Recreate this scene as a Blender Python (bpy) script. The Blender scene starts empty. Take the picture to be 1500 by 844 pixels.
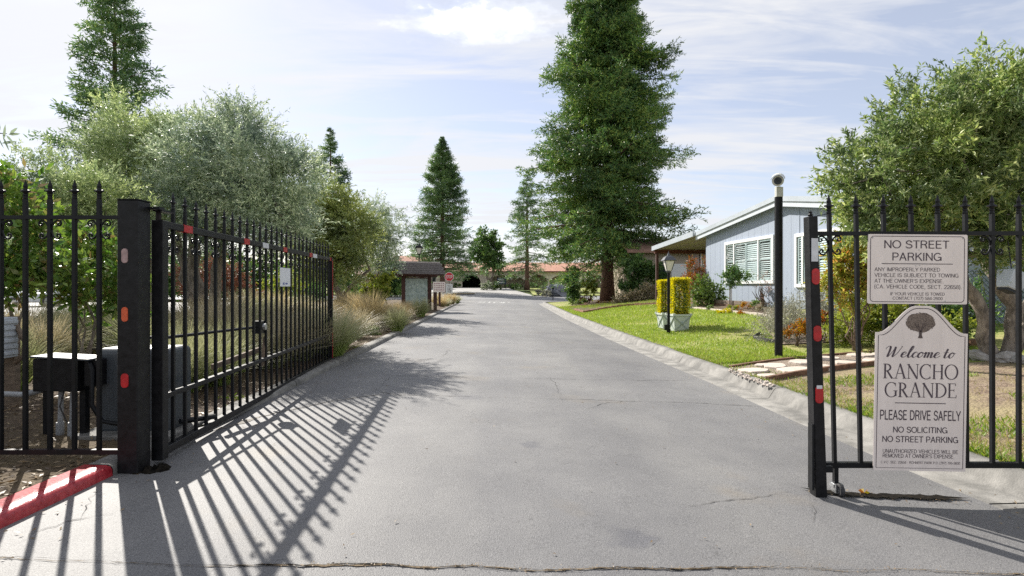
import bpy, math, random
import numpy as np
from mathutils import Vector, Matrix

random.seed(7)
rng = np.random.default_rng(11)
R = math.radians
scene = bpy.context.scene
COL = scene.collection

# ------------------------------------------------------------------ camera, world, sun, exposure
F, CX, CY, H0 = 790.0, 750.0, 420.0, 1.29
cam_d = bpy.data.cameras.new("camera")
cam_d.sensor_width = 36.0
cam_d.lens = F / 1500.0 * 36.0
cam_d.shift_y = -(422.0 - CY) / 1500.0
cam_d.clip_start = 0.05
cam_d.clip_end = 3000.0
cam = bpy.data.objects.new("camera", cam_d)
cam.location = (0, 0, H0)
cam.rotation_euler = (R(90), 0, 0)
COL.objects.link(cam)
scene.camera = cam

# sun stands ahead and to the left: shadows run (+.83, -1.09) per metre of height
SUN_DIR = Vector((-0.83, 1.09, 1.0)).normalized()      # towards the sun
SUN_EL = math.asin(SUN_DIR.z)
SUN_AZ = math.atan2(SUN_DIR.x, SUN_DIR.y)               # from +Y towards +X
sd = bpy.data.lights.new("sun", 'SUN')
sd.energy = 3.6
sd.angle = R(0.55)
sd.color = (1.0, 0.95, 0.87)
sun = bpy.data.objects.new("sun", sd)
sun.rotation_euler = SUN_DIR.to_track_quat('Z', 'Y').to_euler()
sun.location = (0, 0, 40)
COL.objects.link(sun)

scene.view_settings.view_transform = 'Standard'
scene.view_settings.look = 'None'
scene.view_settings.gamma = 1.0
scene.cycles.use_denoising = False        # keeps leaf and grit detail
scene.view_settings.exposure = 1.33

W = bpy.data.worlds.new("World")
scene.world = W
W.use_nodes = True
wn, wl = W.node_tree.nodes, W.node_tree.links
wn.clear()
def N(nodes, t, **kw):
    n = nodes.new(t)
    for k, v in kw.items():
        setattr(n, k, v)
    return n
wo = N(wn, 'ShaderNodeOutputWorld')
wb = N(wn, 'ShaderNodeBackground')
wb.inputs[1].default_value = 0.10
sky = N(wn, 'ShaderNodeTexSky', sky_type='NISHITA')
sky.sun_disc = False
sky.sun_elevation = SUN_EL
sky.sun_rotation = SUN_AZ
sky.air_density = 1.0
sky.dust_density = 0.3
sky.ozone_density = 1.2
tc = N(wn, 'ShaderNodeTexCoord')
sep = N(wn, 'ShaderNodeSeparateXYZ')
wl.new(tc.outputs['Generated'], sep.inputs[0])
# project the view direction on a flat cloud layer
zc = N(wn, 'ShaderNodeMath', operation='MAXIMUM'); wl.new(sep.outputs[2], zc.inputs[0]); zc.inputs[1].default_value = 0.0
za = N(wn, 'ShaderNodeMath', operation='ADD'); wl.new(zc.outputs[0], za.inputs[0]); za.inputs[1].default_value = 0.12
dx = N(wn, 'ShaderNodeMath', operation='DIVIDE'); wl.new(sep.outputs[0], dx.inputs[0]); wl.new(za.outputs[0], dx.inputs[1])
dy = N(wn, 'ShaderNodeMath', operation='DIVIDE'); wl.new(sep.outputs[1], dy.inputs[0]); wl.new(za.outputs[0], dy.inputs[1])
cmb = N(wn, 'ShaderNodeCombineXYZ'); wl.new(dx.outputs[0], cmb.inputs[0]); wl.new(dy.outputs[0], cmb.inputs[1])
mp = N(wn, 'ShaderNodeMapping'); wl.new(cmb.outputs[0], mp.inputs[0])
mp.inputs['Rotation'].default_value = (0, 0, R(-18)); mp.inputs['Scale'].default_value = (0.55, 1.15, 1)
mp.inputs['Location'].default_value = (3.1, 1.3, 0)
n1 = N(wn, 'ShaderNodeTexNoise'); wl.new(mp.outputs[0], n1.inputs[0])
n1.inputs['Scale'].default_value = 1.25; n1.inputs['Detail'].default_value = 9; n1.inputs['Roughness'].default_value = 0.56; n1.inputs['Distortion'].default_value = 0.7
mp2 = N(wn, 'ShaderNodeMapping'); wl.new(cmb.outputs[0], mp2.inputs[0])
mp2.inputs['Rotation'].default_value = (0, 0, R(24)); mp2.inputs['Scale'].default_value = (0.5, 2.4, 1)
n2 = N(wn, 'ShaderNodeTexNoise'); wl.new(mp2.outputs[0], n2.inputs[0])
n2.inputs['Scale'].default_value = 2.1; n2.inputs['Detail'].default_value = 10; n2.inputs['Roughness'].default_value = 0.6; n2.inputs['Distortion'].default_value = 1.2
mxn = N(wn, 'ShaderNodeMath', operation='MULTIPLY_ADD'); wl.new(n2.outputs[0], mxn.inputs[0]); mxn.inputs[1].default_value = 0.75
wl.new(n1.outputs[0], mxn.inputs[2])
cr = N(wn, 'ShaderNodeValToRGB'); wl.new(mxn.outputs[0], cr.inputs[0])
cr.color_ramp.elements[0].position = 0.74; cr.color_ramp.elements[0].color = (0.38, 0.38, 0.38, 1)
cr.color_ramp.elements[1].position = 1.0; cr.color_ramp.elements[1].color = (0.97, 0.97, 0.97, 1)
# thin cloud glows towards the sun (forward scattering)
dt = N(wn, 'ShaderNodeVectorMath', operation='DOT_PRODUCT'); wl.new(tc.outputs['Generated'], dt.inputs[0]); dt.inputs[1].default_value = SUN_DIR
dm = N(wn, 'ShaderNodeMath', operation='MAXIMUM'); wl.new(dt.outputs['Value'], dm.inputs[0]); dm.inputs[1].default_value = 0.0
pw = N(wn, 'ShaderNodeMath', operation='POWER'); wl.new(dm.outputs[0], pw.inputs[0]); pw.inputs[1].default_value = 5.0
gl = N(wn, 'ShaderNodeMath', operation='MULTIPLY_ADD'); wl.new(pw.outputs[0], gl.inputs[0]); gl.inputs[1].default_value = 0.35; gl.inputs[2].default_value = 3.55
# one brighter ragged cloudlet high over the road
pc = N(wn, 'ShaderNodeVectorMath', operation='SUBTRACT'); wl.new(cmb.outputs[0], pc.inputs[0]); pc.inputs[1].default_value = (-0.09, 1.60, 0)
pr_ = N(wn, 'ShaderNodeMapping'); wl.new(pc.outputs[0], pr_.inputs[0]); pr_.inputs['Rotation'].default_value = (0, 0, R(35)); pr_.inputs['Scale'].default_value = (3.6, 7.0, 1)
pl_ = N(wn, 'ShaderNodeVectorMath', operation='LENGTH'); wl.new(pr_.outputs[0], pl_.inputs[0])
n3 = N(wn, 'ShaderNodeTexNoise'); wl.new(cmb.outputs[0], n3.inputs[0]); n3.inputs['Scale'].default_value = 11; n3.inputs['Detail'].default_value = 9; n3.inputs['Roughness'].default_value = 0.62
ps = N(wn, 'ShaderNodeMath', operation='SUBTRACT'); wl.new(n3.outputs[0], ps.inputs[0]); 
pm_ = N(wn, 'ShaderNodeMath', operation='MULTIPLY'); wl.new(pl_.outputs['Value'], pm_.inputs[0]); pm_.inputs[1].default_value = 0.55
wl.new(pm_.outputs[0], ps.inputs[1])
pcl = N(wn, 'ShaderNodeMapRange'); wl.new(ps.outputs[0], pcl.inputs[0]); pcl.inputs[1].default_value = -0.02; pcl.inputs[2].default_value = 0.24
gl2 = N(wn, 'ShaderNodeMath', operation='MULTIPLY_ADD'); wl.new(pcl.outputs[0], gl2.inputs[0]); gl2.inputs[1].default_value = 0.9; wl.new(gl.outputs[0], gl2.inputs[2])
cc = N(wn, 'ShaderNodeVectorMath', operation='SCALE'); cc.inputs[0].default_value = (0.97, 0.985, 1.03); wl.new(gl2.outputs[0], cc.inputs['Scale'])
pmx = N(wn, 'ShaderNodeMath', operation='MAXIMUM'); wl.new(cr.outputs[0], pmx.inputs[0]); wl.new(pcl.outputs[0], pmx.inputs[1])
mx = N(wn, 'ShaderNodeMixRGB'); wl.new(pmx.outputs[0], mx.inputs[0]); 
veil = N(wn, 'ShaderNodeMixRGB', blend_type='MULTIPLY'); veil.inputs[0].default_value = 1.0; wl.new(sky.outputs[0], veil.inputs[1]); veil.inputs[2].default_value = (0.70, 0.62, 0.62, 1)
wl.new(veil.outputs[0], mx.inputs[1]); wl.new(cc.outputs[0], mx.inputs[2])
wl.new(mx.outputs[0], wb.inputs[0])
wl.new(wb.outputs[0], wo.inputs[0])

# ------------------------------------------------------------------ materials
def newmat(name):
    m = bpy.data.materials.new(name)
    m.use_nodes = True
    nt = m.node_tree
    nt.nodes.clear()
    out = nt.nodes.new('ShaderNodeOutputMaterial')
    return m, nt.nodes, nt.links, out

def pm(name, col, rough=0.6, metal=0.0, var=0.15, scale=6.0, bump=0.15, bscale=80.0, spec=0.5, col2=None, stretch=(1, 1, 1), coat=0.0):
    """procedural painted / mineral / wooden surface: two tones mixed by noise, fine bump"""
    m, n, l, out = newmat(name)
    b = n.new('ShaderNodeBsdfPrincipled')
    tcx = n.new('ShaderNodeTexCoord')
    mpx = n.new('ShaderNodeMapping'); mpx.inputs['Scale'].default_value = stretch
    l.new(tcx.outputs['Object'], mpx.inputs[0])
    nz = n.new('ShaderNodeTexNoise'); nz.inputs['Scale'].default_value = scale; nz.inputs['Detail'].default_value = 6; nz.inputs['Roughness'].default_value = 0.65
    l.new(mpx.outputs[0], nz.inputs[0])
    rp = n.new('ShaderNodeValToRGB'); l.new(nz.outputs[0], rp.inputs[0])
    c = Vector(col)
    a = [max(0, x * (1 - var)) for x in c]
    d = [min(1, x * (1 + var)) for x in c] if col2 is None else list(col2)
    rp.color_ramp.elements[0].position = 0.36; rp.color_ramp.elements[0].color = (*a, 1)
    rp.color_ramp.elements[1].position = 0.66; rp.color_ramp.elements[1].color = (*d, 1)
    l.new(rp.outputs[0], b.inputs['Base Color'])
    b.inputs['Roughness'].default_value = rough
    b.inputs['Metallic'].default_value = metal
    b.inputs['Specular IOR Level'].default_value = spec
    b.inputs['Coat Weight'].default_value = coat
    if bump:
        nb = n.new('ShaderNodeTexNoise'); nb.inputs['Scale'].default_value = bscale; nb.inputs['Detail'].default_value = 5
        l.new(mpx.outputs[0], nb.inputs[0])
        bp = n.new('ShaderNodeBump'); bp.inputs['Strength'].default_value = bump; bp.inputs['Distance'].default_value = 0.01
        l.new(nb.outputs[0], bp.inputs['Height']); l.new(bp.outputs[0], b.inputs['Normal'])
    l.new(b.outputs[0], out.inputs[0])
    return m

def leafmat(name, cols, trans=0.35, rough=0.5, spec=0.35, uvtip=None, drift=None):
    """leaf: a tone per leaf (random per island), light shines through"""
    m, n, l, out = newmat(name)
    g = n.new('ShaderNodeNewGeometry')
    rp = n.new('ShaderNodeValToRGB'); l.new(g.outputs['Random Per Island'], rp.inputs[0])
    while len(rp.color_ramp.elements) < len(cols):
        rp.color_ramp.elements.new(0.5)
    for i, c in enumerate(cols):
        rp.color_ramp.elements[i].position = i / max(1, len(cols) - 1)
        rp.color_ramp.elements[i].color = (*c, 1)
    src = rp.outputs[0]
    if uvtip is not None:
        uv = n.new('ShaderNodeUVMap'); sp = n.new('ShaderNodeSeparateXYZ'); l.new(uv.outputs[0], sp.inputs[0])
        r2 = n.new('ShaderNodeValToRGB'); l.new(sp.outputs[1], r2.inputs[0])
        r2.color_ramp.elements[0].position = 0.15; r2.color_ramp.elements[0].color = (0, 0, 0, 1)
        r2.color_ramp.elements[1].position = 0.75; r2.color_ramp.elements[1].color = (1, 1, 1, 1)
        mxx = n.new('ShaderNodeMixRGB'); l.new(r2.outputs[0], mxx.inputs[0]); l.new(src, mxx.inputs[1]); mxx.inputs[2].default_value = (*uvtip, 1)
        src = mxx.outputs[0]
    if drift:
        # light and dark clumps of the crown put into the leaf colour by noise
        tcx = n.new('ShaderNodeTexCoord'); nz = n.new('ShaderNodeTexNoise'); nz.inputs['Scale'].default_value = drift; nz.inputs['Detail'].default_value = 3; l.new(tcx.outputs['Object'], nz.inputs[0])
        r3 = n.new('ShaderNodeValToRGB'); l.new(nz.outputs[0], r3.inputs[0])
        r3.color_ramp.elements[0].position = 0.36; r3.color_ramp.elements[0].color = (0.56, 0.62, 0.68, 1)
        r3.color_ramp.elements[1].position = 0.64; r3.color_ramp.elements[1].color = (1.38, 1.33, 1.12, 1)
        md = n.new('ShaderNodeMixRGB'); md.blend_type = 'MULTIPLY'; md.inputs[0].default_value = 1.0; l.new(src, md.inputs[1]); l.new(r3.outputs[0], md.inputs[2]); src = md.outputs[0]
    b = n.new('ShaderNodeBsdfPrincipled'); b.inputs['Roughness'].default_value = rough; b.inputs['Specular IOR Level'].default_value = spec
    t = n.new('ShaderNodeBsdfTranslucent')
    l.new(src, b.inputs['Base Color'])
    hs = n.new('ShaderNodeHueSaturation'); hs.inputs['Saturation'].default_value = 1.1; hs.inputs['Value'].default_value = 1.25
    l.new(src, hs.inputs['Color']); l.new(hs.outputs[0], t.inputs[0])
    ms = n.new('ShaderNodeMixShader'); ms.inputs[0].default_value = trans
    l.new(b.outputs[0], ms.inputs[1]); l.new(t.outputs[0], ms.inputs[2]); l.new(ms.outputs[0], out.inputs[0])
    return m

def multi_ground(name, tones, scales, bump=0.5, bscale=30, rough=0.9, spec=0.25):
    """ground with patches: tones blended by noises of different sizes"""
    m, n, l, out = newmat(name)
    b = n.new('ShaderNodeBsdfPrincipled'); b.inputs['Roughness'].default_value = rough; b.inputs['Specular IOR Level'].default_value = spec
    tcx = n.new('ShaderNodeTexCoord')
    src = None
    for i, (c, s) in enumerate(zip(tones, scales)):
        if src is None:
            rgb = n.new('ShaderNodeRGB'); rgb.outputs[0].default_value = (*c, 1); src = rgb.outputs[0]
            continue
        nz = n.new('ShaderNodeTexNoise'); nz.inputs['Scale'].default_value = s; nz.inputs['Detail'].default_value = 8; nz.inputs['Roughness'].default_value = 0.7
        mpx = n.new('ShaderNodeMapping'); mpx.inputs['Location'].default_value = (i * 7.3, i * 3.1, i); l.new(tcx.outputs['Object'], mpx.inputs[0])
        l.new(mpx.outputs[0], nz.inputs[0])
        rp = n.new('ShaderNodeValToRGB'); l.new(nz.outputs[0], rp.inputs[0])
        rp.color_ramp.elements[0].position = 0.44; rp.color_ramp.elements[1].position = 0.60
        mxx = n.new('ShaderNodeMixRGB'); l.new(rp.outputs[0], mxx.inputs[0]); l.new(src, mxx.inputs[1]); mxx.inputs[2].default_value = (*c, 1)
        src = mxx.outputs[0]
    l.new(src, b.inputs['Base Color'])
    nb = n.new('ShaderNodeTexNoise'); nb.inputs['Scale'].default_value = bscale; nb.inputs['Detail'].default_value = 8
    l.new(tcx.outputs['Object'], nb.inputs[0])
    bp = n.new('ShaderNodeBump'); bp.inputs['Strength'].default_value = bump; bp.inputs['Distance'].default_value = 0.03
    l.new(nb.outputs[0], bp.inputs['Height']); l.new(bp.outputs[0], b.inputs['Normal'])
    l.new(b.outputs[0], out.inputs[0])
    return m

def asphalt_mat():
    m, n, l, out = newmat('asphalt')
    b = n.new('ShaderNodeBsdfPrincipled'); b.inputs['Roughness'].default_value = 0.62; b.inputs['Specular IOR Level'].default_value = 0.42
    tcx = n.new('ShaderNodeTexCoord')
    def noise(scale, det=6, rgh=0.6, sx=(1, 1, 1)):
        mpx = n.new('ShaderNodeMapping'); mpx.inputs['Scale'].default_value = sx; l.new(tcx.outputs['Object'], mpx.inputs[0])
        q = n.new('ShaderNodeTexNoise'); q.inputs['Scale'].default_value = scale; q.inputs['Detail'].default_value = det; q.inputs['Roughness'].default_value = rgh
        l.new(mpx.outputs[0], q.inputs[0]); return q.outputs[0]
    def ramp(src, p0, c0, p1, c1):
        rp = n.new('ShaderNodeValToRGB'); l.new(src, rp.inputs[0])
        rp.color_ramp.elements[0].position = p0; rp.color_ramp.elements[0].color = (*c0, 1)
        rp.color_ramp.elements[1].position = p1; rp.color_ramp.elements[1].color = (*c1, 1)
        return rp.outputs[0]
    def mix(f, a, c, mode='MIX', fac=None):
        q = n.new('ShaderNodeMixRGB'); q.blend_type = mode
        if fac is None: l.new(f, q.inputs[0])
        else: q.inputs[0].default_value = fac
        l.new(a, q.inputs[1]); l.new(c, q.inputs[2]); return q.outputs[0]
    base = ramp(noise(0.8, 8, 0.65), 0.3, (0.140, 0.139, 0.142), 0.7, (0.204, 0.201, 0.198))
    wheel = ramp(noise(0.5, 5, 0.5, (2.4, 0.16, 1)), 0.42, (0.92, 0.92, 0.93), 0.62, (1.04, 1.035, 1.02))
    c = mix(None, base, wheel, 'MULTIPLY', 1.0)
    grain = ramp(noise(120, 4, 0.8), 0.36, (0.60, 0.60, 0.61), 0.64, (1.36, 1.36, 1.35))
    c = mix(None, c, grain, 'MULTIPLY', 0.95)
    tan = ramp(noise(0.9, 7, 0.6), 0.58, (1, 1, 1), 0.74, (1.12, 1.02, 0.88))
    c = mix(None, c, tan, 'MULTIPLY', 1.0)
    sp = n.new('ShaderNodeTexVoronoi'); sp.inputs['Scale'].default_value = 46; l.new(tcx.outputs['Object'], sp.inputs[0])
    pits = ramp(sp.outputs['Distance'], 0.03, (0.35, 0.33, 0.32), 0.075, (1, 1, 1))
    c = mix(None, c, pits, 'MULTIPLY', 0.6)
    # hairline crazing
    vo = n.new('ShaderNodeTexVoronoi'); vo.feature = 'DISTANCE_TO_EDGE'; vo.inputs['Scale'].default_value = 4.6
    wv = n.new('ShaderNodeMixRGB'); wv.blend_type = 'ADD'; wv.inputs[0].default_value = 0.35
    wz = n.new('ShaderNodeTexNoise'); wz.inputs['Scale'].default_value = 7; wz.inputs['Detail'].default_value = 6; l.new(tcx.outputs['Object'], wz.inputs[0])
    l.new(tcx.outputs['Object'], wv.inputs[1]); l.new(wz.outputs[1], wv.inputs[2]); l.new(wv.outputs[0], vo.inputs[0])
    line = ramp(vo.outputs['Distance'], 0.004, (0.45, 0.44, 0.43), 0.013, (1, 1, 1))
    msk = ramp(noise(1.3, 4, 0.6), 0.52, (0, 0, 0), 0.62, (0.8, 0.8, 0.8))
    white = n.new('ShaderNodeRGB'); white.outputs[0].default_value = (1, 1, 1, 1)
    ln = mix(msk, white.outputs[0], line)
    c = mix(None, c, ln, 'MULTIPLY', 1.0)
    # old dark drip rings near the gate
    for (ox_, oy_, r0, r1) in ((0.80, 2.98, 0.07, 0.16), (-0.35, 6.4, 0.05, 0.22), (0.3, 4.6, 0.02, 0.10)):
        mq = n.new('ShaderNodeMapping'); mq.vector_type = 'TEXTURE'; mq.inputs['Location'].default_value = (ox_, oy_, 0); l.new(wv.outputs[0], mq.inputs[0])
        ln_ = n.new('ShaderNodeVectorMath'); ln_.operation = 'LENGTH'
        sc_ = n.new('ShaderNodeVectorMath'); sc_.operation = 'MULTIPLY'; sc_.inputs[1].default_value = (1, 1, 0); l.new(mq.outputs[0], sc_.inputs[0]); l.new(sc_.outputs[0], ln_.inputs[0])
        c = mix(None, c, ramp(ln_.outputs['Value'], r0, (0.72, 0.73, 0.78), r1, (1, 1, 1)), 'MULTIPLY', 1.0)
    lane = ramp(noise(0.22, 6, 0.7, (1, 0.7, 1)), 0.40, (0.84, 0.84, 0.85), 0.62, (1.09, 1.085, 1.07))
    c = mix(None, c, lane, 'MULTIPLY', 1.0)
    l.new(c, b.inputs['Base Color'])
    nb = n.new('ShaderNodeTexNoise'); nb.inputs['Scale'].default_value = 170; nb.inputs['Detail'].default_value = 4; l.new(tcx.outputs['Object'], nb.inputs[0])
    bp = n.new('ShaderNodeBump'); bp.inputs['Strength'].default_value = 0.55; bp.inputs['Distance'].default_value = 0.006
    l.new(nb.outputs[0], bp.inputs['Height']); l.new(bp.outputs[0], b.inputs['Normal'])
    l.new(b.outputs[0], out.inputs[0])
    return m

M = {}
M['asphalt'] = asphalt_mat()
M['asphalt_far'] = pm('street_asphalt', (0.17, 0.17, 0.175), 0.7, var=0.15, scale=0.7, bump=0.2, bscale=60)
M['drive'] = pm('drive_pavement', (0.30, 0.29, 0.28), 0.75, var=0.12, scale=0.8, bump=0.2, bscale=40)
M['concrete'] = pm('kerb_concrete', (0.165, 0.16, 0.148), 0.85, var=0.3, scale=4, bump=0.45, bscale=90, col2=(0.26, 0.25, 0.23))
M['red_paint'] = pm('red_kerb_paint', (0.33, 0.008, 0.02), 0.36, var=0.25, scale=16, bump=0.30, bscale=60, spec=0.6, col2=(0.50, 0.05, 0.06))
M['crack'] = pm('crack_filling', (0.006, 0.0055, 0.005), 0.95, var=0.5, scale=40, bump=0.6, spec=0.1, col2=(0.022, 0.018, 0.013))
M['crack_tan'] = pm('crack_litter', (0.10, 0.075, 0.045), 0.95, var=0.5, scale=30, bump=0.6, col2=(0.23, 0.17, 0.10))
M['hair_crack'] = pm('hair_crack', (0.045, 0.043, 0.042), 0.95, var=0.5, scale=6, bump=0.3, col2=(0.11, 0.105, 0.10))
M['white_mark'] = pm('road_paint', (0.36, 0.36, 0.35), 0.7, var=0.35, scale=6, bump=0.2)
M['mulch'] = multi_ground('mulch_soil', [(0.10, 0.070, 0.048), (0.165, 0.12, 0.085), (0.05, 0.035, 0.024), (0.12, 0.09, 0.05)], [1, 14, 30, 0.9], bump=0.9, bscale=45)
M['lawn'] = multi_ground('lawn_turf', [(0.20, 0.26, 0.045), (0.26, 0.30, 0.07), (0.15, 0.21, 0.035), (0.34, 0.31, 0.13)], [1, 3, 9, 0.7], bump=0.8, bscale=60)
M['dry_lawn'] = multi_ground('dry_lawn_soil', [(0.22, 0.165, 0.12), (0.29, 0.225, 0.165), (0.15, 0.105, 0.075), (0.30, 0.25, 0.14)], [1, 8, 14, 1.3], bump=0.9, bscale=40)
M['far_grass'] = multi_ground('far_grass', [(0.09, 0.13, 0.03), (0.16, 0.17, 0.05), (0.06, 0.10, 0.02)], [1, 0.4, 2], bump=0.5, bscale=12)
M['black'] = pm('black_gate_paint', (0.004, 0.0045, 0.006), 0.42, var=0.35, scale=14, bump=0.06, bscale=120, spec=0.25, col2=(0.008, 0.009, 0.0115))
M['black_worn'] = pm('black_worn_paint', (0.0045, 0.0045, 0.006), 0.43, var=0.3, scale=19, bump=0.12, bscale=60, spec=0.25, col2=(0.013, 0.013, 0.015))
M['rust_black'] = pm('rust_stained_paint', (0.007, 0.007, 0.009), 0.5, var=0.3, scale=5, bump=0.1, bscale=60, spec=0.28, col2=(0.022, 0.008, 0.009), stretch=(1, 1, 0.5))
M['red_tape'] = pm('red_reflector', (0.42, 0.01, 0.015), 0.35, var=0.2, scale=30, bump=0.1)
M['orange_tape'] = pm('orange_reflector', (0.62, 0.10, 0.03), 0.4, var=0.25, scale=30, bump=0.1)
M['pale_tape'] = pm('faded_reflector', (0.36, 0.25, 0.24), 0.5, var=0.25, scale=25, bump=0.1)
M['white_tape'] = pm('white_reflector', (0.62, 0.63, 0.65), 0.45, var=0.1, scale=20, bump=0.05)
M['white_sheet'] = pm('white_sign_sheet', (0.75, 0.77, 0.80), 0.5, var=0.06, scale=12, bump=0.05)
M['blue_ink'] = pm('blue_ink', (0.10, 0.13, 0.35), 0.6, var=0.2, bump=0)
M['sign_beige'] = pm('sign_beige_face', (0.80, 0.715, 0.665), 0.42, var=0.06, scale=4, stretch=(2.5, 1, 0.5), bump=0.04, bscale=30)
M['sign_edge'] = pm('sign_edge', (0.33, 0.30, 0.29), 0.55, var=0.15, scale=20, bump=0.1)
M['sign_ink'] = pm('sign_plum_ink', (0.075, 0.055, 0.07), 0.6, var=0.2, scale=30, bump=0)
M['sign_tree_a'] = pm('emblem_brown', (0.20, 0.155, 0.125), 0.6, var=0.2, scale=40, bump=0)
M['sign_tree_b'] = pm('emblem_dark', (0.085, 0.06, 0.055), 0.6, var=0.2, scale=40, bump=0)
M['stop_red'] = pm('stop_red', (0.60, 0.012, 0.025), 0.45, var=0.08, bump=0.03)
M['white_paint'] = pm('white_paint', (0.76, 0.77, 0.78), 0.5, var=0.05, scale=4, bump=0.08, bscale=60)
M['siding'] = pm('blue_grey_siding', (0.295, 0.34, 0.42), 0.6, var=0.05, scale=2.5, bump=0.15, bscale=50, stretch=(3, 3, 0.3))
M['rake'] = pm('rake_board_paint', (0.52, 0.56, 0.60), 0.55, var=0.06, scale=3, bump=0.1)
M['skirt'] = pm('house_skirting', (0.30, 0.33, 0.38), 0.7, var=0.1, scale=4, bump=0.2)
M['roof_white'] = pm('white_roof_metal', (0.42, 0.46, 0.50), 0.45, var=0.08, scale=2, bump=0.1, bscale=20)
M['soffit'] = pm('carport_soffit', (0.34, 0.30, 0.26), 0.7, var=0.1, scale=2, bump=0.1)
M['shutter'] = pm('shutter_paint', (0.50, 0.545, 0.555), 0.45, var=0.06, scale=5, bump=0.05)
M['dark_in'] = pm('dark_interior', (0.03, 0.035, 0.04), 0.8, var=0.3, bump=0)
M['grey_box'] = pm('grey_plastic_box', (0.055, 0.065, 0.075), 0.38, var=0.12, scale=4, bump=0.08, bscale=40)
M['pvc'] = pm('grey_pvc', (0.25, 0.26, 0.27), 0.5, var=0.15, scale=12, bump=0.1)
M['elec'] = pm('electrical_grey', (0.42, 0.45, 0.48), 0.5, var=0.1, scale=8, bump=0.1)
M['brown_wood'] = pm('dark_red_wood', (0.075, 0.030, 0.024), 0.7, var=0.35, scale=9, bump=0.5, bscale=60, stretch=(4, 4, 0.6))
M['old_wood'] = pm('weathered_wood', (0.16, 0.12, 0.085), 0.85, var=0.35, scale=9, bump=0.6, bscale=60, stretch=(1, 1, 3))
M['edging'] = pm('timber_edging', (0.16, 0.085, 0.05), 0.85, var=0.35, scale=12, bump=0.6, bscale=50)
M['shingle'] = pm('grey_shingle', (0.10, 0.085, 0.08), 0.85, var=0.4, scale=22, bump=0.5, bscale=50, col2=(0.20, 0.175, 0.165))
M['map'] = pm('map_sheet', (0.36, 0.46, 0.42), 0.4, var=0.25, scale=7, bump=0, col2=(0.52, 0.60, 0.56))
M['stucco'] = pm('cream_stucco', (0.78, 0.70, 0.60), 0.85, var=0.08, scale=2, bump=0.3, bscale=20)
M['stucco_tan'] = pm('tan_stucco', (0.44, 0.37, 0.29), 0.85, var=0.1, scale=2, bump=0.3, bscale=20)
M['stucco_pink'] = pm('pinkish_siding', (0.40, 0.31, 0.28), 0.8, var=0.1, scale=2, bump=0.3, bscale=20)
M['tiles'] = pm('terracotta_tiles', (0.38, 0.16, 0.095), 0.8, var=0.35, scale=3, bump=0.5, bscale=14, col2=(0.52, 0.27, 0.18))
M['tiles_brown'] = pm('brown_tiles', (0.26, 0.15, 0.11), 0.85, var=0.3, scale=3, bump=0.5, bscale=14)
M['fascia_red'] = pm('fascia_red_brown', (0.13, 0.04, 0.03), 0.7, var=0.2, bump=0.1)
M['bark_red'] = pm('redwood_bark', (0.13, 0.065, 0.045), 0.95, var=0.5, scale=7, bump=1.0, bscale=22, stretch=(3, 3, 0.35), col2=(0.22, 0.13, 0.095))
M['bark_grey'] = pm('olive_bark', (0.20, 0.17, 0.145), 0.95, var=0.45, scale=9, bump=1.0, bscale=26, stretch=(1.6, 1.6, 0.6), col2=(0.36, 0.31, 0.26))
M['stone_pale'] = pm('pale_flagstone', (0.50, 0.43, 0.37), 0.8, var=0.18, scale=6, bump=0.5, bscale=30)
M['rock'] = pm('field_rock', (0.40, 0.38, 0.36), 0.85, var=0.3, scale=6, bump=0.7, bscale=25)
M['rock_dark'] = pm('blue_grey_boulder', (0.20, 0.21, 0.24), 0.85, var=0.4, scale=3, bump=0.7, bscale=12)
M['brick'] = pm('red_brick_edging', (0.26, 0.12, 0.085), 0.85, var=0.35, scale=14, bump=0.5, bscale=40)
M['planter'] = pm('sage_planter_paint', (0.52, 0.57, 0.53), 0.55, var=0.06, scale=6, bump=0.12)
M['planter_dark'] = pm('sage_planter_trim', (0.30, 0.35, 0.33), 0.55, var=0.1, scale=6, bump=0.1)
M['soil'] = pm('potting_soil', (0.05, 0.035, 0.025), 0.95, var=0.4, scale=30, bump=0.6)
M['lamp_glass'] = pm('frosted_lamp_glass', (0.72, 0.69, 0.62), 0.25, var=0.05, bump=0.02)
M['lamp_cap'] = pm('lamp_cap_metal', (0.07, 0.075, 0.085), 0.35, var=0.2, scale=10, bump=0.05)
M['cam_white'] = pm('camera_housing', (0.55, 0.55, 0.50), 0.45, var=0.08, scale=20, bump=0.05)
M['steel'] = pm('galvanised_steel', (0.40, 0.41, 0.42), 0.38, metal=0.8, var=0.2, scale=20, bump=0.1)
M['rubber'] = pm('rubber', (0.03, 0.03, 0.032), 0.7, var=0.3, scale=20, bump=0.2)
M['car_paint'] = pm('car_white_paint', (0.62, 0.64, 0.66), 0.25, var=0.03, bump=0.0, coat=0.6)
M['car_glass'] = pm('car_glass', (0.03, 0.04, 0.05), 0.08, var=0.1, bump=0.0)
M['lattice'] = pm('blue_grey_lattice', (0.22, 0.28, 0.31), 0.7, var=0.15, scale=8, bump=0.2)
M['lattice_white'] = pm('pale_box_paint', (0.50, 0.55, 0.60), 0.5, var=0.06, scale=8, bump=0.05)
M['bare_twig'] = pm('bare_twig', (0.17, 0.12, 0.09), 0.9, var=0.3, scale=20, bump=0.3)
M['flag'] = pm('small_flag', (0.55, 0.45, 0.47), 0.7, var=0.1, bump=0)

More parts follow.
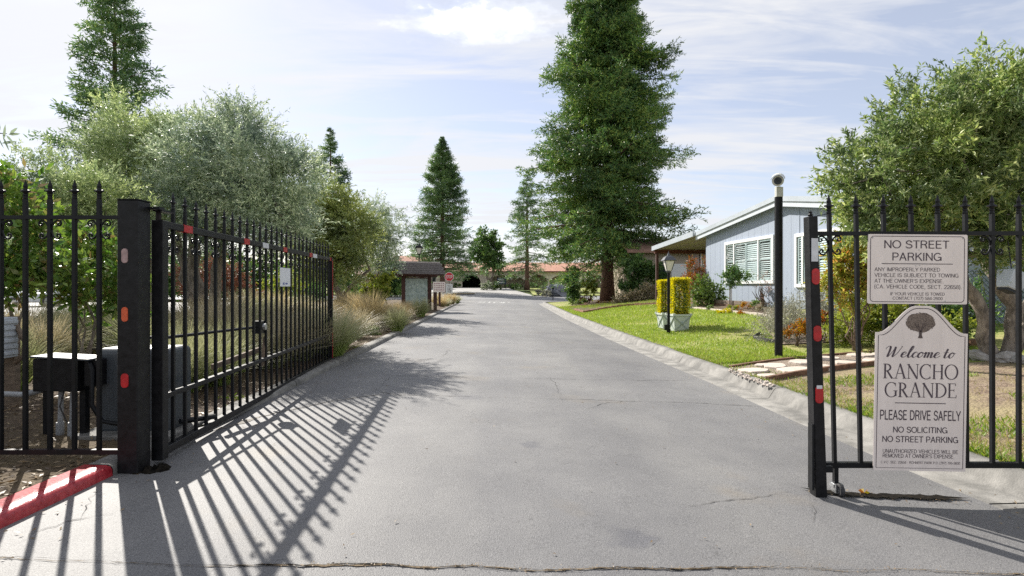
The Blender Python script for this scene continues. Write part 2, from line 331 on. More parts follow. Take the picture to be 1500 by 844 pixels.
def glass_mat():
    m, n, l, out = newmat('window_glass')
    b = n.new('ShaderNodeBsdfPrincipled'); b.inputs['Base Color'].default_value = (0.9, 0.97, 0.95, 1)
    b.inputs['Roughness'].default_value = 0.03; b.inputs['IOR'].default_value = 1.45; b.inputs['Transmission Weight'].default_value = 0.0
    t = n.new('ShaderNodeBsdfTransparent'); t.inputs[0].default_value = (0.84, 0.90, 0.90, 1)
    ms = n.new('ShaderNodeMixShader'); fr = n.new('ShaderNodeFresnel'); fr.inputs[0].default_value = 1.12
    g = n.new('ShaderNodeBsdfGlossy'); g.inputs['Roughness'].default_value = 0.02
    l.new(fr.outputs[0], ms.inputs[0]); l.new(t.outputs[0], ms.inputs[1]); l.new(g.outputs[0], ms.inputs[2]); l.new(ms.outputs[0], out.inputs[0])
    return m
M['glass'] = glass_mat()

L = {}
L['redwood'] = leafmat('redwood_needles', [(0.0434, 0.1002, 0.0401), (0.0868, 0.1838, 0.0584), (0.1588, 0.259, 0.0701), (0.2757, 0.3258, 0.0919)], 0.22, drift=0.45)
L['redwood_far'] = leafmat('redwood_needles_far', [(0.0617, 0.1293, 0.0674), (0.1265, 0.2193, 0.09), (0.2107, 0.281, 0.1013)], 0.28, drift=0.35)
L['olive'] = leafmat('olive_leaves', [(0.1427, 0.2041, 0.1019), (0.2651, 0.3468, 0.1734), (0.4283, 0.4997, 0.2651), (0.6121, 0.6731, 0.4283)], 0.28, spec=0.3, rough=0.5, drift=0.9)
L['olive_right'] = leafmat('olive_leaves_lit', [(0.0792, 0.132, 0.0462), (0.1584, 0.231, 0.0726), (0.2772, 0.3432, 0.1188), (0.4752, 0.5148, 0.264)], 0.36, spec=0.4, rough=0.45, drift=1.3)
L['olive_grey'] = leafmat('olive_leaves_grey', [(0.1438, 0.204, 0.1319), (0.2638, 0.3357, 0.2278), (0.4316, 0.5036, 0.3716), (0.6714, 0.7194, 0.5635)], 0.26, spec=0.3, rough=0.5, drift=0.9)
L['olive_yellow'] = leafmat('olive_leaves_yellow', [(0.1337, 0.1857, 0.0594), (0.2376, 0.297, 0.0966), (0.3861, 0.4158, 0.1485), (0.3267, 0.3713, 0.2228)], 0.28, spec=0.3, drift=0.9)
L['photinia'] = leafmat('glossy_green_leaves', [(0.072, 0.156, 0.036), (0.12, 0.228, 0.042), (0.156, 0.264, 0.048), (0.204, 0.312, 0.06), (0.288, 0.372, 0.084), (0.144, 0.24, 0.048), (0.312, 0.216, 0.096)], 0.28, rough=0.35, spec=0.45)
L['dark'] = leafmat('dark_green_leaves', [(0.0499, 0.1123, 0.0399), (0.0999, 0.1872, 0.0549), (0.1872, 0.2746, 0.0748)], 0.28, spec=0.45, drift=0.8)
L['mid'] = leafmat('mid_green_leaves', [(0.0585, 0.1105, 0.026), (0.1105, 0.1755, 0.039), (0.195, 0.247, 0.0585)], 0.34, spec=0.4)
L['lime'] = leafmat('lime_leaves', [(0.143, 0.198, 0.033), (0.242, 0.297, 0.0495), (0.363, 0.363, 0.077)], 0.4, spec=0.35)
L['yellow'] = leafmat('golden_leaves', [(0.42, 0.38, 0.03), (0.6, 0.53, 0.04), (0.74, 0.64, 0.06), (0.22, 0.27, 0.04)], 0.4)
L['silver'] = leafmat('silver_leaves', [(0.184, 0.1955, 0.138), (0.2875, 0.2875, 0.2185), (0.391, 0.3795, 0.299)], 0.25)
L['red'] = leafmat('red_leaves', [(0.26, 0.05, 0.018), (0.38, 0.10, 0.03), (0.20, 0.14, 0.03), (0.09, 0.13, 0.025)], 0.38)
L['orange'] = leafmat('orange_leaves', [(0.45, 0.16, 0.02), (0.34, 0.26, 0.03), (0.42, 0.09, 0.03), (0.28, 0.30, 0.04)], 0.38)
L['nandina'] = leafmat('nandina_leaves', [(0.26, 0.32, 0.05), (0.42, 0.42, 0.08), (0.5, 0.46, 0.12), (0.24, 0.3, 0.05), (0.34, 0.38, 0.07), (0.55, 0.42, 0.14), (0.48, 0.18, 0.07)], 0.46)
L['rust'] = leafmat('rust_leaves', [(0.2, 0.08, 0.05), (0.28, 0.12, 0.08), (0.16, 0.1, 0.06)], 0.25)
L['white_fl'] = leafmat('white_flower_leaves', [(0.05, 0.10, 0.03), (0.10, 0.16, 0.05), (0.55, 0.56, 0.48), (0.28, 0.32, 0.18)], 0.3)
L['dry'] = leafmat('dry_leaves', [(0.22, 0.17, 0.10), (0.34, 0.27, 0.18), (0.10, 0.12, 0.04), (0.42, 0.36, 0.26)], 0.3)
L['pink'] = leafmat('pink_cover', [(0.30, 0.16, 0.14), (0.36, 0.22, 0.18), (0.14, 0.15, 0.05)], 0.3)
L['grass_tan'] = leafmat('deer_grass_tan', [(0.2419, 0.2938, 0.121), (0.3802, 0.4147, 0.1901), (0.5357, 0.5184, 0.2938)], 0.25, uvtip=(0.45, 0.39, 0.26))
L['grass_gold'] = leafmat('deer_grass_gold', [(0.275, 0.2612, 0.11), (0.4263, 0.3713, 0.1788), (0.55, 0.4675, 0.2475)], 0.28, uvtip=(0.52, 0.42, 0.24))
L['grass_green'] = leafmat('deer_grass_green', [(0.198, 0.288, 0.072), (0.324, 0.414, 0.108), (0.486, 0.54, 0.216)], 0.3, uvtip=(0.38, 0.38, 0.22))
L['turf'] = leafmat('turf_blades', [(0.187, 0.286, 0.0385), (0.275, 0.363, 0.0605), (0.396, 0.429, 0.11)], 0.35)
L['weed'] = leafmat('weed_blades', [(0.10, 0.19, 0.02), (0.18, 0.28, 0.03), (0.34, 0.31, 0.10)], 0.4)
L['straw'] = leafmat('straw_blades', [(0.30, 0.25, 0.11), (0.40, 0.33, 0.15), (0.22, 0.24, 0.06)], 0.35)
L['litter'] = leafmat('leaf_litter', [(0.12, 0.08, 0.045), (0.22, 0.15, 0.08), (0.32, 0.24, 0.14), (0.06, 0.04, 0.03)], 0.1)

# ------------------------------------------------------------------ object helpers
def tag(o, label=None, cat=None, group=None, kind=None):
    if label: o['label'] = label
    if cat: o['category'] = cat
    if group: o['group'] = group
    if kind: o['kind'] = kind
    return o

def empty(name, loc, label=None, cat=None, group=None, kind=None):
    o = bpy.data.objects.new(name, None)
    o.empty_display_size = 0.2
    o.location = loc
    COL.objects.link(o)
    return tag(o, label, cat, group, kind)

def root_loc(o):
    while o.parent is not None:
        o = o.parent
    return np.array(o.location)

def link(name, me, parent=None):
    o = bpy.data.objects.new(name, me)
    COL.objects.link(o)
    if parent is not None:
        o.parent = parent
    return o

def copy_tree(o, parent=None):
    c = o.copy()
    COL.objects.link(c)
    if parent is not None:
        c.parent = parent
    for ch in list(o.children):
        copy_tree(ch, c)
    return c

def bevel(o, w=0.004, seg=1):
    m = o.modifiers.new('Bevel', 'BEVEL'); m.width = w; m.segments = seg; m.limit_method = 'ANGLE'; m.angle_limit = R(40)
    return o

class MB:
    def __init__(s):
        s.v, s.f = [], []
    def add(s, vs, fs):
        o = len(s.v)
        s.v.extend([tuple(p) for p in vs]); s.f.extend([tuple(i + o for i in f) for f in fs])
        return s
    def box(s, c, d, rz=0.0, m=None):
        x, y, z = d[0] / 2, d[1] / 2, d[2] / 2
        P = [Vector((a, b, e)) for e in (-z, z) for a, b in ((-x, -y), (x, -y), (x, y), (-x, y))]
        mm = Matrix.Rotation(rz, 3, 'Z') if m is None else m
        return s.add([mm @ p + Vector(c) for p in P], [(3, 2, 1, 0), (4, 5, 6, 7), (0, 1, 5, 4), (1, 2, 6, 5), (2, 3, 7, 6), (3, 0, 4, 7)])
    def bar(s, p0, p1, w, h, up=(0, 0, 1)):
        p0, p1 = Vector(p0), Vector(p1)
        d = (p1 - p0).normalized(); u = Vector(up)
        if abs(d.dot(u)) > 0.98: u = Vector((0, 1, 0))
        sx = d.cross(u).normalized(); uz = sx.cross(d).normalized()
        c = [sx * a * w / 2 + uz * b * h / 2 for a, b in ((-1, -1), (1, -1), (1, 1), (-1, 1))]
        return s.add([p0 + q for q in c] + [p1 + q for q in c], [(3, 2, 1, 0), (4, 5, 6, 7), (0, 1, 5, 4), (1, 2, 6, 5), (2, 3, 7, 6), (3, 0, 4, 7)])
    def tube(s, pts, rad, n=8, cap=True):
        pts = [Vector(p) for p in pts]
        if not hasattr(rad, '__len__'): rad = [rad] * len(pts)
        o = len(s.v); ref = None
        for i, p in enumerate(pts):
            d = (pts[min(i + 1, len(pts) - 1)] - pts[max(i - 1, 0)]).normalized()
            if ref is None:
                ref = Vector((0, 0, 1)) if abs(d.z) < 0.9 else Vector((1, 0, 0))
            a = d.cross(ref).normalized(); ref = a.cross(d).normalized()
            for k in range(n):
                t = 2 * math.pi * k / n
                s.v.append(tuple(p + (a * math.cos(t) + ref * math.sin(t)) * rad[i]))
        for i in range(len(pts) - 1):
            for k in range(n):
                k2 = (k + 1) % n
                s.f.append((o + i * n + k, o + i * n + k2, o + (i + 1) * n + k2, o + (i + 1) * n + k))
        if cap:
            s.f.append(tuple(o + k for k in reversed(range(n))))
            s.f.append(tuple(o + (len(pts) - 1) * n + k for k in range(n)))
        return s
    def lathe(s, prof, c=(0, 0, 0), n=10, sx=1.0, sy=1.0, axis='Z', m=None):
        o = len(s.v); C = Vector(c)
        for r, z in prof:
            for k in range(n):
                t = 2 * math.pi * k / n
                p = Vector((r * math.cos(t) * sx, r * math.sin(t) * sy, z))
                if axis == 'Y': p = Vector((p.x, -p.z, p.y))
                if axis == 'X': p = Vector((p.z, p.y, -p.x))
                if m is not None: p = m @ p
                s.v.append(tuple(p + C))
        for i in range(len(prof) - 1):
            for k in range(n):
                k2 = (k + 1) % n
                s.f.append((o + i * n + k, o + i * n + k2, o + (i + 1) * n + k2, o + (i + 1) * n + k))
        s.f.append(tuple(o + k for k in reversed(range(n)))); s.f.append(tuple(o + (len(prof) - 1) * n + k for k in range(n)))
        return s
    def prism(s, poly, y0, y1):
        """polygon in x,z extruded along y"""
        n = len(poly)
        vs = [(x, y0, z) for x, z in poly] + [(x, y1, z) for x, z in poly]
        fs = [tuple(range(n)), tuple(reversed(range(n, 2 * n)))] + [(i, i + n, (i + 1) % n + n, (i + 1) % n) for i in range(n)]
        return s.add(vs, fs)
    def xform(s, fn):
        s.v = [tuple(fn(Vector(p))) for p in s.v]; return s
    def mesh(s, name, mat, smooth=False, org=None):
        me = bpy.data.meshes.new(name)
        v = np.array(s.v, dtype=float)
        if org is not None and len(v): v = v - org
        me.from_pydata([tuple(p) for p in v], [], s.f)
        mats = mat if isinstance(mat, (list, tuple)) else [mat]
        for q in mats: me.materials.append(q)
        if smooth: me.polygons.foreach_set('use_smooth', [True] * len(me.polygons))
        me.update()
        return me
    def build(s, name, mat, parent=None, smooth=False, bev=0, local=False):
        org = None
        if parent is not None and not local: org = root_loc(parent)
        o = link(name, s.mesh(name, mat, smooth, org), parent)
        if bev: bevel(o, bev)
        return o

def grid_obj(name, X, Y, Z, mat, parent=None, smooth=True):
    """surface from 2D arrays"""
    ny, nx = X.shape
    v = np.stack([X, Y, Z], -1).reshape(-1, 3)
    if parent is not None: v = v - root_loc(parent)
    idx = np.arange(ny * nx).reshape(ny, nx)
    q = np.stack([idx[:-1, :-1], idx[:-1, 1:], idx[1:, 1:], idx[1:, :-1]], -1).reshape(-1, 4)
    me = quads_mesh(name, v, q, mat, smooth)
    return link(name, me, parent)

def quads_mesh(name, v, q, mat, smooth=False, uv=None):
    me = bpy.data.meshes.new(name)
    nv, nf = len(v), len(q); k = q.shape[1]
    me.vertices.add(nv); me.vertices.foreach_set('co', np.ascontiguousarray(v, dtype=np.float32).ravel())
    me.loops.add(nf * k); me.loops.foreach_set('vertex_index', np.ascontiguousarray(q, dtype=np.int32).ravel())
    me.polygons.add(nf); me.polygons.foreach_set('loop_start', np.arange(0, nf * k, k, dtype=np.int32))
    if smooth: me.polygons.foreach_set('use_smooth', np.ones(nf, dtype=bool))
    if uv is not None:
        ul = me.uv_layers.new(name='UVMap')
        ul.data.foreach_set('uv', np.ascontiguousarray(uv[q.ravel()], dtype=np.float32).ravel())
    for m_ in (mat if isinstance(mat, (list, tuple)) else [mat]): me.materials.append(m_)
    me.update(calc_edges=True)
    return me

def unit(a):
    return a / np.maximum(np.linalg.norm(a, axis=-1, keepdims=True), 1e-9)

def leaf_quads(pos, axis, ln, wd, flat=0.0):
    """diamond leaf per position: base, side, tip, side; slight fold"""
    n = len(pos)
    axis = unit(axis)
    r = rng.normal(size=(n, 3)); r[:, 2] += flat * 3
    side = unit(np.cross(axis, r)); nrm = np.cross(side, axis)
    ln = np.broadcast_to(ln, (n,))[:, None]; wd = np.broadcast_to(wd, (n,))[:, None]
    mid = pos + axis * ln * 0.45 + nrm * wd * 0.15
    v = np.stack([pos, mid + side * wd * 0.5, pos + axis * ln, mid - side * wd * 0.5], 1).reshape(-1, 3)
    q = np.arange(4 * n).reshape(n, 4)
    return v, q

# pixel of the photograph (1500 x 844) at a depth -> place in the scene
def P(px, py, D):
    return ((px - CX) / F * D, D, H0 - (py - CY) / F * D)

# ------------------------------------------------------------------ terrain
def sstep(a, b, t):
    t = np.clip((np.asarray(t, float) - a) / (b - a), 0, 1)
    return t * t * (3 - 2 * t)
def rise(y):
    y = np.asarray(y, float)
    return 1.2 * np.clip((y - 46) / 44, 0, 1) ** 1.15
LY = np.array([-8, 3.4, 5.0, 8.0, 12.0, 16.3, 30.0, 43.0]); LX = np.array([-2.56, -2.56, -2.57, -2.66, -2.79, -2.95, -3.55, -4.1])
RY = np.array([-8, 2.2, 3.2, 4.0, 4.9, 5.8, 7.7, 10.8, 15.2, 23.5, 41.0]); RX = np.array([3.2, 3.12, 3.04, 2.97, 2.92, 2.88, 2.84, 2.66, 2.46, 2.20, 2.02])
def xl(y):
    y = np.asarray(y, float); b = np.interp(y, LY, LX)
    return b - np.clip(y - 43, 0, 9) ** 2 * 0.35
def xr(y):
    y = np.asarray(y, float); b = np.interp(y, RY, RX)
    return b + np.clip(y - 41, 0, 9) ** 2 * 0.35
def zroad(x, y):
    return -0.03 * np.clip(x, -2.7, 2.9) * (1 - 0.6 * sstep(15, 45, y)) + rise(y)
def zleft(x, y):
    d = np.clip(xl(y) - 0.15 - np.asarray(x, float), 0, 30)
    return 0.135 + 0.17 * sstep(0, 4, d) * (1 - 0.5 * sstep(20, 45, y)) + rise(y) + 0.025 * np.sin(np.asarray(x) * 2.3 + np.asarray(y) * 1.1) * sstep(0.2, 1.5, d)
def zright(x, y):
    d = np.clip(np.asarray(x, float) - xr(y) - 0.5, 0, 40)
    k = sstep(11.2, 13.4, y) * (1 - sstep(26, 36, y))
    return 0.05 + 0.058 * np.minimum(d, 7) + 0.075 * k * np.clip(d - 1.0, 0, 3.4) + rise(y) + 0.012 * np.sin(np.asarray(x) * 1.7 + np.asarray(y) * 0.9) * sstep(0.1, 1, d)

def sheet(name, fl, fr, ys, nx, zf, mat, dz=0.0, kind='structure'):
    Y = np.repeat(np.array(ys)[:, None], nx, 1)
    t = np.linspace(0, 1, nx)[None, :]
    a = np.array([float(fl(y)) for y in ys])[:, None]; b = np.array([float(fr(y)) for y in ys])[:, None]
    X = a + (b - a) * t
    o = grid_obj(name, X, Y, zf(X, Y) + dz, mat)
    return tag(o, kind=kind)

ysn = np.concatenate([np.arange(-8, 12, 0.5), np.arange(12, 41, 1.0), np.arange(41, 50.1, 0.5)])
gx = np.concatenate([[-1500, -600, -250], np.linspace(-120, 120, 49), [250, 600, 1500]])
gy = np.concatenate([[-60, -20], np.linspace(-8, 120, 65), [200, 500, 1500]])
GX, GY = np.meshgrid(gx, gy)
tag(grid_obj('ground', GX, GY, rise(GY) - 0.22 + 0.0 * GX, M['far_grass']), kind='structure')
road = sheet('road', lambda y: xl(y) - 0.05, lambda y: xr(y) + 0.05, ysn, 24, zroad, M['asphalt'])
sheet('cross_street', lambda y: -70, lambda y: 70, np.linspace(50.1, 59, 12), 40, zroad, M['asphalt_far'])
sheet('entry_drive', lambda y: -13.2 + 0 * y, lambda y: 2.2 - np.clip(y - 62, 0, 30) * 0.12, np.linspace(59.0, 88, 16), 12, zroad, M['drive'], 0.004)
sheet('garden_bed', lambda y: -13.0 - 0 * y, lambda y: xl(y) - 0.14, np.concatenate([np.arange(-8, 14, 0.4), np.arange(14, 43.1, 1.0)]), 46, zleft, M['mulch'])
sheet('side_street', lambda y: -70, lambda y: -13.0, np.linspace(20, 40, 12), 20, lambda x, y: 0.12 + rise(y) + 0 * x, M['drive'])
sheet('side_yard', lambda y: -70, lambda y: -13.0, np.linspace(-8, 20, 12), 20, lambda x, y: 0.16 + rise(y) + 0 * x, M['far_grass'])
sheet('lawn', lambda y: xr(y) + 0.46, lambda y: 34, np.concatenate([np.arange(7.6, 16, 0.5), np.arange(16, 42.1, 1.0)]), 60, zright, M['lawn'])
sheet('dry_yard', lambda y: xr(y) + 0.46, lambda y: 34, np.arange(-8, 7.61, 0.4), 60, zright, M['dry_lawn'])
sheet('far_lawn', lambda y: 2.4 + 0.2 * np.clip(61 - y, 0, 2) ** 2, lambda y: 70, np.linspace(59.1, 88, 20), 20, lambda x, y: zroad(x, y), M['lawn'], 0.07)
sheet('far_verge', lambda y: -70, lambda y: -13.3, np.linspace(59.1, 88, 14), 20, lambda x, y: zroad(x, y), M['lawn'], 0.07)
tag(grid_obj('traffic_island', *(lambda X, Y: (X, Y, zroad(X, Y) + 0.10))(*np.meshgrid(np.linspace(-7.0, -4.3, 8), np.linspace(61, 63.5, 5))), M['dry_lawn']), kind='structure')

# kerbs: swept profiles cut into sections with open joints, one structure each
def sweep(name, prof, line, y0, y1, n, mat, parent, zbase):
    ys = np.linspace(y0, y1, n)
    X = np.zeros((len(prof), n)); Y = np.zeros_like(X); Z = np.zeros_like(X)
    for i, (dx_, z_) in enumerate(prof):
        X[i] = line(ys) + dx_; Y[i] = ys; Z[i] = zbase(line(ys), ys) + z_
    o = grid_obj(name, X, Y, Z, mat, parent, smooth=False)
    return o
kl = empty('garden_kerb', (-2.6, 3, 0), kind='structure')
profL = [(0.0, -0.03), (-0.004, 0.040), (-0.015, 0.060), (-0.04, 0.068), (-0.165, 0.072), (-0.175, 0.03)]
for a, b in ((-6.0, 1.0), (1.006, 3.46)):
    sweep('red_section', [(dx_ * 1.12, z_) for dx_, z_ in profL], xl, a, b, 12, M['red_paint'], kl, zroad)
yy = 3.466
while yy < 48:
    ln = 3.1 if yy < 30 else 4.4
    sweep('kerb_section', profL, xl, yy, min(yy + ln - 0.012, 48.6), 12, M['concrete'], kl, zroad); yy += ln
kr = empty('lawn_kerb', (3.2, 3, 0), kind='structure')
profR = [(-0.02, -0.02), (0.0, 0.006), (0.27, 0.012), (0.285, 0.02), (0.345, 0.115), (0.365, 0.132), (0.40, 0.14), (0.52, 0.142), (0.53, 0.06)]
edges = [-6, -2.2, 0.8, 3.40, 6.6, 9.7, 12.8, 15.9, 19, 22.1, 25.2, 28.3, 31.4, 34.5, 37.6, 40.7, 44, 48.6]
for a, b in zip(edges[:-1], edges[1:]):
    sweep('kerb_section', profR, xr, a + (0.012 if a == 3.40 else 0.005), b - 0.005, 12, M['concrete'], kr, zroad)

# cracks: thin jagged ribbons lying on the asphalt, parts of the road
def crack(pts_px, w, mat, jag=0.02, name='crack', dz=0.004, taper=True, broken=True):
    g = []
    for px, py in pts_px:
        x, z = 0.0, 0.0
        for _ in range(6):
            D = F * (H0 - z) / (py - CY); x = (px - CX) / F * D; z = float(zroad(x, D))
        g.append((x, D))
    g = np.array(g)
    seg = np.r_[0, np.cumsum(np.linalg.norm(np.diff(g, axis=0), axis=1))]
    n = max(8, int(seg[-1] / 0.035)); t = np.linspace(0, seg[-1], n)
    xs = np.interp(t, seg, g[:, 0]); ys = np.interp(t, seg, g[:, 1])
    d = np.stack([np.gradient(xs), np.gradient(ys)], 1); d /= np.linalg.norm(d, axis=1, keepdims=True)
    nx_, ny_ = -d[:, 1], d[:, 0]
    j = np.convolve(rng.normal(size=n + 8), np.ones(5) / 5, 'same')[4:-4] * jag + rng.normal(size=n) * jag * 0.25
    xs = xs + nx_ * j; ys = ys + ny_ * j
    wv = w * (0.7 + 0.6 * rng.random(n)) if not broken else w * (0.15 + 1.1 * rng.random(n)) * (0.35 + 0.9 * np.clip(np.sin(t * 2.7 + n) * np.sin(t * 1.1) + 0.55, 0, 1.2))
    if taper: wv = wv * np.minimum(1, np.minimum(np.arange(n), np.arange(n)[::-1]) / 5)
    X = np.stack([xs + nx_ * wv / 2, xs - nx_ * wv / 2]); Y = np.stack([ys + ny_ * wv / 2, ys - ny_ * wv / 2])
    return grid_obj(name, X, Y, zroad(X, Y) + dz, mat, road, smooth=False)
near = [(-150, 805), (0, 817), (110, 822), (250, 829), (340, 830), (560, 828), (630, 834), (690, 829), (790, 838), (900, 833), (1010, 834), (1160, 832), (1240, 838), (1330, 835), (1460, 842), (1600, 845)]
crack(near, 0.012, M['crack_tan'], 0.010, dz=0.004)
crack(near, 0.006, M['crack'], 0.012, dz=0.007)
crack([(1172, 716), (1200, 722), (1260, 727), (1330, 729), (1421, 732)], 0.075, M['crack'], 0.008, dz=0.012, name='road_gap', broken=False)
crack([(555, 550), (700, 553), (850, 556), (1010, 558)], 0.008, M['hair_crack'], 0.02)
crack([(545, 572), (580, 579), (720, 582), (860, 586), (1010, 590), (1120, 596)], 0.009, M['hair_crack'], 0.02)
crack([(572, 552), (548, 573), (500, 583), (420, 604)], 0.008, M['hair_crack'], 0.02)
crack([(805, 552), (815, 566), (822, 580), (824, 592)], 0.006, M['hair_crack'], 0.03)
crack([(660, 512), (646, 524), (636, 536)], 0.006, M['hair_crack'], 0.03)
crack([(1000, 742), (1080, 732), (1150, 722), (1176, 717)], 0.008, M['hair_crack'], 0.02)
crack([(860, 600), (890, 590), (935, 588)], 0.008, M['hair_crack'], 0.03)
crack([(560, 578), (480, 589), (400, 606), (300, 634)], 0.05, pm('crack_sealer', (0.15, 0.135, 0.115), 0.8, var=0.2, scale=10, bump=0.3), 0.02, name='sealed_crack', dz=0.003)
crack([(112, 770), (135, 735), (150, 712)], 0.006, M['hair_crack'], 0.02)
crack([(10, 800), (60, 775), (120, 760), (175, 752)], 0.006, M['hair_crack'], 0.03)
crack([(1180, 735), (1196, 748), (1190, 770)], 0.006, M['hair_crack'], 0.02)

# ------------------------------------------------------------------ lettering
def place2d(v2, f, name, parent, mat, to_world):
    """v2: (n,2|3) plane coordinates; to_world maps (u,v) to a point"""
    mb = MB(); mb.v = [tuple(to_world(p[0], p[1])) for p in v2]; mb.f = list(f)
    return mb.build(name, mat, parent)

def ribbon2d(pts, ws, mb, zlist, z):
    pts = np.array(pts, float); n = len(pts)
    d = np.gradient(pts, axis=0); d /= np.maximum(np.linalg.norm(d, axis=1, keepdims=True), 1e-9)
    nr = np.stack([-d[:, 1], d[:, 0]], 1); ws = np.broadcast_to(ws, (n,))[:, None]
    o = len(mb.v)
    for a, b in zip(pts + nr * ws / 2, pts - nr * ws / 2):
        mb.v.append((a[0], a[1], 0)); mb.v.append((b[0], b[1], 0)); zlist.extend([z, z])
    for i in range(n - 1):
        mb.f.append((o + 2 * i, o + 2 * i + 1, o + 2 * i + 3, o + 2 * i + 2))

def arc(cx, cy, rx, ry, a0, a1, n=28):
    t = np.radians(np.linspace(a0, a1, n))
    return np.stack([cx + rx * np.cos(t), cy + ry * np.sin(t)], 1), np.abs(np.cos(t))

def ell(cx, cy, rx, ry, a0, a1, n=16):
    return [tuple(p) for p in arc(cx, cy, rx, ry, a0, a1, n)[0]]
def sans_strokes():
    """plain sans capitals and figures as centre lines; cap height 1: {char: (advance, strokes)}"""
    T = {}
    T['A'] = (0.80, [[(0.06, 0), (0.38, 1)], [(0.38, 1), (0.70, 0)], [(0.17, 0.34), (0.59, 0.34)]])
    T['B'] = (0.76, [[(0.12, 0), (0.12, 1)], [(0.12, 0.95), (0.38, 0.95)] + ell(0.38, 0.74, 0.22, 0.21, 90, -90) + [(0.12, 0.53)], [(0.38, 0.53)] + ell(0.40, 0.29, 0.24, 0.24, 90, -90) + [(0.12, 0.05)]])
    T['C'] = (0.84, [ell(0.43, 0.5, 0.35, 0.46, 40, 320, 26)])
    T['D'] = (0.82, [[(0.12, 0), (0.12, 1)], [(0.12, 0.95), (0.36, 0.95)] + ell(0.36, 0.5, 0.34, 0.45, 90, -90, 20) + [(0.12, 0.05)]])
    T['E'] = (0.70, [[(0.12, 0), (0.12, 1)], [(0.12, 0.95), (0.62, 0.95)], [(0.12, 0.53), (0.57, 0.53)], [(0.12, 0.05), (0.63, 0.05)]])
    T['F'] = (0.66, [[(0.12, 0), (0.12, 1)], [(0.12, 0.95), (0.60, 0.95)], [(0.12, 0.52), (0.54, 0.52)]])
    T['G'] = (0.88, [ell(0.44, 0.5, 0.36, 0.46, 42, 330, 26) + [(0.77, 0.45)], [(0.48, 0.45), (0.81, 0.45)], [(0.77, 0.45), (0.77, 0.02)]])
    T['H'] = (0.82, [[(0.12, 0), (0.12, 1)], [(0.70, 0), (0.70, 1)], [(0.12, 0.53), (0.70, 0.53)]])
    T['I'] = (0.28, [[(0.14, 0), (0.14, 1)]])
    T['J'] = (0.62, [[(0.48, 1), (0.48, 0.28)] + ell(0.27, 0.26, 0.21, 0.22, 0, -170)])
    T['K'] = (0.76, [[(0.12, 0), (0.12, 1)], [(0.66, 1), (0.13, 0.40)], [(0.32, 0.60), (0.70, 0)]])
    T['L'] = (0.62, [[(0.12, 0), (0.12, 1)], [(0.12, 0.05), (0.58, 0.05)]])
    T['M'] = (0.94, [[(0.12, 0), (0.12, 1)], [(0.12, 0.98), (0.47, 0.02)], [(0.47, 0.02), (0.82, 0.98)], [(0.82, 1), (0.82, 0)]])
    T['N'] = (0.82, [[(0.12, 0), (0.12, 1)], [(0.12, 0.98), (0.70, 0.02)], [(0.70, 0), (0.70, 1)]])
    T['O'] = (0.90, [ell(0.45, 0.5, 0.38, 0.46, 0, 360, 30)])
    T['P'] = (0.74, [[(0.12, 0), (0.12, 1)], [(0.12, 0.95), (0.40, 0.95)] + ell(0.40, 0.70, 0.24, 0.25, 90, -90) + [(0.12, 0.45)]])
    T['R'] = (0.78, [[(0.12, 0), (0.12, 1)], [(0.12, 0.95), (0.42, 0.95)] + ell(0.42, 0.72, 0.23, 0.23, 90, -90) + [(0.12, 0.49)], [(0.44, 0.48), (0.56, 0.40), (0.62, 0.22), (0.66, 0.0)]])
    T['S'] = (0.74, [[(0.63, 0.74)] + ell(0.37, 0.735, 0.25, 0.22, 25, 240, 14) + ell(0.37, 0.27, 0.28, 0.23, 62, -170, 18)])
    T['T'] = (0.70, [[(0.35, 0), (0.35, 1)], [(0.03, 0.95), (0.67, 0.95)]])
    T['U'] = (0.82, [[(0.12, 1), (0.12, 0.36)] + ell(0.41, 0.34, 0.29, 0.30, 180, 360) + [(0.70, 1)]])
    T['V'] = (0.76, [[(0.06, 1), (0.38, 0.02)], [(0.38, 0.02), (0.70, 1)]])
    T['W'] = (1.08, [[(0.05, 1), (0.29, 0.02)], [(0.29, 0.02), (0.54, 0.97)], [(0.54, 0.97), (0.79, 0.02)], [(0.79, 0.02), (1.03, 1)]])
    T['X'] = (0.76, [[(0.06, 0), (0.70, 1)], [(0.06, 1), (0.70, 0)]])
    T['Y'] = (0.76, [[(0.05, 1), (0.38, 0.44)], [(0.71, 1), (0.38, 0.44)], [(0.38, 0.46), (0.38, 0)]])
    T['Z'] = (0.70, [[(0.06, 0.95), (0.62, 0.95)], [(0.60, 0.93), (0.08, 0.07)], [(0.06, 0.05), (0.64, 0.05)]])
    T['0'] = (0.66, [ell(0.33, 0.5, 0.25, 0.46, 0, 360, 26)])
    T['1'] = (0.66, [[(0.38, 0), (0.38, 1)], [(0.38, 0.97), (0.30, 0.82), (0.14, 0.77)]])
    T['2'] = (0.66, [ell(0.33, 0.70, 0.25, 0.26, 170, -30) + [(0.40, 0.40), (0.12, 0.18), (0.08, 0.05)], [(0.07, 0.05), (0.60, 0.05)]])
    T['4'] = (0.66, [[(0.46, 0), (0.46, 1)], [(0.45, 0.98), (0.05, 0.30)], [(0.05, 0.27), (0.62, 0.27)]])
    T['5'] = (0.66, [[(0.56, 0.95), (0.16, 0.95), (0.10, 0.48)] + ell(0.32, 0.31, 0.26, 0.27, 130, -165)])
    T['6'] = (0.66, [ell(0.33, 0.30, 0.25, 0.26, 0, 360, 22), [(0.08, 0.32), (0.10, 0.62), (0.20, 0.88), (0.35, 0.95), (0.50, 0.90), (0.56, 0.76)]])
    T['7'] = (0.66, [[(0.06, 0.95), (0.60, 0.95)], [(0.60, 0.93), (0.38, 0.55), (0.26, 0.0)]])
    T['8'] = (0.66, [ell(0.33, 0.74, 0.21, 0.22, 0, 360, 20), ell(0.33, 0.28, 0.26, 0.25, 0, 360, 20)])
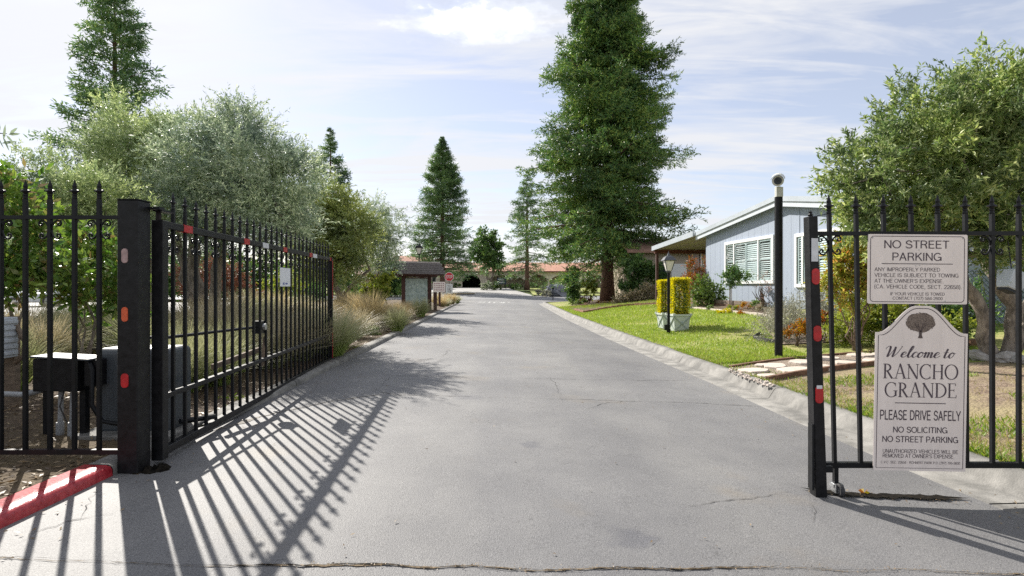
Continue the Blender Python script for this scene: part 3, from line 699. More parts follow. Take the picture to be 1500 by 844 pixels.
    T['9'] = (0.66, [ell(0.33, 0.68, 0.25, 0.26, 0, 360, 22), [(0.58, 0.66), (0.56, 0.36), (0.46, 0.12), (0.31, 0.05), (0.16, 0.10), (0.10, 0.22)]])
    T['.'] = (0.30, [[(0.15, 0.0), (0.15, 0.13)]])
    T[','] = (0.30, [[(0.16, 0.12), (0.16, 0.0), (0.10, -0.14)]])
    T["'"] = (0.24, [[(0.12, 0.98), (0.12, 0.70)]])
    T['-'] = (0.40, [[(0.07, 0.40), (0.33, 0.40)]])
    T['('] = (0.36, [[(0.28, 1.05), (0.14, 0.75), (0.11, 0.45), (0.15, 0.10), (0.28, -0.20)]])
    T[')'] = (0.36, [[(0.08, 1.05), (0.22, 0.75), (0.25, 0.45), (0.21, 0.10), (0.08, -0.20)]])
    return T
SANS = sans_strokes()
def lettering(s, u0, u1, v0, v1, parent, mat, to_world, offset=0.0, name='lettering', weight=0.105):
    """a line of sans capitals fitted between u0 and u1, baseline v0, cap height v1 - v0"""
    w_ = weight + offset * 2.2
    mb = MB(); zl = []; x = 0.0; k = 0
    for ch in s:
        if ch == ' ':
            x += 0.38; continue
        adv, st = SANS[ch]
        for q in st:
            k += 1
            ribbon2d([(x + a, b) for a, b in q], w_, mb, zl, k % 7)
        x += adv
    v = np.array(mb.v)[:, :2]; xmin, xmax = v[:, 0].min(), v[:, 0].max()
    U = u0 + (v[:, 0] - xmin) / (xmax - xmin) * (u1 - u0); V = v0 + v[:, 1] * (v1 - v0)
    m2 = MB(); m2.f = list(mb.f)
    m2.v = [tuple(to_world(a, b, 0.00012 * z)) for a, b, z in zip(U, V, zl)]
    return m2.build(name, mat, parent)

def serif_word(word, adv_gap=0.05):
    """roman capitals drawn as thick and thin strokes; cap height 1"""
    mb = MB(); zl = []; x = 0.0; k = [0]
    TH, TN = 0.125, 0.045
    def S(pts, w):
        k[0] += 1
        ribbon2d([(px + x, py) for px, py in pts], w, mb, zl, k[0] % 7)
    def A(cx, cy, rx, ry, a0, a1, lo=TN, hi=TH):
        p, c = arc(cx, cy, rx, ry, a0, a1); S(p, lo + (hi - lo) * c ** 1.5)
    def serif(a, b, y): S([(a, y), (b, y)], 0.04)
    for ch in word:
        if ch == 'R':
            S([(0.14, 0), (0.14, 1)], TH); serif(0, 0.3, 0.02); serif(0.0, 0.25, 0.98)
            A(0.2, 0.745, 0.33, 0.235, 90, -90); S([(0.14, 0.98), (0.22, 0.98)], TN); S([(0.14, 0.51), (0.3, 0.51)], TN)
            S([(0.30, 0.52), (0.66, 0.0)], TH); serif(0.58, 0.8, 0.02); w = 0.8
        elif ch == 'A':
            S([(0.08, 0.0), (0.40, 1.02)], 0.05); S([(0.39, 1.02), (0.74, 0.0)], TH); S([(0.18, 0.35), (0.6, 0.35)], 0.042); serif(-0.02, 0.2, 0.02); serif(0.6, 0.88, 0.02); w = 0.86
        elif ch == 'N':
            S([(0.13, 0), (0.13, 0.98)], 0.05); S([(0.10, 0.98), (0.76, 0.0)], TH); S([(0.77, 0.0), (0.77, 0.98)], 0.05); serif(0.02, 0.25, 0.02); serif(0.65, 0.88, 0.98); serif(0.0, 0.2, 0.98); w = 0.9
        elif ch == 'C':
            A(0.48, 0.5, 0.44, 0.50, 48, 312); S([(0.78, 0.72), (0.78, 0.99)], 0.035); S([(0.78, 0.02), (0.78, 0.2)], 0.02); w = 0.86
        elif ch == 'H':
            S([(0.15, 0), (0.15, 1)], TH); S([(0.72, 0), (0.72, 1)], TH); S([(0.15, 0.52), (0.72, 0.52)], 0.042)
            for q in (0.15, 0.72):
                serif(q - 0.13, q + 0.13, 0.02); serif(q - 0.13, q + 0.13, 0.98)
            w = 0.88
        elif ch == 'O':
            A(0.5, 0.5, 0.45, 0.50, 0, 360); w = 1.0
        elif ch == 'G':
            A(0.48, 0.5, 0.44, 0.50, 48, 320); S([(0.78, 0.74), (0.78, 0.99)], 0.035); S([(0.80, 0.07), (0.80, 0.42)], TH); serif(0.64, 0.92, 0.43); w = 0.94
        elif ch == 'D':
            S([(0.15, 0), (0.15, 1)], TH); A(0.25, 0.5, 0.55, 0.48, 90, -90); S([(0.02, 0.98), (0.27, 0.98)], 0.042); S([(0.02, 0.02), (0.27, 0.02)], 0.042); w = 0.88
        elif ch == 'E':
            S([(0.15, 0), (0.15, 1)], TH); serif(0.02, 0.6, 0.98); serif(0.02, 0.64, 0.02); S([(0.15, 0.53), (0.48, 0.53)], 0.042)
            S([(0.59, 0.82), (0.59, 0.99)], 0.04); S([(0.48, 0.44), (0.48, 0.62)], 0.035); S([(0.64, 0.01), (0.66, 0.21)], 0.04); w = 0.72
        x += w + adv_gap
    return np.array(mb.v)[:, :2], mb.f, np.array(zl), x - adv_gap

def catmull(pts, n=9):
    p = np.array(pts, float); p = np.vstack([2 * p[0] - p[1], p, 2 * p[-1] - p[-2]]); out = []
    for i in range(1, len(p) - 2):
        for t in np.linspace(0, 1, n, endpoint=False):
            a, b, c, d = p[i - 1], p[i], p[i + 1], p[i + 2]
            out.append(0.5 * (2 * b + (c - a) * t + (2 * a - 5 * b + 4 * c - d) * t * t + (3 * b - a - 3 * c + d) * t ** 3))
    out.append(p[-2]); return np.array(out)

SCRIPT = {
 'W': (0.92, [[(-0.10, 0.70), (-0.06, 0.86), (0.05, 0.97), (0.15, 0.9), (0.16, 0.5), (0.13, 0.1), (0.17, 0.02)], [(0.17, 0.02), (0.34, 0.45), (0.46, 0.93)], [(0.46, 0.93), (0.46, 0.5), (0.44, 0.1), (0.48, 0.02)], [(0.48, 0.02), (0.68, 0.4), (0.78, 0.75), (0.84, 0.95), (0.76, 1.0)]]),
 'e': (0.36, [[(0.0, 0.2), (0.2, 0.27), (0.28, 0.4), (0.2, 0.49), (0.08, 0.38), (0.04, 0.15), (0.13, 0.01), (0.26, 0.06), (0.38, 0.2)]]),
 'l': (0.30, [[(0.0, 0.15), (0.18, 0.55), (0.27, 0.92), (0.2, 1.0), (0.12, 0.7), (0.08, 0.2), (0.13, 0.01), (0.22, 0.04), (0.31, 0.18)]]),
 'c': (0.34, [[(0.30, 0.38), (0.22, 0.49), (0.09, 0.38), (0.04, 0.16), (0.13, 0.01), (0.25, 0.06), (0.36, 0.2)]]),
 'o': (0.38, [[(0.22, 0.49), (0.09, 0.38), (0.04, 0.16), (0.13, 0.0), (0.25, 0.1), (0.31, 0.32), (0.22, 0.49)], [(0.24, 0.46), (0.32, 0.38), (0.42, 0.42)]]),
 'm': (0.62, [[(0.0, 0.36), (0.07, 0.49), (0.09, 0.3), (0.07, 0.0)], [(0.08, 0.2), (0.19, 0.46), (0.27, 0.44), (0.27, 0.25), (0.25, 0.0)], [(0.26, 0.2), (0.37, 0.46), (0.46, 0.44), (0.45, 0.2), (0.46, 0.02), (0.54, 0.04), (0.63, 0.2)]]),
 't': (0.30, [[(0.15, 0.82), (0.10, 0.4), (0.08, 0.1), (0.14, 0.0), (0.22, 0.05), (0.32, 0.2)], [(-0.05, 0.47), (0.26, 0.50)]]),
 ' ': (0.22, []),
}
def script_line(s):
    mb = MB(); zl = []; x = 0.0; k = 0
    for ch in s:
        adv, st = SCRIPT[ch]
        for q in st:
            p = catmull(q); p[:, 0] += x + 0.22 * p[:, 1]
            d = np.gradient(p, axis=0); d /= np.maximum(np.linalg.norm(d, axis=1, keepdims=True), 1e-9)
            down = np.clip(-d[:, 1] * 0.9 + 0.1, 0, 1)
            k += 1; ribbon2d(p, 0.035 + 0.085 * np.convolve(np.pad(down, 2, 'edge'), np.ones(5) / 5, 'valid'), mb, zl, k % 7)
        x += adv
    return np.array(mb.v)[:, :2], mb.f, np.array(zl), x

def drawn(data, u0, u1, v0, cap, parent, mat, to_world, name='lettering'):
    v, f, zl, w = data
    xmin, xmax = v[:, 0].min(), v[:, 0].max()
    U = u0 + (v[:, 0] - xmin) / (xmax - xmin) * (u1 - u0); V = v0 + v[:, 1] * cap
    mb = MB(); mb.v = [tuple(to_world(a, b, 0.00012 * z)) for a, b, z in zip(U, V, zl)]; mb.f = list(f)
    return mb.build(name, mat, parent)

# ------------------------------------------------------------------ iron fence, gate leaf, gate panel
PPM = F / 3.5
def picket_bar(mb, x, y, z0, z1, w=0.022, lean=0.0, zr=1.0):
    mb.box((0, 0, (z0 + z1) / 2), (w, w, z1 - z0)); return mb
def finial_prof():
    return [(0.0125, -0.062), (0.0165, -0.056), (0.0165, -0.046), (0.0135, -0.042), (0.0175, -0.037), (0.0175, -0.030), (0.012, -0.026),
            (0.022, -0.014), (0.034, -0.012), (0.030, -0.003), (0.016, 0.0), (0.0135, 0.012), (0.0165, 0.022), (0.009, 0.042), (0.0012, 0.066)]
FIN = MB().lathe(finial_prof(), n=8, sy=0.62).mesh('spear_tip', M['black'])
def scroll_mesh():
    mb = MB()
    for s_ in (-1, 1):
        for up in (1, -1):
            k_ = 1.0 if up > 0 else 0.92
            q = [(0.009, 0.0), (0.013, 0.022), (0.026, 0.046), (0.045, 0.060), (0.064, 0.058), (0.074, 0.044), (0.069, 0.029), (0.056, 0.026), (0.049, 0.036), (0.055, 0.044)]
            c_ = [(0.009, 0.0)] + q[1:]
            pts = [(s_ * a * k_, 0.0, up * b) for a, b in c_]
            out = []
            for a, b in zip(pts[:-1], pts[1:]):
                out += [a, tuple((np.array(a) + np.array(b)) / 2)]
            mb.tube(out + [pts[-1]], 0.0058, n=5)
    return mb.mesh('scroll', M['black'], smooth=True)
SCR = scroll_mesh()

def picket(parent, base, z0, z1, scroll_z=None, w=0.022, lean=0.0, rz=0.0, mat=None, tip=True, hide_scroll=False):
    """one bar of an iron fence with its spear tip and scrolls; base = world x,y of its foot line"""
    o = bpy.data.objects.new('picket', get_bar(round(z1 - z0, 3), w, mat or M['black']))
    COL.objects.link(o); o.parent = parent
    rl = root_loc(parent)
    o.location = (base[0] - rl[0], base[1] - rl[1], z0 - rl[2]); o.rotation_euler = (0, -lean, rz)
    if tip:
        t = link('spear_tip', FIN, o); t.location = (0, 0, z1 - z0 + 0.06)
    if scroll_z is not None:
        s_ = link('scroll', SCR, o); s_.location = (0, 0, scroll_z - z0)
    return o
_bars = {}
def get_bar(h, w, mat):
    k = (h, w, mat.name)
    if k not in _bars:
        _bars[k] = MB().box((0, 0, h / 2), (w, w, h)).mesh('picket', mat)
    return _bars[k]

def capsule(parent, name, c, w, h, mat, nrm=(0, -1, 0), t=0.004):
    """rounded sticker on a vertical face"""
    n_ = Vector(nrm).normalized(); side = Vector((0, 0, 1)).cross(n_).normalized()
    pts = []
    r = w / 2
    for a in np.linspace(0, 180, 9): pts.append((r * math.cos(R(a)), h / 2 - r + r * math.sin(R(a)) * 0.9))
    for a in np.linspace(180, 360, 9): pts.append((r * math.cos(R(a)), -h / 2 + r + r * math.sin(R(a)) * 0.9))
    k = len(pts); C = Vector(c)
    vs = [C + side * a + Vector((0, 0, b)) for a, b in pts] + [C + n_ * t + side * a * 0.93 + Vector((0, 0, b * 0.97)) for a, b in pts]
    fs = [tuple(range(k, 2 * k))] + [(i, (i + 1) % k, (i + 1) % k + k, i + k) for i in range(k)]
    return MB().add(vs, fs).build(name, mat, parent)

# fixed fence left of the drive
FY = 3.52
fence = empty('iron_fence', (-3.4, FY, 0.2), 'black iron fence with spear tips standing over the mulch beside the red kerb', 'fence')
MB().bar((-6.2, FY, 1.742), (-2.56, FY, 1.742), 0.028, 0.024).build('top_rail', M['black'], fence)
MB().bar((-6.2, FY, 0.213), (-2.56, FY, 0.213), 0.032, 0.032).build('bottom_rail', M['rust_black'], fence)
for i in range(21):
    x = -2.694 - i * 0.1605
    picket(fence, (x, FY), 0.20, 1.862, 1.662 if i % 2 == 0 else None)
MB().box((-6.24, FY, 0.95), (0.08, 0.08, 1.6)).build('end_post', M['black'], fence)

# gate post with hinge arm and stickers
gp = empty('gate_post', (-2.498, 3.56, 0.06), 'thick square black steel post at the hinge of the open gate', 'gate post')
MB().box((-2.498, 3.565, 0.955), (0.134, 0.13, 1.80)).build('post', M['black_worn'], gp, bev=0.006)
MB().box((-2.498, 3.565, 1.858), (0.142, 0.138, 0.006)).build('cap', M['black'], gp)
MB().box((-2.41, 3.63, 1.815), (0.11, 0.055, 0.016)).box((-2.40, 3.72, 1.806), (0.06, 0.14, 0.012)).build('hinge_strap', M['black'], gp)
MB().tube([(-2.425, 3.70, 1.73), (-2.425, 3.70, 1.80)], 0.018, 10).build('hinge_pin', M['rust_black'], gp)
for z_, m_, nm, w_ in ((1.49, M['pale_tape'], 'faded_reflector', 0.042), (1.11, M['orange_tape'], 'orange_reflector', 0.042), (0.68, M['red_tape'], 'red_reflector', 0.05)):
    capsule(gp, nm, (-2.513, 3.4998, z_), w_, 0.10, m_)
mbp = MB()
for k in range(14):
    a = random.uniform(0, 6.28); r_ = random.uniform(0.03, 0.12)
    mbp.lathe([(random.uniform(.02, .05), 0), (0.018, random.uniform(.012, .03)), (0.004, 0.032)], (-2.37 + r_ * math.cos(a), 3.58 + r_ * .7 * math.sin(a), float(zroad(-2.4, 3.6)) - 0.004), n=7)
mbp.build('tar_footing', M['crack'], gp)

# open gate leaf along the kerb
GA = Vector((-2.428, 3.72, 0)); GB = Vector((-2.885, 8.56, 0))
gd = (GB - GA).normalized(); gn = Vector((gd.y, -gd.x, 0))          # gn points to the road
gz = math.atan2(gd.y, gd.x)
gate = empty('entrance_gate', (GA.x, GA.y, 0.1), 'long black iron driveway gate swung open along the kerb, red tape on its top rail', 'gate')
ZT, ZM, ZB = 1.722, 0.525, 0.145
def gpt(t, z, off=0.0): return GA + gd * t + gn * off + Vector((0, 0, z))
GL = (GB - GA).length
MB().bar(gpt(0.0, 0.10), gpt(0.0, ZT + 0.025), 0.075, 0.075, up=gn).build('hinge_stile', M['black_worn'], gate, bev=0.004)
MB().bar(gpt(GL, 0.10), gpt(GL, ZT + 0.025), 0.07, 0.07, up=gn).build('end_stile', M['black'], gate, bev=0.004)
MB().bar(gpt(0.04, ZT), gpt(GL - 0.035, ZT), 0.048, 0.05).build('top_rail', M['black_worn'], gate, bev=0.003)
MB().bar(gpt(0.04, ZM), gpt(GL - 0.035, ZM), 0.042, 0.036).build('middle_rail', M['black_worn'], gate, bev=0.003)
MB().bar(gpt(0.04, ZB), gpt(GL - 0.035, ZB), 0.052, 0.055).build('bottom_rail', M['black_worn'], gate, bev=0.003)
npk = 28
for i in range(npk):
    t = 0.17 + (GL - 0.30) * i / (npk - 1)
    p = gpt(t, 0)
    bent = 0.0
    picket(gate, (p.x, p.y), 0.165, 1.845, 1.60 if i % 2 == 0 else None, rz=gz, lean=bent)
def tape(t, ln, mat, name):
    MB().bar(gpt(t - ln / 2, ZT), gpt(t + ln / 2, ZT), 0.052, 0.054).build(name, mat, gate)
for px in (271, 358, 415, 453, 483):
    # where the rail crosses that picture column
    k = (px - CX) / F; t = (k * GA.y - GA.x) / (gd.x - k * gd.y); tape(t, 0.13, M['red_tape'], 'red_tape')
for px in (386, 459):
    k = (px - CX) / F; t = (k * GA.y - GA.x) / (gd.x - k * gd.y); tape(t, 0.17 if px < 400 else 0.2, M['white_tape'], 'white_tape')
MB().bar(gpt(GL, 0.16, 0.0375), gpt(GL, 0.62, 0.0375), 0.02, 0.006, up=gn).bar(gpt(GL, 1.1, 0.0375), gpt(GL, 1.7, 0.0375), 0.02, 0.006, up=gn).build('red_edge', M['red_tape'], gate)
# operator arm hanging on the leaf
MB().bar(gpt(1.95, 0.93, -0.05), gpt(1.95, 0.80, -0.05), 0.10, 0.09, up=gn).build('arm_bracket', M['black'], gate)
MB().tube([gpt(1.95, 0.87, 0.0), gpt(1.95, 0.87, 0.028)], 0.035, 10).build('bracket_bolt', M['steel'], gate)
MB().tube([gpt(1.85, 0.87, -0.07), (-2.72, 4.25, 0.89), (-2.85, 4.12, 0.90)], 0.014, 8).build('operator_arm', M['black'], gate)
MB().bar(gpt(1.95, 0.63, -0.04), gpt(1.2, 0.56, -0.18), 0.03, 0.05).bar(gpt(2.05, 0.75, -0.02), gpt(1.98, 0.45, -0.02), 0.03, 0.02).build('lower_bracket', M['old_wood'], gate)

# small white notice on the leaf
k = (414 - CX) / F; t = (k * GA.y - GA.x) / (gd.x - k * gd.y)
no = empty('gate_notice', gpt(t, 1.40, 0.03), 'small plain white square notice fixed to the pickets of the open gate', 'notice')
MB().bar(gpt(t - 0.18, 1.40, 0.03), gpt(t + 0.18, 1.40, 0.03), 0.004, 0.215).build('sheet', M['white_sheet'], no)
mb = MB()
for q, hh in ((-0.09, 0.022), (-0.06, 0.03), (0.0, 0.018), (0.03, 0.022), (0.06, 0.012)):
    mb.bar(gpt(t + q, 1.325, 0.0335), gpt(t + q + 0.018, 1.325, 0.0335), 0.002, hh)
mb.build('printed_marks', M['blue_ink'], no)

# closed panel with the signs
panel = empty('sign_gate', (3.2, 3.5, 0.1), 'black iron gate panel with spear tips that carries the two beige signs', 'gate')
PY = 3.52
def ppx(px): return (px - CX) / PPM
MB().bar((ppx(1190), PY, 1.636), (5.0, PY, 1.640), 0.028, 0.026).build('top_rail', M['black'], panel)
MB().bar((ppx(1206), PY, 0.128), (5.0, PY, 0.125), 0.034, 0.034).build('bottom_rail', M['black'], panel)
tops = [1217, 1256.5, 1297, 1337.5, 1377, 1417.5, 1457, 1496.5]
for i in range(15):
    xt = ppx(tops[i]) if i < 8 else ppx(1496.5 + 39.7 * (i - 7))
    lean = 0.022 * max(0, 1 - i / 6.5)
    xb = xt + lean * 1.66
    picket(panel, (xb, PY), 0.115, 1.765, 1.56 if i in (0, 6, 12) else None, lean=lean)
MB().box((5.03, PY, 0.85), (0.08, 0.08, 1.8)).build('hinge_stile', M['black'], panel)
# leg of the first picket and its castor wheel
fx = ppx(1226.5)
MB().box((fx, PY, 0.065), (0.026, 0.026, 0.13)).build('castor_leg', M['black'], panel)
zc_ = float(zroad(fx, PY))
MB().box((fx - 0.005, PY - 0.005, 0.0), (0.05, 0.05, 0.02)).box((fx - 0.022, PY - 0.02, -0.015), (0.006, 0.05, 0.055)).box((fx + 0.024, PY - 0.02, -0.015), (0.006, 0.05, 0.055)).build('castor_fork', M['steel'], panel)
wh = MB().lathe([(0.006, -0.014), (0.036, -0.014), (0.040, -0.008), (0.040, 0.008), (0.036, 0.014), (0.006, 0.014)], (fx + 0.004, PY - 0.04, zc_ + 0.04), n=18, axis='X').build('castor_wheel', M['rubber'], panel, smooth=False)
MB().lathe([(0.004, -0.017), (0.022, -0.016), (0.022, 0.016), (0.004, 0.017)], (fx + 0.004, PY - 0.04, zc_ + 0.04), n=14, axis='X').build('hub', M['steel'], wh)

# leaning latch post
lp = empty('latch_post', (ppx(1197), 3.46, -0.07), 'black leaning latch post with a white strip and red reflectors beside the castor wheel', 'gate post')
def lpx(z): return ppx(1197.5) - 0.0 + (ppx(1185.5) - ppx(1197.5)) * (z + 0.065) / (1.742 + 0.065)
T0, T1 = -0.09, 1.742
mb = MB(); w0, w1 = 0.074, 0.054
for z_, w_ in ((T0, w0), (T1, w1)):
    x_ = lpx(z_)
    for a, b in ((-1, 0), (1, 0), (1, 1), (-1, 1)): mb.v.append((x_ + a * w_ / 2, 3.45 + b * 0.075, z_))
mb.f = [(3, 2, 1, 0), (4, 5, 6, 7), (0, 1, 5, 4), (1, 2, 6, 5), (2, 3, 7, 6), (3, 0, 4, 7)]
mb.build('post', M['black_worn'], lp, bev=0.004)
MB().lathe([(0.012, 0), (0.016, 0.012), (0.01, 0.02), (0.012, 0.03), (0.003, 0.036)], (lpx(1.742) - 0.004, 3.48, 1.742), n=8).build('finial', M['black'], lp)
MB().box((lpx(0.2) - 0.05, 3.47, 0.20), (0.014, 0.05, 0.42)).build('stop_plate', M['black'], lp)
MB().box((lpx(0.12) + 0.06, 3.48, 0.115), (0.05, 0.03, 0.04)).build('latch_tab', M['black'], lp)
MB().box((lpx(1.525), 3.4485, 1.525), (0.042, 0.004, 0.148)).build('white_strip', M['white_tape'], lp)
for z_, h_ in ((1.355, 0.11), (0.99, 0.108), (0.60, 0.12)):
    capsule(lp, 'red_reflector', (lpx(z_) + 0.003, 3.4498, z_), 0.052, h_, M['red_tape'])
MB().box((lpx(0.645) + 0.003, 3.4462, 0.648), (0.036, 0.002, 0.022)).build('bare_patch', M['white_tape'], lp)

# small sagging wire from house to post tips
wr = MB().tube([(ppx(1185), 3.50, 1.735), (ppx(1200), 3.51, 1.752), (ppx(1214), 3.52, 1.765)], 0.0022, 4).build('wire', M['black'])
tag(wr, 'thin black wire strung from the latch post to the first spear tip', 'wire')

# signs -------------------------------------------------------------
def sign_frame(cx_px, cy_px, D, rot):
    c = Vector(P(cx_px, cy_px, D)); cr_, sr_ = math.cos(rot), math.sin(rot)
    sc = D / F
    def to_world(px, py, out=0.0):
        """picture units about the sign's centre -> sign plane, turned by rot"""
        u, v = (px - cx_px) * sc, -(py - cy_px) * sc
        return c + Vector((u * cr_ - v * sr_, -out, u * sr_ + v * cr_))
    return c, to_world
DS = 3.485
SROT = R(-1.0)
c1, w1f = sign_frame(1344.5, 394.5, DS, R(-0.5))
s1 = empty('parking_sign', c1, 'beige rectangular sign reading NO STREET PARKING wired to the gate panel', 'sign')
def rounded(x0, y0, x1, y1, r, n=5):
    pts = []
    for (ox, oy, a0) in ((x1 - r, y0 + r, -90), (x1 - r, y1 - r, 0), (x0 + r, y1 - r, 90), (x0 + r, y0 + r, 180)):
        for a in np.linspace(a0, a0 + 90, n): pts.append((ox + r * math.cos(R(a)), oy + r * math.sin(R(a))))
    return pts
def plate(poly, w, th, name, mats, parent):
    k = len(poly)
    vs = [w(a, b, 0.0) for a, b in poly] + [w(a, b, -th) for a, b in poly]
    mb = MB().add(vs, [tuple(range(k)), tuple(reversed(range(k, 2 * k)))] + [(i, (i + 1) % k, (i + 1) % k + k, i + k) for i in range(k)])
    o = mb.build(name, mats, parent)
    import bmesh
    bm = bmesh.new(); bm.from_mesh(o.data); bmesh.ops.recalc_face_normals(bm, faces=bm.faces); bm.to_mesh(o.data); bm.free()
    if len(mats) > 1:
        for i, p in enumerate(o.data.polygons): p.material_index = 0 if i == 0 else 1
    return o
def outline(poly, wpx, w, name, mat, parent, out=0.0006):
    p = np.array(poly); pc = p.mean(0)
    d = np.roll(p, -1, 0) - np.roll(p, 1, 0); d /= np.maximum(np.linalg.norm(d, axis=1, keepdims=True), 1e-9); nr = np.stack([-d[:, 1], d[:, 0]], 1)
    a = p + nr * wpx / 2; b = p - nr * wpx / 2; k = len(p)
    vs = [w(x, y, out) for x, y in a] + [w(x, y, out) for x, y in b]
    return MB().add(vs, [(i, (i + 1) % k, (i + 1) % k + k, i + k) for i in range(k)]).build(name, mat, parent)
plate(rounded(1271.5, 343.5, 1417, 445.5, 2.0), w1f, 0.006, 'panel', [M['sign_beige'], M['sign_edge']], s1)
outline(rounded(1275, 346.5, 1412.5, 442.5, 5), 1.0, w1f, 'border', M['sign_ink'], s1)
TO = lambda w: (lambda u, v, e=0.0: w(u, v, 0.0008 + e))
def line_px(s, x0, x1, ybase, ytop, parent, w, mat=None, offset=0.0):
    return lettering(s, x0, x1, ybase, ytop, parent, mat or M['sign_ink'], TO(w), offset)
line_px('NO STREET', 1295, 1390, 364, 352.4, s1, w1f, offset=0.006)
line_px('PARKING', 1307, 1379, 382, 370.4, s1, w1f, offset=0.006)
place2d(np.array([(1291.5, 386.1), (1395.5, 386.1), (1395.5, 387.2), (1291.5, 387.2)]), [(0, 1, 2, 3)], 'rule_line', s1, M['sign_ink'], TO(w1f))
line_px('ANY IMPROPERLY PARKED', 1281, 1377, 397.8, 392.2, s1, w1f)
line_px('VEHICLE IS SUBJECT TO TOWING', 1281, 1404, 406.2, 400.6, s1, w1f)
line_px("AT THE OWNER'S EXPENSE.", 1281, 1382, 414.6, 409.0, s1, w1f)
line_px('(CA. VEHICLE CODE, SECT. 22658).', 1281, 1408.5, 423.0, 417.4, s1, w1f)
line_px('IF YOUR VEHICLE IS TOWED', 1304.5, 1384, 433.0, 428.5, s1, w1f)
line_px('CONTACT (707) 584-2600', 1308, 1381, 439.4, 434.9, s1, w1f)

for bu, bv in ((1346, 366), (1341.5, 389.5), (1347, 389), (1385, 441), (1278, 349), (1410, 349)):
    q_ = [w1f(bu + 0.75 * math.cos(k), bv + 0.75 * math.sin(k), e) for e in (0.0, 0.003) for k in np.linspace(0, 5.24, 6)]
    MB().add(q_, [(6, 7, 8, 9, 10, 11)] + [(k, (k + 1) % 6, (k + 1) % 6 + 6, k + 6) for k in range(6)]).build('bolt', M['steel'], s1)
c2, w2f = sign_frame(1348.5, 585.0, DS, R(-1.05))
s2 = empty('welcome_sign', c2, 'tall beige arched-top sign with a tree emblem reading Welcome to RANCHO GRANDE', 'sign')
def arched(inset):
    x0, x1, yb, ysh, cxm = 1281 + inset, 1416 - inset, 690 - inset, 488 + inset, 1348.5
    pts = [(x0, yb), (x1, yb), (x1, ysh)]
    half = (x1 - x0) / 2
    # concave flare, then the round crown
    for t in np.linspace(0.05, 1, 14):
        xx = x1 - 4 - (half - 4) * t
        s_ = t
        pts.append((xx, ysh - (40.0) * (0.5 - 0.5 * math.cos(math.pi * min(1, s_ * 1.12))) ** 0.9))
    top = [p for p in pts[3:]]
    left = [(2 * cxm - a, b) for a, b in reversed(top[:-1])]
    return pts + left + [(x0, ysh)]
plate(arched(0), w2f, 0.006, 'panel', [M['sign_beige'], M['sign_edge']], s2)
outline(arched(4.0), 1.1, w2f, 'border', M['sign_ink'], s2)
# tree emblem
mb = MB(); zl = []
el = [(1346.5 + 21.2 * math.cos(a) * (1 + 0.05 * math.sin(7 * a)), 472.5 + 14.2 * math.sin(a) * (1 + 0.06 * math.sin(5 * a + 1))) for a in np.linspace(0, 2 * math.pi, 40, endpoint=False)]
mb.add([w2f(a, b, 0.0006) for a, b in el], [tuple(range(40))])
mb.build('tree_emblem_crown', M['sign_tree_a'], s2)
mb = MB()
for i in range(520):
    a = random.uniform(0, 2 * math.pi); r_ = math.sqrt(random.random()) * 1.03
    ex, ey = 1346.5 + 21.2 * r_ * math.cos(a), 472.5 + 14.2 * r_ * math.sin(a)
    q = random.uniform(0.35, 0.75); th = random.uniform(0, 3.1)
    mb.add([w2f(ex + q * math.cos(th + b), ey + q * 0.8 * math.sin(th + b), 0.0009 + 0.00012 * (i % 6)) for b in (0, 1.5, 3.1, 4.6)], [(0, 1, 2, 3)])
tag(mb.build('emblem_leaf_dots', M['sign_tree_b'], s2), kind='stuff')
mb = MB().add([w2f(a, b, 0.0018) for a, b in ((1344.2, 484), (1348.6, 484), (1348.4, 491), (1350, 495.6), (1342.8, 495.6), (1344.4, 491))], [(0, 1, 2, 3, 4, 5)])
for dx_ in (-9, -4, 4, 9):
    mb.add([w2f(a, b, 0.0019) for a, b in ((1345.9, 486), (1347.1, 486), (1346.5 + dx_ + 0.5, 474), (1346.5 + dx_ - 0.5, 474))], [(0, 1, 2, 3)])
mb.build('tree_emblem_trunk', M['sign_tree_b'], s2)
TW2 = lambda u, v, e=0.0: w2f(u, v, 0.0008 + e)
drawn(script_line('Welcome to'), 1296, 1399.5, 524.0, -16.5, s2, M['sign_ink'], TW2)
drawn(serif_word('RANCHO'), 1293, 1403, 555.2, -21.5, s2, M['sign_ink'], TW2)
drawn(serif_word('GRANDE'), 1295.5, 1401, 582.3, -21.3, s2, M['sign_ink'], TW2)
place2d(np.array([(1311, 590.2), (1385.5, 590.2), (1385.5, 591.4), (1311, 591.4)]), [(0, 1, 2, 3)], 'rule_line', s2, M['sign_ink'], TO(w2f))
line_px('PLEASE DRIVE SAFELY', 1289.5, 1408, 615.6, 601.4, s2, w2f, offset=0.014)
line_px('NO SOLICITING', 1309, 1388.5, 634.2, 625.6, s2, w2f, offset=0.012)
line_px('NO STREET PARKING', 1293.5, 1404.5, 648.2, 639.4, s2, w2f, offset=0.012)
line_px('UNAUTHORIZED VEHICLES WILL BE', 1294.5, 1404.5, 664.2, 658.6, s2, w2f, offset=0.004)
line_px("REMOVED AT OWNER'S EXPENSE.", 1294.5, 1399, 671.0, 665.4, s2, w2f, offset=0.004)
line_px('C.V.C. SEC. 22658 - ROHNERT PARK P.D. (707) 795-2600', 1292, 1408, 679.6, 676.0, s2, w2f)
# ------------------------------------------------------------------ vegetation builders
def leaf_mesh(name, v, q, mat, org):
    return quads_mesh(name, v - np.array(org), q, mat)

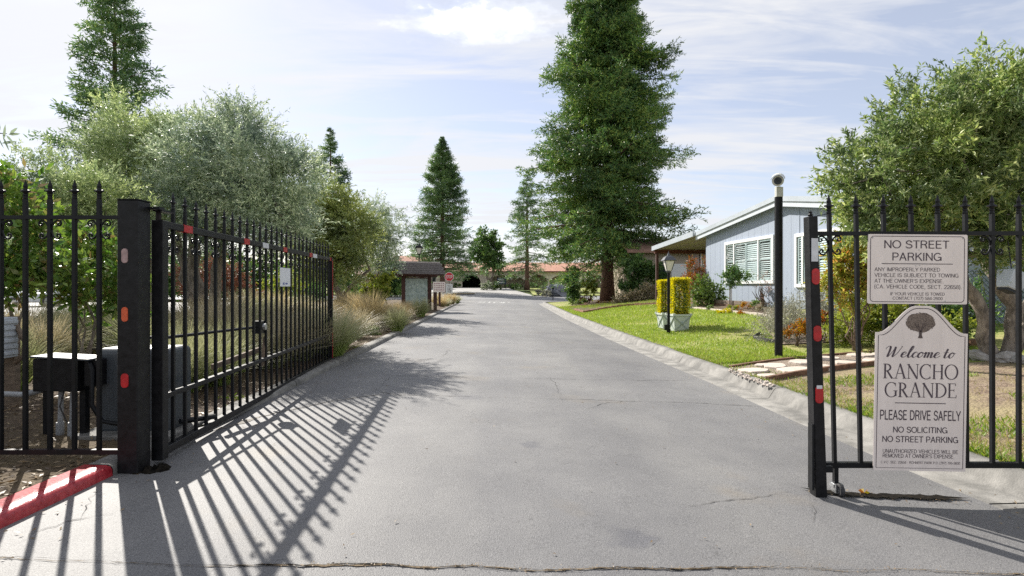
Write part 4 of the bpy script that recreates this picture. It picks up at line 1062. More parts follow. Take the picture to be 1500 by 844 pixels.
def broad_crown(lobes, twigs, per, twig_len, ln, wd, up=0.25, shell=0.45, bump=0.22, spread=0.65):
    """lobes: (centre, radii). Leaves sit along twigs that grow outward from clumps all through the lobes."""
    vol = np.array([r[0] * r[1] * r[2] for _, r in lobes]) ** (2 / 3); vol = vol / vol.sum()
    Vs, Qs, o = [], [], 0
    for (c, r), f in zip(lobes, vol):
        n = max(6, int(twigs * f))
        ncl = max(5, n // 12)
        d = unit(rng.normal(size=(ncl, 3)))
        rad = rng.random(ncl) ** shell
        wob = 1 + bump * np.sin(d[:, 0] * 5 + c[0]) * np.cos(d[:, 1] * 4 + c[1]) + bump * 0.7 * np.sin(d[:, 2] * 7 + d[:, 0] * 3 + c[2]) + rng.normal(size=ncl) * 0.07
        cl = np.array(c) + d * (rad * wob)[:, None] * np.array(r)
        k = rng.integers(0, ncl, n)
        td = unit(d[k] * 0.8 + rng.normal(size=(n, 3)) * spread + np.array([0, 0, up]))
        tl = twig_len * (0.5 + rng.random(n))
        st = cl[k] + rng.normal(size=(n, 3)) * twig_len * 0.26
        t = np.linspace(0.08, 1.0, per)[None, :]
        pos = st[:, None, :] + td[:, None, :] * (tl[:, None] * t)[..., None]
        pos[..., 2] -= (tl[:, None] * t) ** 2 * 0.25
        ax = td[:, None, :] * 0.75 + rng.normal(size=(n, per, 3)) * 0.6
        m = n * per
        v, q = leaf_quads(pos.reshape(-1, 3), ax.reshape(-1, 3), ln * (0.6 + 0.7 * rng.random(m)), wd * (0.7 + 0.6 * rng.random(m)))
        Vs.append(v); Qs.append(q + o); o += len(v)
    return np.concatenate(Vs), np.concatenate(Qs)

def wavy(p0, p1, n=6, amp=0.06):
    p0, p1 = np.array(p0, float), np.array(p1, float)
    ln = np.linalg.norm(p1 - p0); pts = []
    for t in np.linspace(0, 1, n):
        p = p0 + (p1 - p0) * t + (rng.normal(size=3) * amp * ln if 0 < t < 1 else 0)
        pts.append(tuple(p))
    return pts

def broad_tree(name, base, stems, lobes, twigs, per, twig_len, ln, wd, lmat, bmat, label, cat='tree', group=None, n=9, limbs=True, **kw):
    t = empty(name, base, label, cat, group)
    mb = MB()
    for pts, r0, r1 in stems:
        pp = []
        for a, b in zip(pts[:-1], pts[1:]):
            w_ = wavy(a, b, 5, 0.035); pp += w_[:-1]
        pp.append(pts[-1])
        rr = np.linspace(r0, r1, len(pp)) * (1 + 0.10 * rng.normal(size=len(pp)))
        rr[0] *= 1.25
        mb.tube(pp, list(rr), n)
    if limbs:
        tips = [pts[-1] for pts, _, _ in stems]
        for c, r in lobes:
            k = min(range(len(tips)), key=lambda i: (Vector(tips[i]) - Vector(c)).length)
            r1 = stems[k][2]
            mb.tube(wavy(tips[k], c, 5, 0.07), list(np.linspace(r1 * 0.8, r1 * 0.25, 5)), 6)
            for _ in range(4):
                d = unit(rng.normal(size=3)); e = np.array(c) + d * np.array(r) * 0.85
                mb.tube(wavy(c, e, 4, 0.08), list(np.linspace(r1 * 0.3, r1 * 0.07, 4)), 4, cap=False)
    mb.build('trunk', bmat, t, smooth=True)
    v, q = broad_crown(lobes, twigs, per, twig_len, ln, wd, **kw)
    link('crown', leaf_mesh('crown', v, q, lmat, base), t)
    return t

def bush(name, base, lobes, twigs, per, twig_len, ln, wd, lmat, label, cat='shrub', group=None, stem=M['bare_twig'], stems=5, **kw):
    t = empty(name, base, label, cat, group)
    mb = MB()
    for i in range(stems):
        c, r = lobes[i % len(lobes)]
        e = np.array(c) + rng.normal(size=3) * np.array(r) * 0.3
        b = np.array(base) + np.array([rng.normal() * 0.12 * r[0], rng.normal() * 0.12 * r[1], 0])
        mb.tube(wavy(b, e, 5, 0.06), list(np.linspace(0.022, 0.008, 5) * (0.5 + r[0])), 5, cap=False)
    mb.build('stem', stem, t)
    v, q = broad_crown(lobes, twigs, per, twig_len, ln, wd, **kw)
    link('foliage', leaf_mesh('foliage', v, q, lmat, base), t)
    return t

def redwood(name, base, H, prof, nb, ns, nl, ln, wd, lmat, label, tr=0.35, h0=0.06, droop=0.28, gap=0.0, lean=0.0, group=None, bias=None, seed=1, lift=0.25):
    """conifer: whorled limbs along a tapered trunk, sprays of short needle fronds along every limb"""
    t = empty(name, base, label, 'tree', group)
    g = np.random.default_rng(seed)
    h = h0 + (1 - h0) * (np.linspace(0, 1, nb) ** 0.92); h = np.clip(h + g.normal(size=nb) * 0.006, h0 * 0.9, 0.995)
    az = np.arange(nb) * 2.399 + g.normal(size=nb) * 0.5
    L_ = prof(h) * (0.74 + 0.36 * g.random(nb)) * np.where(g.random(nb) < 0.18, 0.6, 1.0)
    if bias is not None: L_ = L_ * bias(h, az)
    dh = np.stack([np.cos(az), np.sin(az), 0 * az], 1); pp = np.stack([-np.sin(az), np.cos(az), 0 * az], 1)
    e0 = (0.55 * h - 0.12 + g.normal(size=nb) * 0.09)               # lower limbs hang, upper ones rise
    z0 = h * H
    def limb(tt):
        return (dh[:, None, :] * (L_[:, None] * tt)[..., None]) + np.stack([0 * tt + lean * z0[:, None], 0 * tt, z0[:, None] + L_[:, None] * (e0[:, None] * tt - droop * tt ** 2 * (1 - h[:, None]) + lift * np.clip(tt - .6, 0, 1) ** 2)], -1)
    # trunk and limbs
    mb = MB()
    zz = np.linspace(0, H * 0.985, 15)
    mb.tube([(lean * z, 0, z) for z in zz], list(np.maximum(tr * (1 - zz / H) ** 0.85 * (1 + 0.35 * np.exp(-zz / (H * 0.03))), 0.02)), 12)
    lp = limb(np.linspace(0, 0.9, 4)[None, :].repeat(nb, 0))
    for i in range(nb):
        if L_[i] > 0.5: mb.tube([tuple(q) for q in lp[i]], [0.016 * L_[i] + 0.012, 0.012 * L_[i] + 0.008, 0.008 * L_[i], 0.004 * L_[i]], 4, cap=False)
    mb.build('trunk', M['bark_red'], t, smooth=True, local=True)
    ts = 0.10 + 0.92 * g.random((nb, ns)) ** 0.62
    lat = g.normal(size=(nb, ns)) * (0.17 * L_[:, None] * (1.12 - ts) + 0.04 * L_[:, None] + 0.03)
    pos = limb(ts) + pp[:, None, :] * lat[..., None]
    pos[..., 2] += g.normal(size=(nb, ns)) * (0.022 * L_[:, None] + 0.035) - np.abs(lat) * 0.35
    ax = dh[:, None, :] * 0.65 + pp[:, None, :] * (np.sign(lat) * 0.55)[..., None] + g.normal(size=(nb, ns, 3)) * 0.30 + np.array([0, 0, 0.05])
    ax = unit(ax)
    f = np.linspace(-0.2, 1.0, nl)[None, None, :, None]
    slen = np.minimum(ln * 1.9, 0.16 + 0.35 * L_)[:, None, None, None]
    lp_ = pos[:, :, None, :] + ax[:, :, None, :] * slen * f
    la = ax[:, :, None, :] * 0.7 + g.normal(size=(nb, ns, nl, 3)) * 0.55
    m = nb * ns * nl
    v, q = leaf_quads(lp_.reshape(-1, 3), la.reshape(-1, 3), ln * (0.6 + 0.8 * g.random(m)), wd * (0.7 + 0.6 * g.random(m)))
    sc_ = np.repeat(np.clip(0.35 + 0.5 * L_, 0.4, 1.0), ns * nl * 4)[:, None]; v0_ = np.repeat(v[0::4], 4, axis=0); v = v0_ + (v - v0_) * sc_
    link('crown', quads_mesh('crown', v, q, lmat), t)
    return t

def blades(n, r0, hgt, wdt, spread, seed, plume=0.0):
    """tuft of arching grass blades: three-step tapering ribbons with v along the blade"""
    g = np.random.default_rng(seed)
    a = g.random(n) * 6.283; rr = r0 * np.sqrt(g.random(n))
    base = np.stack([np.cos(a) * rr, np.sin(a) * rr, 0 * a], 1)
    out = a + g.normal(size=n) * 0.5
    sp = spread * (0.15 + 1.0 * g.random(n)); h = hgt * (0.55 + 0.55 * g.random(n))
    d = np.stack([np.cos(out), np.sin(out), 0 * out], 1); s = np.stack([-np.sin(out), np.cos(out), 0 * out], 1)
    tt = np.array([0, 0.35, 0.7, 1.0]); ww = np.array([1.0, 0.9, 0.6, 0.12])
    rot = g.random(n) * 3.1
    sp = np.where(g.random(n) < 0.25, sp * 0.35, sp)
    s = s * np.cos(rot)[:, None] + d * np.sin(rot)[:, None]
    bend = (g.normal(size=n) * 0.16 * spread)[:, None] * np.stack([-np.sin(out), np.cos(out), 0 * out], 1)
    V, UV = [], []
    for k in range(4):
        t = tt[k]
        p = base + d * (sp * (0.35 * t + 0.75 * t ** 2.2))[:, None] + np.array([0, 0, 1]) * (h * (1.25 * t - 0.42 * t ** 2.4 * (sp / spread)))[:, None]
        p = p + bend * t ** 2
        w_ = s * (wdt * ww[k] / 2)
        V += [p + w_, p - w_]; UV += [np.stack([0 * a, 0 * a + t], 1)] * 2
    v = np.stack(V, 1).reshape(-1, 3); uv = np.stack(UV, 1).reshape(-1, 2)
    b = np.arange(n)[:, None] * 8
    q = np.concatenate([b + np.array([0, 1, 3, 2]), b + np.array([2, 3, 5, 4]), b + np.array([4, 5, 7, 6])], 1).reshape(-1, 4)
    return v, q, uv

# ------------------------------------------------------------------ trees
def zl(x, y): return float(zleft(x, y))
def zr_(x, y): return float(zright(x, y))

# the big redwood on the lawn
bx, by = 6.55, 37.0
def prof_big(h):
    return np.interp(h, [0.05, 0.14, 0.20, 0.30, 0.45, 0.60, 0.75, 0.9, 1.0], [3.6, 4.7, 5.1, 4.8, 4.2, 3.3, 2.25, 1.1, 0.1])
redwood('redwood_tree', (bx, by, zr_(bx, by)), 25.5, prof_big, 600, 84, 9, 0.20, 0.060, L['redwood'],
        'tallest redwood with a dense dark crown and thick reddish trunk, beside the lawn', tr=0.42, h0=0.125, seed=5, droop=0.26,
        bias=lambda h, a: 1 + 0.17 * np.sin(3 * a + h * 15) + 0.15 * np.sin(h * 34 + 2 * a) + 0.10 * np.sin(h * 80 + 5 * a))
def prof_cone(w, p=0.9, base=0.1):
    return lambda h: np.maximum(w * (1 - h) ** p * np.clip((h + 0.05) / (base + 0.05), 0.4, 1) + 0.05, 0.05)
lx, ly = P(168, 440, 27.0)[:2]
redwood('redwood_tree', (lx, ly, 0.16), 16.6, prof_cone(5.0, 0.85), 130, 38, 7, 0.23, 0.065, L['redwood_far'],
        'ragged open redwood rising behind the olives, its trunk showing through', tr=0.30, h0=0.18, seed=9, droop=0.1, bias=lambda h, a: 1 + 0.3 * np.sin(5 * a + h * 23))
rx_, ry_ = P(484, 440, 60)[:2]
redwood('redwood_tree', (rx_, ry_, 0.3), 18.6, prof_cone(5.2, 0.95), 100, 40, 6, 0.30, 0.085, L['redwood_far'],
        'small-looking distant redwood whose top shows above the yellow-green olive', tr=0.3, h0=0.1, seed=12)
rx_, ry_ = P(648, 420, 68)[:2]
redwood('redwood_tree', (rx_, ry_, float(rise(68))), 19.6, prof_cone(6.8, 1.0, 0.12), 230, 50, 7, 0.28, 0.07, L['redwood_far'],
        'slender pointed redwood standing behind the stop sign before the clubhouse', tr=0.36, h0=0.12, seed=15, droop=0.12)
rx_, ry_ = P(772, 420, 76)[:2]
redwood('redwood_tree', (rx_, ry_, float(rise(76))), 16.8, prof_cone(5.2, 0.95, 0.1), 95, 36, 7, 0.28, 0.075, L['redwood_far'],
        'thin redwood with sparse layered limbs before the clubhouse arches', tr=0.33, h0=0.1, seed=22, droop=0.35)
bt = P(714, 419, 84); bz = float(rise(84))
broad_tree('broadleaf_tree', (bt[0], 84, bz), [([(bt[0], 84, bz), (bt[0] + .05, 84, bz + 2.4)], 0.26, 0.18), ([(bt[0] + .1, 84, bz), (bt[0] + .9, 84, bz + 2.8)], 0.16, 0.1)],
           [((bt[0], 84, 6.0), (2.6, 2.6, 2.6)), ((bt[0] + .3, 84, 8.6), (2.1, 2.1, 1.9)), ((bt[0] - 1.2, 83.5, 7.0), (1.7, 1.7, 1.6)), ((bt[0] + 1.6, 83.5, 5.6), (1.5, 1.5, 1.6))],
           1300, 12, 0.7, 0.34, 0.16, L['dark'], M['bark_grey'], 'round dark broadleaf tree with pale trunks at the clubhouse entrance')

# olives on the left
def olive(cx_, cy_, lobes, lm, label, stems, twigs, per=20, ln=0.075, wd=0.019, group='olive trees along the garden bed', tl=0.34, **kw):
    z = zl(cx_, cy_)
    return broad_tree('olive_tree', (cx_, cy_, z), [([(cx_ + a[0], cy_ + a[1], z + a[2]) for a in st], r0, r1) for st, r0, r1 in stems], lobes, twigs, per, tl, ln, wd, lm, M['bark_grey'], label, group=group, **kw)
def PL(px, py, D, rx, ry, rz): return (P(px, py, D), (rx, ry, rz))
ox, oy = P(300, 480, 13.4)[:2]
olive(ox, oy, [PL(330, 235, 12.4, 1.25, 1.2, 1.0), PL(390, 275, 11.6, 1.0, 1.3, 0.95), PL(290, 290, 13.0, 1.2, 1.2, 1.0), PL(355, 320, 12.4, 1.3, 1.1, 0.75), PL(415, 320, 11.2, 0.65, 0.8, 0.6), PL(352, 190, 12.4, 0.5, 0.6, 0.55), PL(308, 225, 12.5, 0.45, 0.5, 0.4), PL(425, 240, 11.5, 0.45, 0.5, 0.45)],
      L['olive_grey'], 'grey-green olive with several leaning trunks behind the open gate',
      [([(0, 0, -0.1), (-0.2, -0.1, 1.2), (-0.1, -0.3, 2.4)], 0.20, 0.12), ([(0.1, 0, -0.1), (0.5, -0.4, 1.1), (0.9, -0.9, 2.2)], 0.16, 0.10), ([(-0.05, 0, 0), (-0.6, 0.1, 1.2), (-0.7, 0, 2.3)], 0.12, 0.08)], 5600, ln=0.085, wd=0.022, tl=0.44, up=.45)
ox, oy = P(215, 470, 14.5)[:2]
olive(ox, oy, [PL(210, 220, 14.2, 1.25, 1.2, 1.15), PL(175, 270, 14.0, 1.1, 1.2, 1.1), PL(245, 285, 14.2, 1.0, 1.1, 1.1), PL(215, 330, 14.2, 1.2, 1.2, 0.8), PL(150, 335, 13.8, 1.1, 1.2, 0.8), PL(185, 185, 14.2, 0.6, 0.6, 0.6), PL(232, 190, 14.4, 0.4, 0.4, 0.4)],
      L['olive'], 'broad pale olive in front of the ragged redwood', [([(0, 0, -0.1), (0.1, 0, 1.3), (-0.1, 0, 2.3)], 0.17, 0.11), ([(0, 0, -0.1), (-0.5, 0, 1.3), (-0.9, 0, 2.2)], 0.13, 0.09)], 4600, ln=0.085, wd=0.022, tl=0.44, up=.45)
ox, oy = P(105, 470, 10.5)[:2]
olive(ox, oy, [PL(110, 300, 10.4, 0.9, 1.0, 0.85), PL(65, 290, 10.2, 0.75, 0.9, 0.75), PL(145, 330, 10.4, 0.75, 0.9, 0.7), PL(95, 350, 10.2, 0.9, 0.9, 0.65)],
      L['olive'], 'low pale olive crown seen over the iron fence spears', [([(0, 0, -0.1), (0.1, 0, 0.9), (0, 0, 1.6)], 0.12, 0.07)], 2400, tl=0.36, up=.5)
ox, oy = P(505, 458, 19.5)[:2]
olive(ox, oy, [PL(478, 330, 19.0, 1.2, 1.2, 1.1), PL(500, 375, 18.6, 1.0, 1.0, 0.75), PL(455, 375, 19.5, 1.0, 1.0, 0.9), PL(490, 300, 19.2, 0.8, 0.9, 0.7), PL(520, 335, 18.8, 0.75, 0.8, 0.8)],
      L['olive_yellow'], 'yellow-green olive beyond the end of the open gate', [([(0, 0, -0.1), (-0.2, -0.1, 0.8), (-0.5, -0.2, 1.7)], 0.13, 0.08), ([(0.1, 0, -0.1), (0.0, 0, 0.8), (1.0, -0.3, 1.6)], 0.08, 0.05)], 3800, ln=0.095, wd=0.028, tl=0.38)
ox, oy = P(548, 448, 24)[:2]
olive(ox, oy, [PL(552, 325, 23.5, 1.0, 1.1, 1.0), PL(570, 350, 23.0, 0.7, 0.8, 0.8), PL(538, 362, 23.4, 0.9, 0.9, 0.7), PL(566, 380, 23.2, 0.6, 0.7, 0.45)],
      L['olive_grey'], 'smaller silvery olive with sky showing through, near the notice kiosk', [([(0, 0, -0.1), (0.1, 0, 0.9), (0.2, 0, 1.8)], 0.12, 0.07)], 1500, ln=0.09, wd=0.025, tl=0.45)

# olive on the right behind the gate panel
ox, oy = 6.9, 7.7; oz = zr_(ox, oy)
broad_tree('olive_tree', (ox, oy, oz),
           [([(ox - 0.1, oy, oz - 0.1), (ox - 0.28, oy - 0.1, oz + 0.7), (ox - 0.75, oy - 0.2, oz + 1.45)], 0.12, 0.07),
            ([(ox + 0.12, oy, oz - 0.1), (ox + 0.24, oy - 0.05, oz + 0.75), (ox - 0.12, oy, oz + 1.35), (ox + 0.1, oy, oz + 1.9)], 0.115, 0.065),
            ([(ox + 0.25, oy + 0.1, oz - 0.1), (ox + 0.6, oy + 0.1, oz + 0.8), (ox + 0.9, oy, oz + 1.6)], 0.10, 0.06)],
           [PL(1395, 200, 7.6, 0.95, 0.9, 0.75), PL(1460, 160, 7.7, 0.85, 0.9, 0.7), PL(1288, 255, 7.4, 0.58, 0.75, 0.55), PL(1340, 235, 7.5, 0.75, 0.8, 0.7), PL(1440, 250, 7.2, 0.9, 0.8, 0.75), PL(1530, 190, 7.8, 1.0, 1.0, 0.9), PL(1360, 320, 7.2, 0.75, 0.6, 0.42), PL(1290, 312, 7.3, 0.42, 0.45, 0.3), PL(1480, 330, 7.1, 0.8, 0.6, 0.4), PL(1560, 300, 7.6, 0.8, 0.8, 0.7), PL(1420, 140, 7.7, 0.4, 0.5, 0.35), PL(1475, 370, 7.0, 0.45, 0.4, 0.25)],
           5600, 22, 0.27, 0.082, 0.022, L['olive_right'], M['bark_grey'], 'large sunlit olive with a twisting multi-stemmed trunk behind the sign panel', up=0.2, n=11)

# tree outside the picture whose twig hangs into it
ox, oy = -4.9, 3.1; oz = zl(ox, oy)
tt = empty('overhanging_tree', (ox, oy, oz), 'leafy twig of slim grey-green leaves reaching in at the picture edge above the iron fence', 'tree')
tip = P(22, 200, 3.1)
mb = MB().tube(wavy((ox, oy, oz - 0.1), (ox + 0.1, oy, 1.6), 6, 0.03), list(np.linspace(0.09, 0.06, 6)), 8).tube(wavy((ox + 0.1, oy, 1.6), (ox + .6, oy, 2.2), 5, 0.05), list(np.linspace(0.055, 0.02, 5)), 7)
mb.tube([(ox + .6, oy, 2.2), (-3.3, 3.1, 2.26), P(-10, 195, 3.1), P(10, 196, 3.1)], [0.02, 0.010, 0.005, 0.002], 5)
mb.build('trunk', M['bark_grey'], tt, smooth=True)
v, q = broad_crown([((ox + .1, oy, 2.3), (0.6, 0.7, 0.6)), ((ox - .6, oy, 2.5), (0.6, 0.7, 0.6))], 300, 16, 0.3, 0.08, 0.018)
link('crown', leaf_mesh('crown', v, q, L['olive_grey'], (ox, oy, oz)), tt)
for (a, b, c, d) in ((5, 205, 8, 182), (9, 198, 20, 210), (14, 196, 26, 187), (2, 210, 25, 207), (-6, 196, 6, 218), (0, 192, -4, 172), (12, 197, 30, 196), (4, 200, 14, 222)):
    p0, p1 = Vector(P(a, b, 3.1)), Vector(P(c, d, 3.06 + random.uniform(-.06, .06)))
    dd = p1 - p0; sd_ = dd.cross(Vector((0, 1, 0.4))).normalized() * 0.008
    me = MB().add([p0, p0 + dd * .3 + sd_, p0 + dd * .7 + sd_ * .8, p1, p0 + dd * .7 - sd_ * .8, p0 + dd * .3 - sd_], [(0, 1, 2, 3, 4, 5)])
    me.build('leaf', L['olive_grey'], tt)

# ------------------------------------------------------------------ far background trees closing the left side
for i, (px, D, h, w_, lm, lab) in enumerate([
    (30, 46, 6.5, 4.5, 'dark', 'bushy dark tree across the side street behind the glossy shrub'),
    (120, 48, 6.0, 4.5, 'mid', 'green bushy tree across the side street behind the parked car'),
    (205, 50, 6.5, 4.5, 'dark', 'bushy dark tree across the side street seen beside the gate post'),
    (300, 47, 5.5, 4.2, 'dark', 'dark bushy tree far behind the leaning olive trunks'),
    (385, 50, 5.2, 4.4, 'mid', 'green bushy tree far behind the middle of the gate'),
    (455, 44, 4.6, 2.8, 'dark', 'dark evergreen bush far behind the end of the gate'),
    (560, 56, 4.2, 2.6, 'dark', 'dark low tree beside the brown-roofed house')]):
    x, y, _ = P(px, 430, D); z = 0.1 + float(rise(D))
    broad_tree('background_tree', (x, y, z), [([(x, y, z), (x, y, z + h * 0.4)], 0.2, 0.12)], [((x, y, z + h * 0.55), (w_ * 0.6, w_ * 0.5, h * 0.36)), ((x - w_ * .5, y, z + h * 0.38), (w_ * 0.5, w_ * .5, h * 0.3)), ((x + w_ * .5, y, z + h * 0.4), (w_ * .5, w_ * .5, h * 0.3)), ((x, y, z + h * .2), (w_ * .8, w_ * .4, h * .2))],
               900, 10, 0.7, 0.30, 0.15, L[lm], M['bark_grey'], lab, group='bushy trees beyond the side street')

# ------------------------------------------------------------------ shrubs, left side
def B(px, py, D): return P(px, py, D)
x, y, _ = P(18, 470, 5.7); z = zl(x, y)
bush('glossy_shrub', (x, y, z), [PL(2, 300, 5.6, 0.42, 0.5, 0.42), PL(28, 345, 5.5, 0.36, 0.5, 0.42), PL(-15, 390, 5.6, 0.45, 0.5, 0.5), PL(14, 425, 5.5, 0.26, 0.4, 0.3)], 600, 9, 0.22, 0.095, 0.042, L['photinia'],
     'tall glossy green shrub with a few reddish leaves at the picture edge behind the fence', spread=0.8, stem=M['bark_grey'])
x, y, _ = P(128, 520, 6.2); z = zl(x, y)
bush('glossy_shrub', (x, y, z), [PL(140, 405, 6.1, 0.34, 0.4, 0.28), PL(105, 375, 6.2, 0.26, 0.4, 0.22), PL(165, 430, 6.3, 0.3, 0.35, 0.25), PL(180, 395, 6.6, 0.3, 0.35, 0.3), PL(120, 440, 6.2, 0.16, 0.2, 0.12)], 400, 9, 0.2, 0.10, 0.040, L['photinia'],
     'leggy glossy shrub on a slanting grey stem behind the iron fence', spread=0.8, stem=M['bark_grey'])
x, y, _ = P(300, 450, 22); z = zl(x, y)
bush('rust_shrub', (x, y, z), [PL(285, 410, 22, 0.7, 0.7, 0.7), PL(325, 405, 22, 0.9, 0.8, 0.8), PL(345, 425, 22, 0.6, 0.6, 0.5)], 620, 10, 0.35, 0.13, 0.04, L['rust'], 'rusty orange-red shrub glimpsed between the olive trunks')
x, y, _ = P(405, 440, 24); z = zl(x, y)
bush('golden_shrub', (x, y, z), [PL(400, 428, 24, 0.6, 0.5, 0.45), PL(425, 415, 24, 0.5, 0.5, 0.6)], 260, 10, 0.3, 0.14, 0.05, L['lime'], 'low yellow-green shrub glimpsed below the white gate notice')
x, y, _ = P(448, 440, 27); z = zl(x, y)
bush('rounded_shrub', (x, y, z), [PL(446, 428, 27, 0.8, 0.7, 0.6)], 260, 10, 0.3, 0.12, 0.05, L['dark'], 'dark rounded shrub near the far end of the gate')
x, y, _ = P(570, 452, 22); z = zl(x, y)
bush('bright_shrub', (x, y, z), [PL(545, 424, 22, 0.34, 0.4, 0.36), PL(560, 416, 22.4, 0.30, 0.4, 0.36), PL(556, 434, 21.6, 0.38, 0.4, 0.3), PL(568, 406, 23.5, 0.22, 0.3, 0.2)], 560, 10, 0.18, 0.11, 0.06, L['lime'], 'bright green leafy shrub beside the notice kiosk')
x, y, _ = P(548, 440, 28); z = zl(x, y)
bush('bare_shrub', (x, y, z), [PL(545, 405, 28, 0.7, 0.6, 0.6)], 140, 8, 0.5, 0.10, 0.03, L['dry'], 'sparse pinkish bare shrub in front of the brown-roofed house', stems=14)
x, y, _ = P(532, 488, 12.9); z = zl(x, y)
bush('ground_cover', (x, y, z), [((x - .2, y, z + .06), (0.26, 0.2, 0.08)), ((x + .14, y, z + .05), (0.2, 0.18, 0.07))], 320, 10, 0.09, 0.05, 0.02, L['mid'], 'flat dark green ground cover plant at the edge of the garden bed')

# ornamental grasses: three tufts of each tone, then copies
def tuft(mat, n, r0, h, w_, sp, seed): 
    v, q, uv = blades(n, r0, h, w_, sp, seed); return quads_mesh('blades', v, q, mat, uv=uv)
T_tan = [tuft(L['grass_tan'], 760, 0.14, 0.66, 0.012, 0.78, 3), tuft(L['grass_green'], 700, 0.13, 0.62, 0.012, 0.76, 4)]
T_gold = [tuft(L['grass_gold'], 620, 0.16, 0.74, 0.016, 0.70, 5), tuft(L['grass_gold'], 560, 0.16, 0.66, 0.016, 0.66, 6)]
T_green = [tuft(L['grass_green'], 700, 0.12, 0.60, 0.013, 0.52, 7)]
def gtuft(px, py, D, kind, s, label, group):
    s = s * 1.12 if D < 20 else s
    x = (px - CX) / F * D; y = D; z = zl(x, y) - 0.02
    t = empty('ornamental_grass', (x, y, z), label, 'grass clump', group)
    me = random.choice({'t': T_tan, 'g': T_gold, 'n': T_green}[kind])
    o = link('blades', me, t); 
    t.rotation_euler = (0, 0, random.uniform(0, 6.28)); t.scale = (s, s, s * random.uniform(0.9, 1.1))
    return t
for px, D, k, s, lab in ((238, 5.6, 'n', .75, 'low green grass clump just behind the motor housing'), (272, 5.9, 't', .8, 'straw grass clump behind the gate by the operator arm'), (318, 6.3, 't', .8, 'straw grass clump behind the gate just past the operator arm'),
                         (452, 9.2, 'n', 1.05, 'tall green-gold grass clump against the last pickets of the gate'), (520, 12.2, 't', .8, 'medium pale grass clump behind the green ground cover'), (562, 15.2, 't', .8, 'pale grass clump between the golden and the rounded green clumps')):
    gtuft(px, 0, D, k, s, lab, None)
G1 = 'grass clumps behind the open gate'; L1 = 'pale arching ornamental grass clump behind the open gate'
for px, D, k, s in ((345, 7.2, 'n', .85), (268, 6.9, 't', .85), (395, 7.6, 't', .9), (438, 8.4, 't', .95), (325, 8.6, 't', 1.0), (270, 9.4, 't', 1.0), (370, 9.6, 'n', 1.0), (415, 10.4, 't', 1.05), (452, 10.6, 'n', .9),
                    (340, 11.6, 't', 1.1), (385, 12.6, 't', 1.1), (430, 13.4, 't', 1.0), (285, 12.5, 'g', 0.8), (460, 13.0, 't', 1.0), (405, 15.5, 'g', 1.0), (360, 15.0, 't', 1.0), (445, 16, 't', 1.0), (480, 15.6, 'g', .9)):
    gtuft(px, 0, D, k, s, L1, G1)
G2 = 'grass clumps behind the iron fence'; L2 = 'straw-green ornamental grass clump behind the fixed iron fence'
for px, D, k, s in ((15, 5.4, 'n', .8), (60, 6.6, 't', .8), (108, 8.0, 't', 1.0), (165, 8.4, 't', 1.05), (205, 7.6, 't', .95), (40, 8.2, 't', .9), (-30, 6.2, 't', .9), (140, 10.0, 'g', .9), (85, 11, 't', .9), (195, 10.4, 't', 1.0), (-60, 8.0, 't', 1.0)):
    gtuft(px, 0, D, k, s, L2, G2)
gtuft(487, 0, 8.95, 't', 0.98, 'big shaggy pale green grass clump spilling over the kerb at the end of the gate', None)
gtuft(497, 0, 10.2, 't', 0.9, 'pale grass clump tucked behind the shaggy one at the end of the gate', None)
gtuft(540, 0, 14.4, 'g', 1.02, 'golden grass clump with a dark shady base beside the green ground cover', None)
gtuft(581, 0, 13.9, 'n', 0.9, 'rounded green grass clump nearest the kerb before the kiosk', None)
gtuft(616, 0, 20.5, 'n', 1.05, 'green grass clump right in front of the kiosk panel', None)
G3 = 'golden grass clumps in front of the kiosk'; L3 = 'golden feathery grass clump in the drift between the bright shrub and the kerb'
for px, D, s in ((505, 17.5, .85), (528, 18.2, .85), (552, 18.8, .85), (575, 18.2, .72), (592, 19.4, .7), (515, 21, .95), (540, 15.9, .75), (560, 16.4, .7), (598, 21.5, .7), (520, 15.2, .75), (585, 17.0, .6)):
    gtuft(px, 0, D, 'g', s, L3, G3)
G4 = 'grass clumps round the stop sign'; L4 = 'yellowed grass clump at the foot of the stop sign and small notice'
for px, D, k, s in ((652, 34, 'g', .8), (662, 36, 'g', .85), (655, 39, 'g', .85), (648, 31, 'g', .7), (670, 38, 'n', .8), (655, 32.5, 'n', .7), (640, 33, 'g', .9)):
    gtuft(px, 0, D, k, s, L4, G4)

# ------------------------------------------------------------------ boxes and pipes behind the fence
x0 = -3.40; yb = 4.14
zb = zl(x0, yb)
eb = empty('controller_box', (x0, yb, zb), 'black scuffed control box standing on grey conduit legs behind the iron fence', 'control box')
MB().box((x0 - .03, yb, 0.625), (0.33, 0.20, 0.245)).build('box', M['black_worn'], eb, bev=0.006)
MB().box((x0 + .015, yb, 0.752), (0.44, 0.23, 0.014), m=Matrix.Rotation(R(3), 3, 'Y')).build('lid', M['grey_box'], eb, bev=0.004)
MB().box((x0 + .21, yb + .02, 0.635), (0.10, 0.16, 0.20)).build('side_box', M['black_worn'], eb, bev=0.005)
for dx_, m_ in ((-0.16, 'black'), (-0.06, 'pvc'), (0.03, 'pvc'), (0.12, 'black')):
    mb = MB()
    if m_ == 'black': mb.box((x0 + dx_, yb, (zb + .5) / 2), (0.045, 0.045, .5 - zb + .04))
    else: mb.tube([(x0 + dx_ - .01, yb, zb - 0.02), (x0 + dx_, yb, .5)], 0.018, 10).tube([(x0 + dx_ - .01, yb, zb - 0.01), (x0 + dx_ - .009, yb, zb + 0.10)], 0.027, 10)
    mb.build('leg', M[m_], eb)
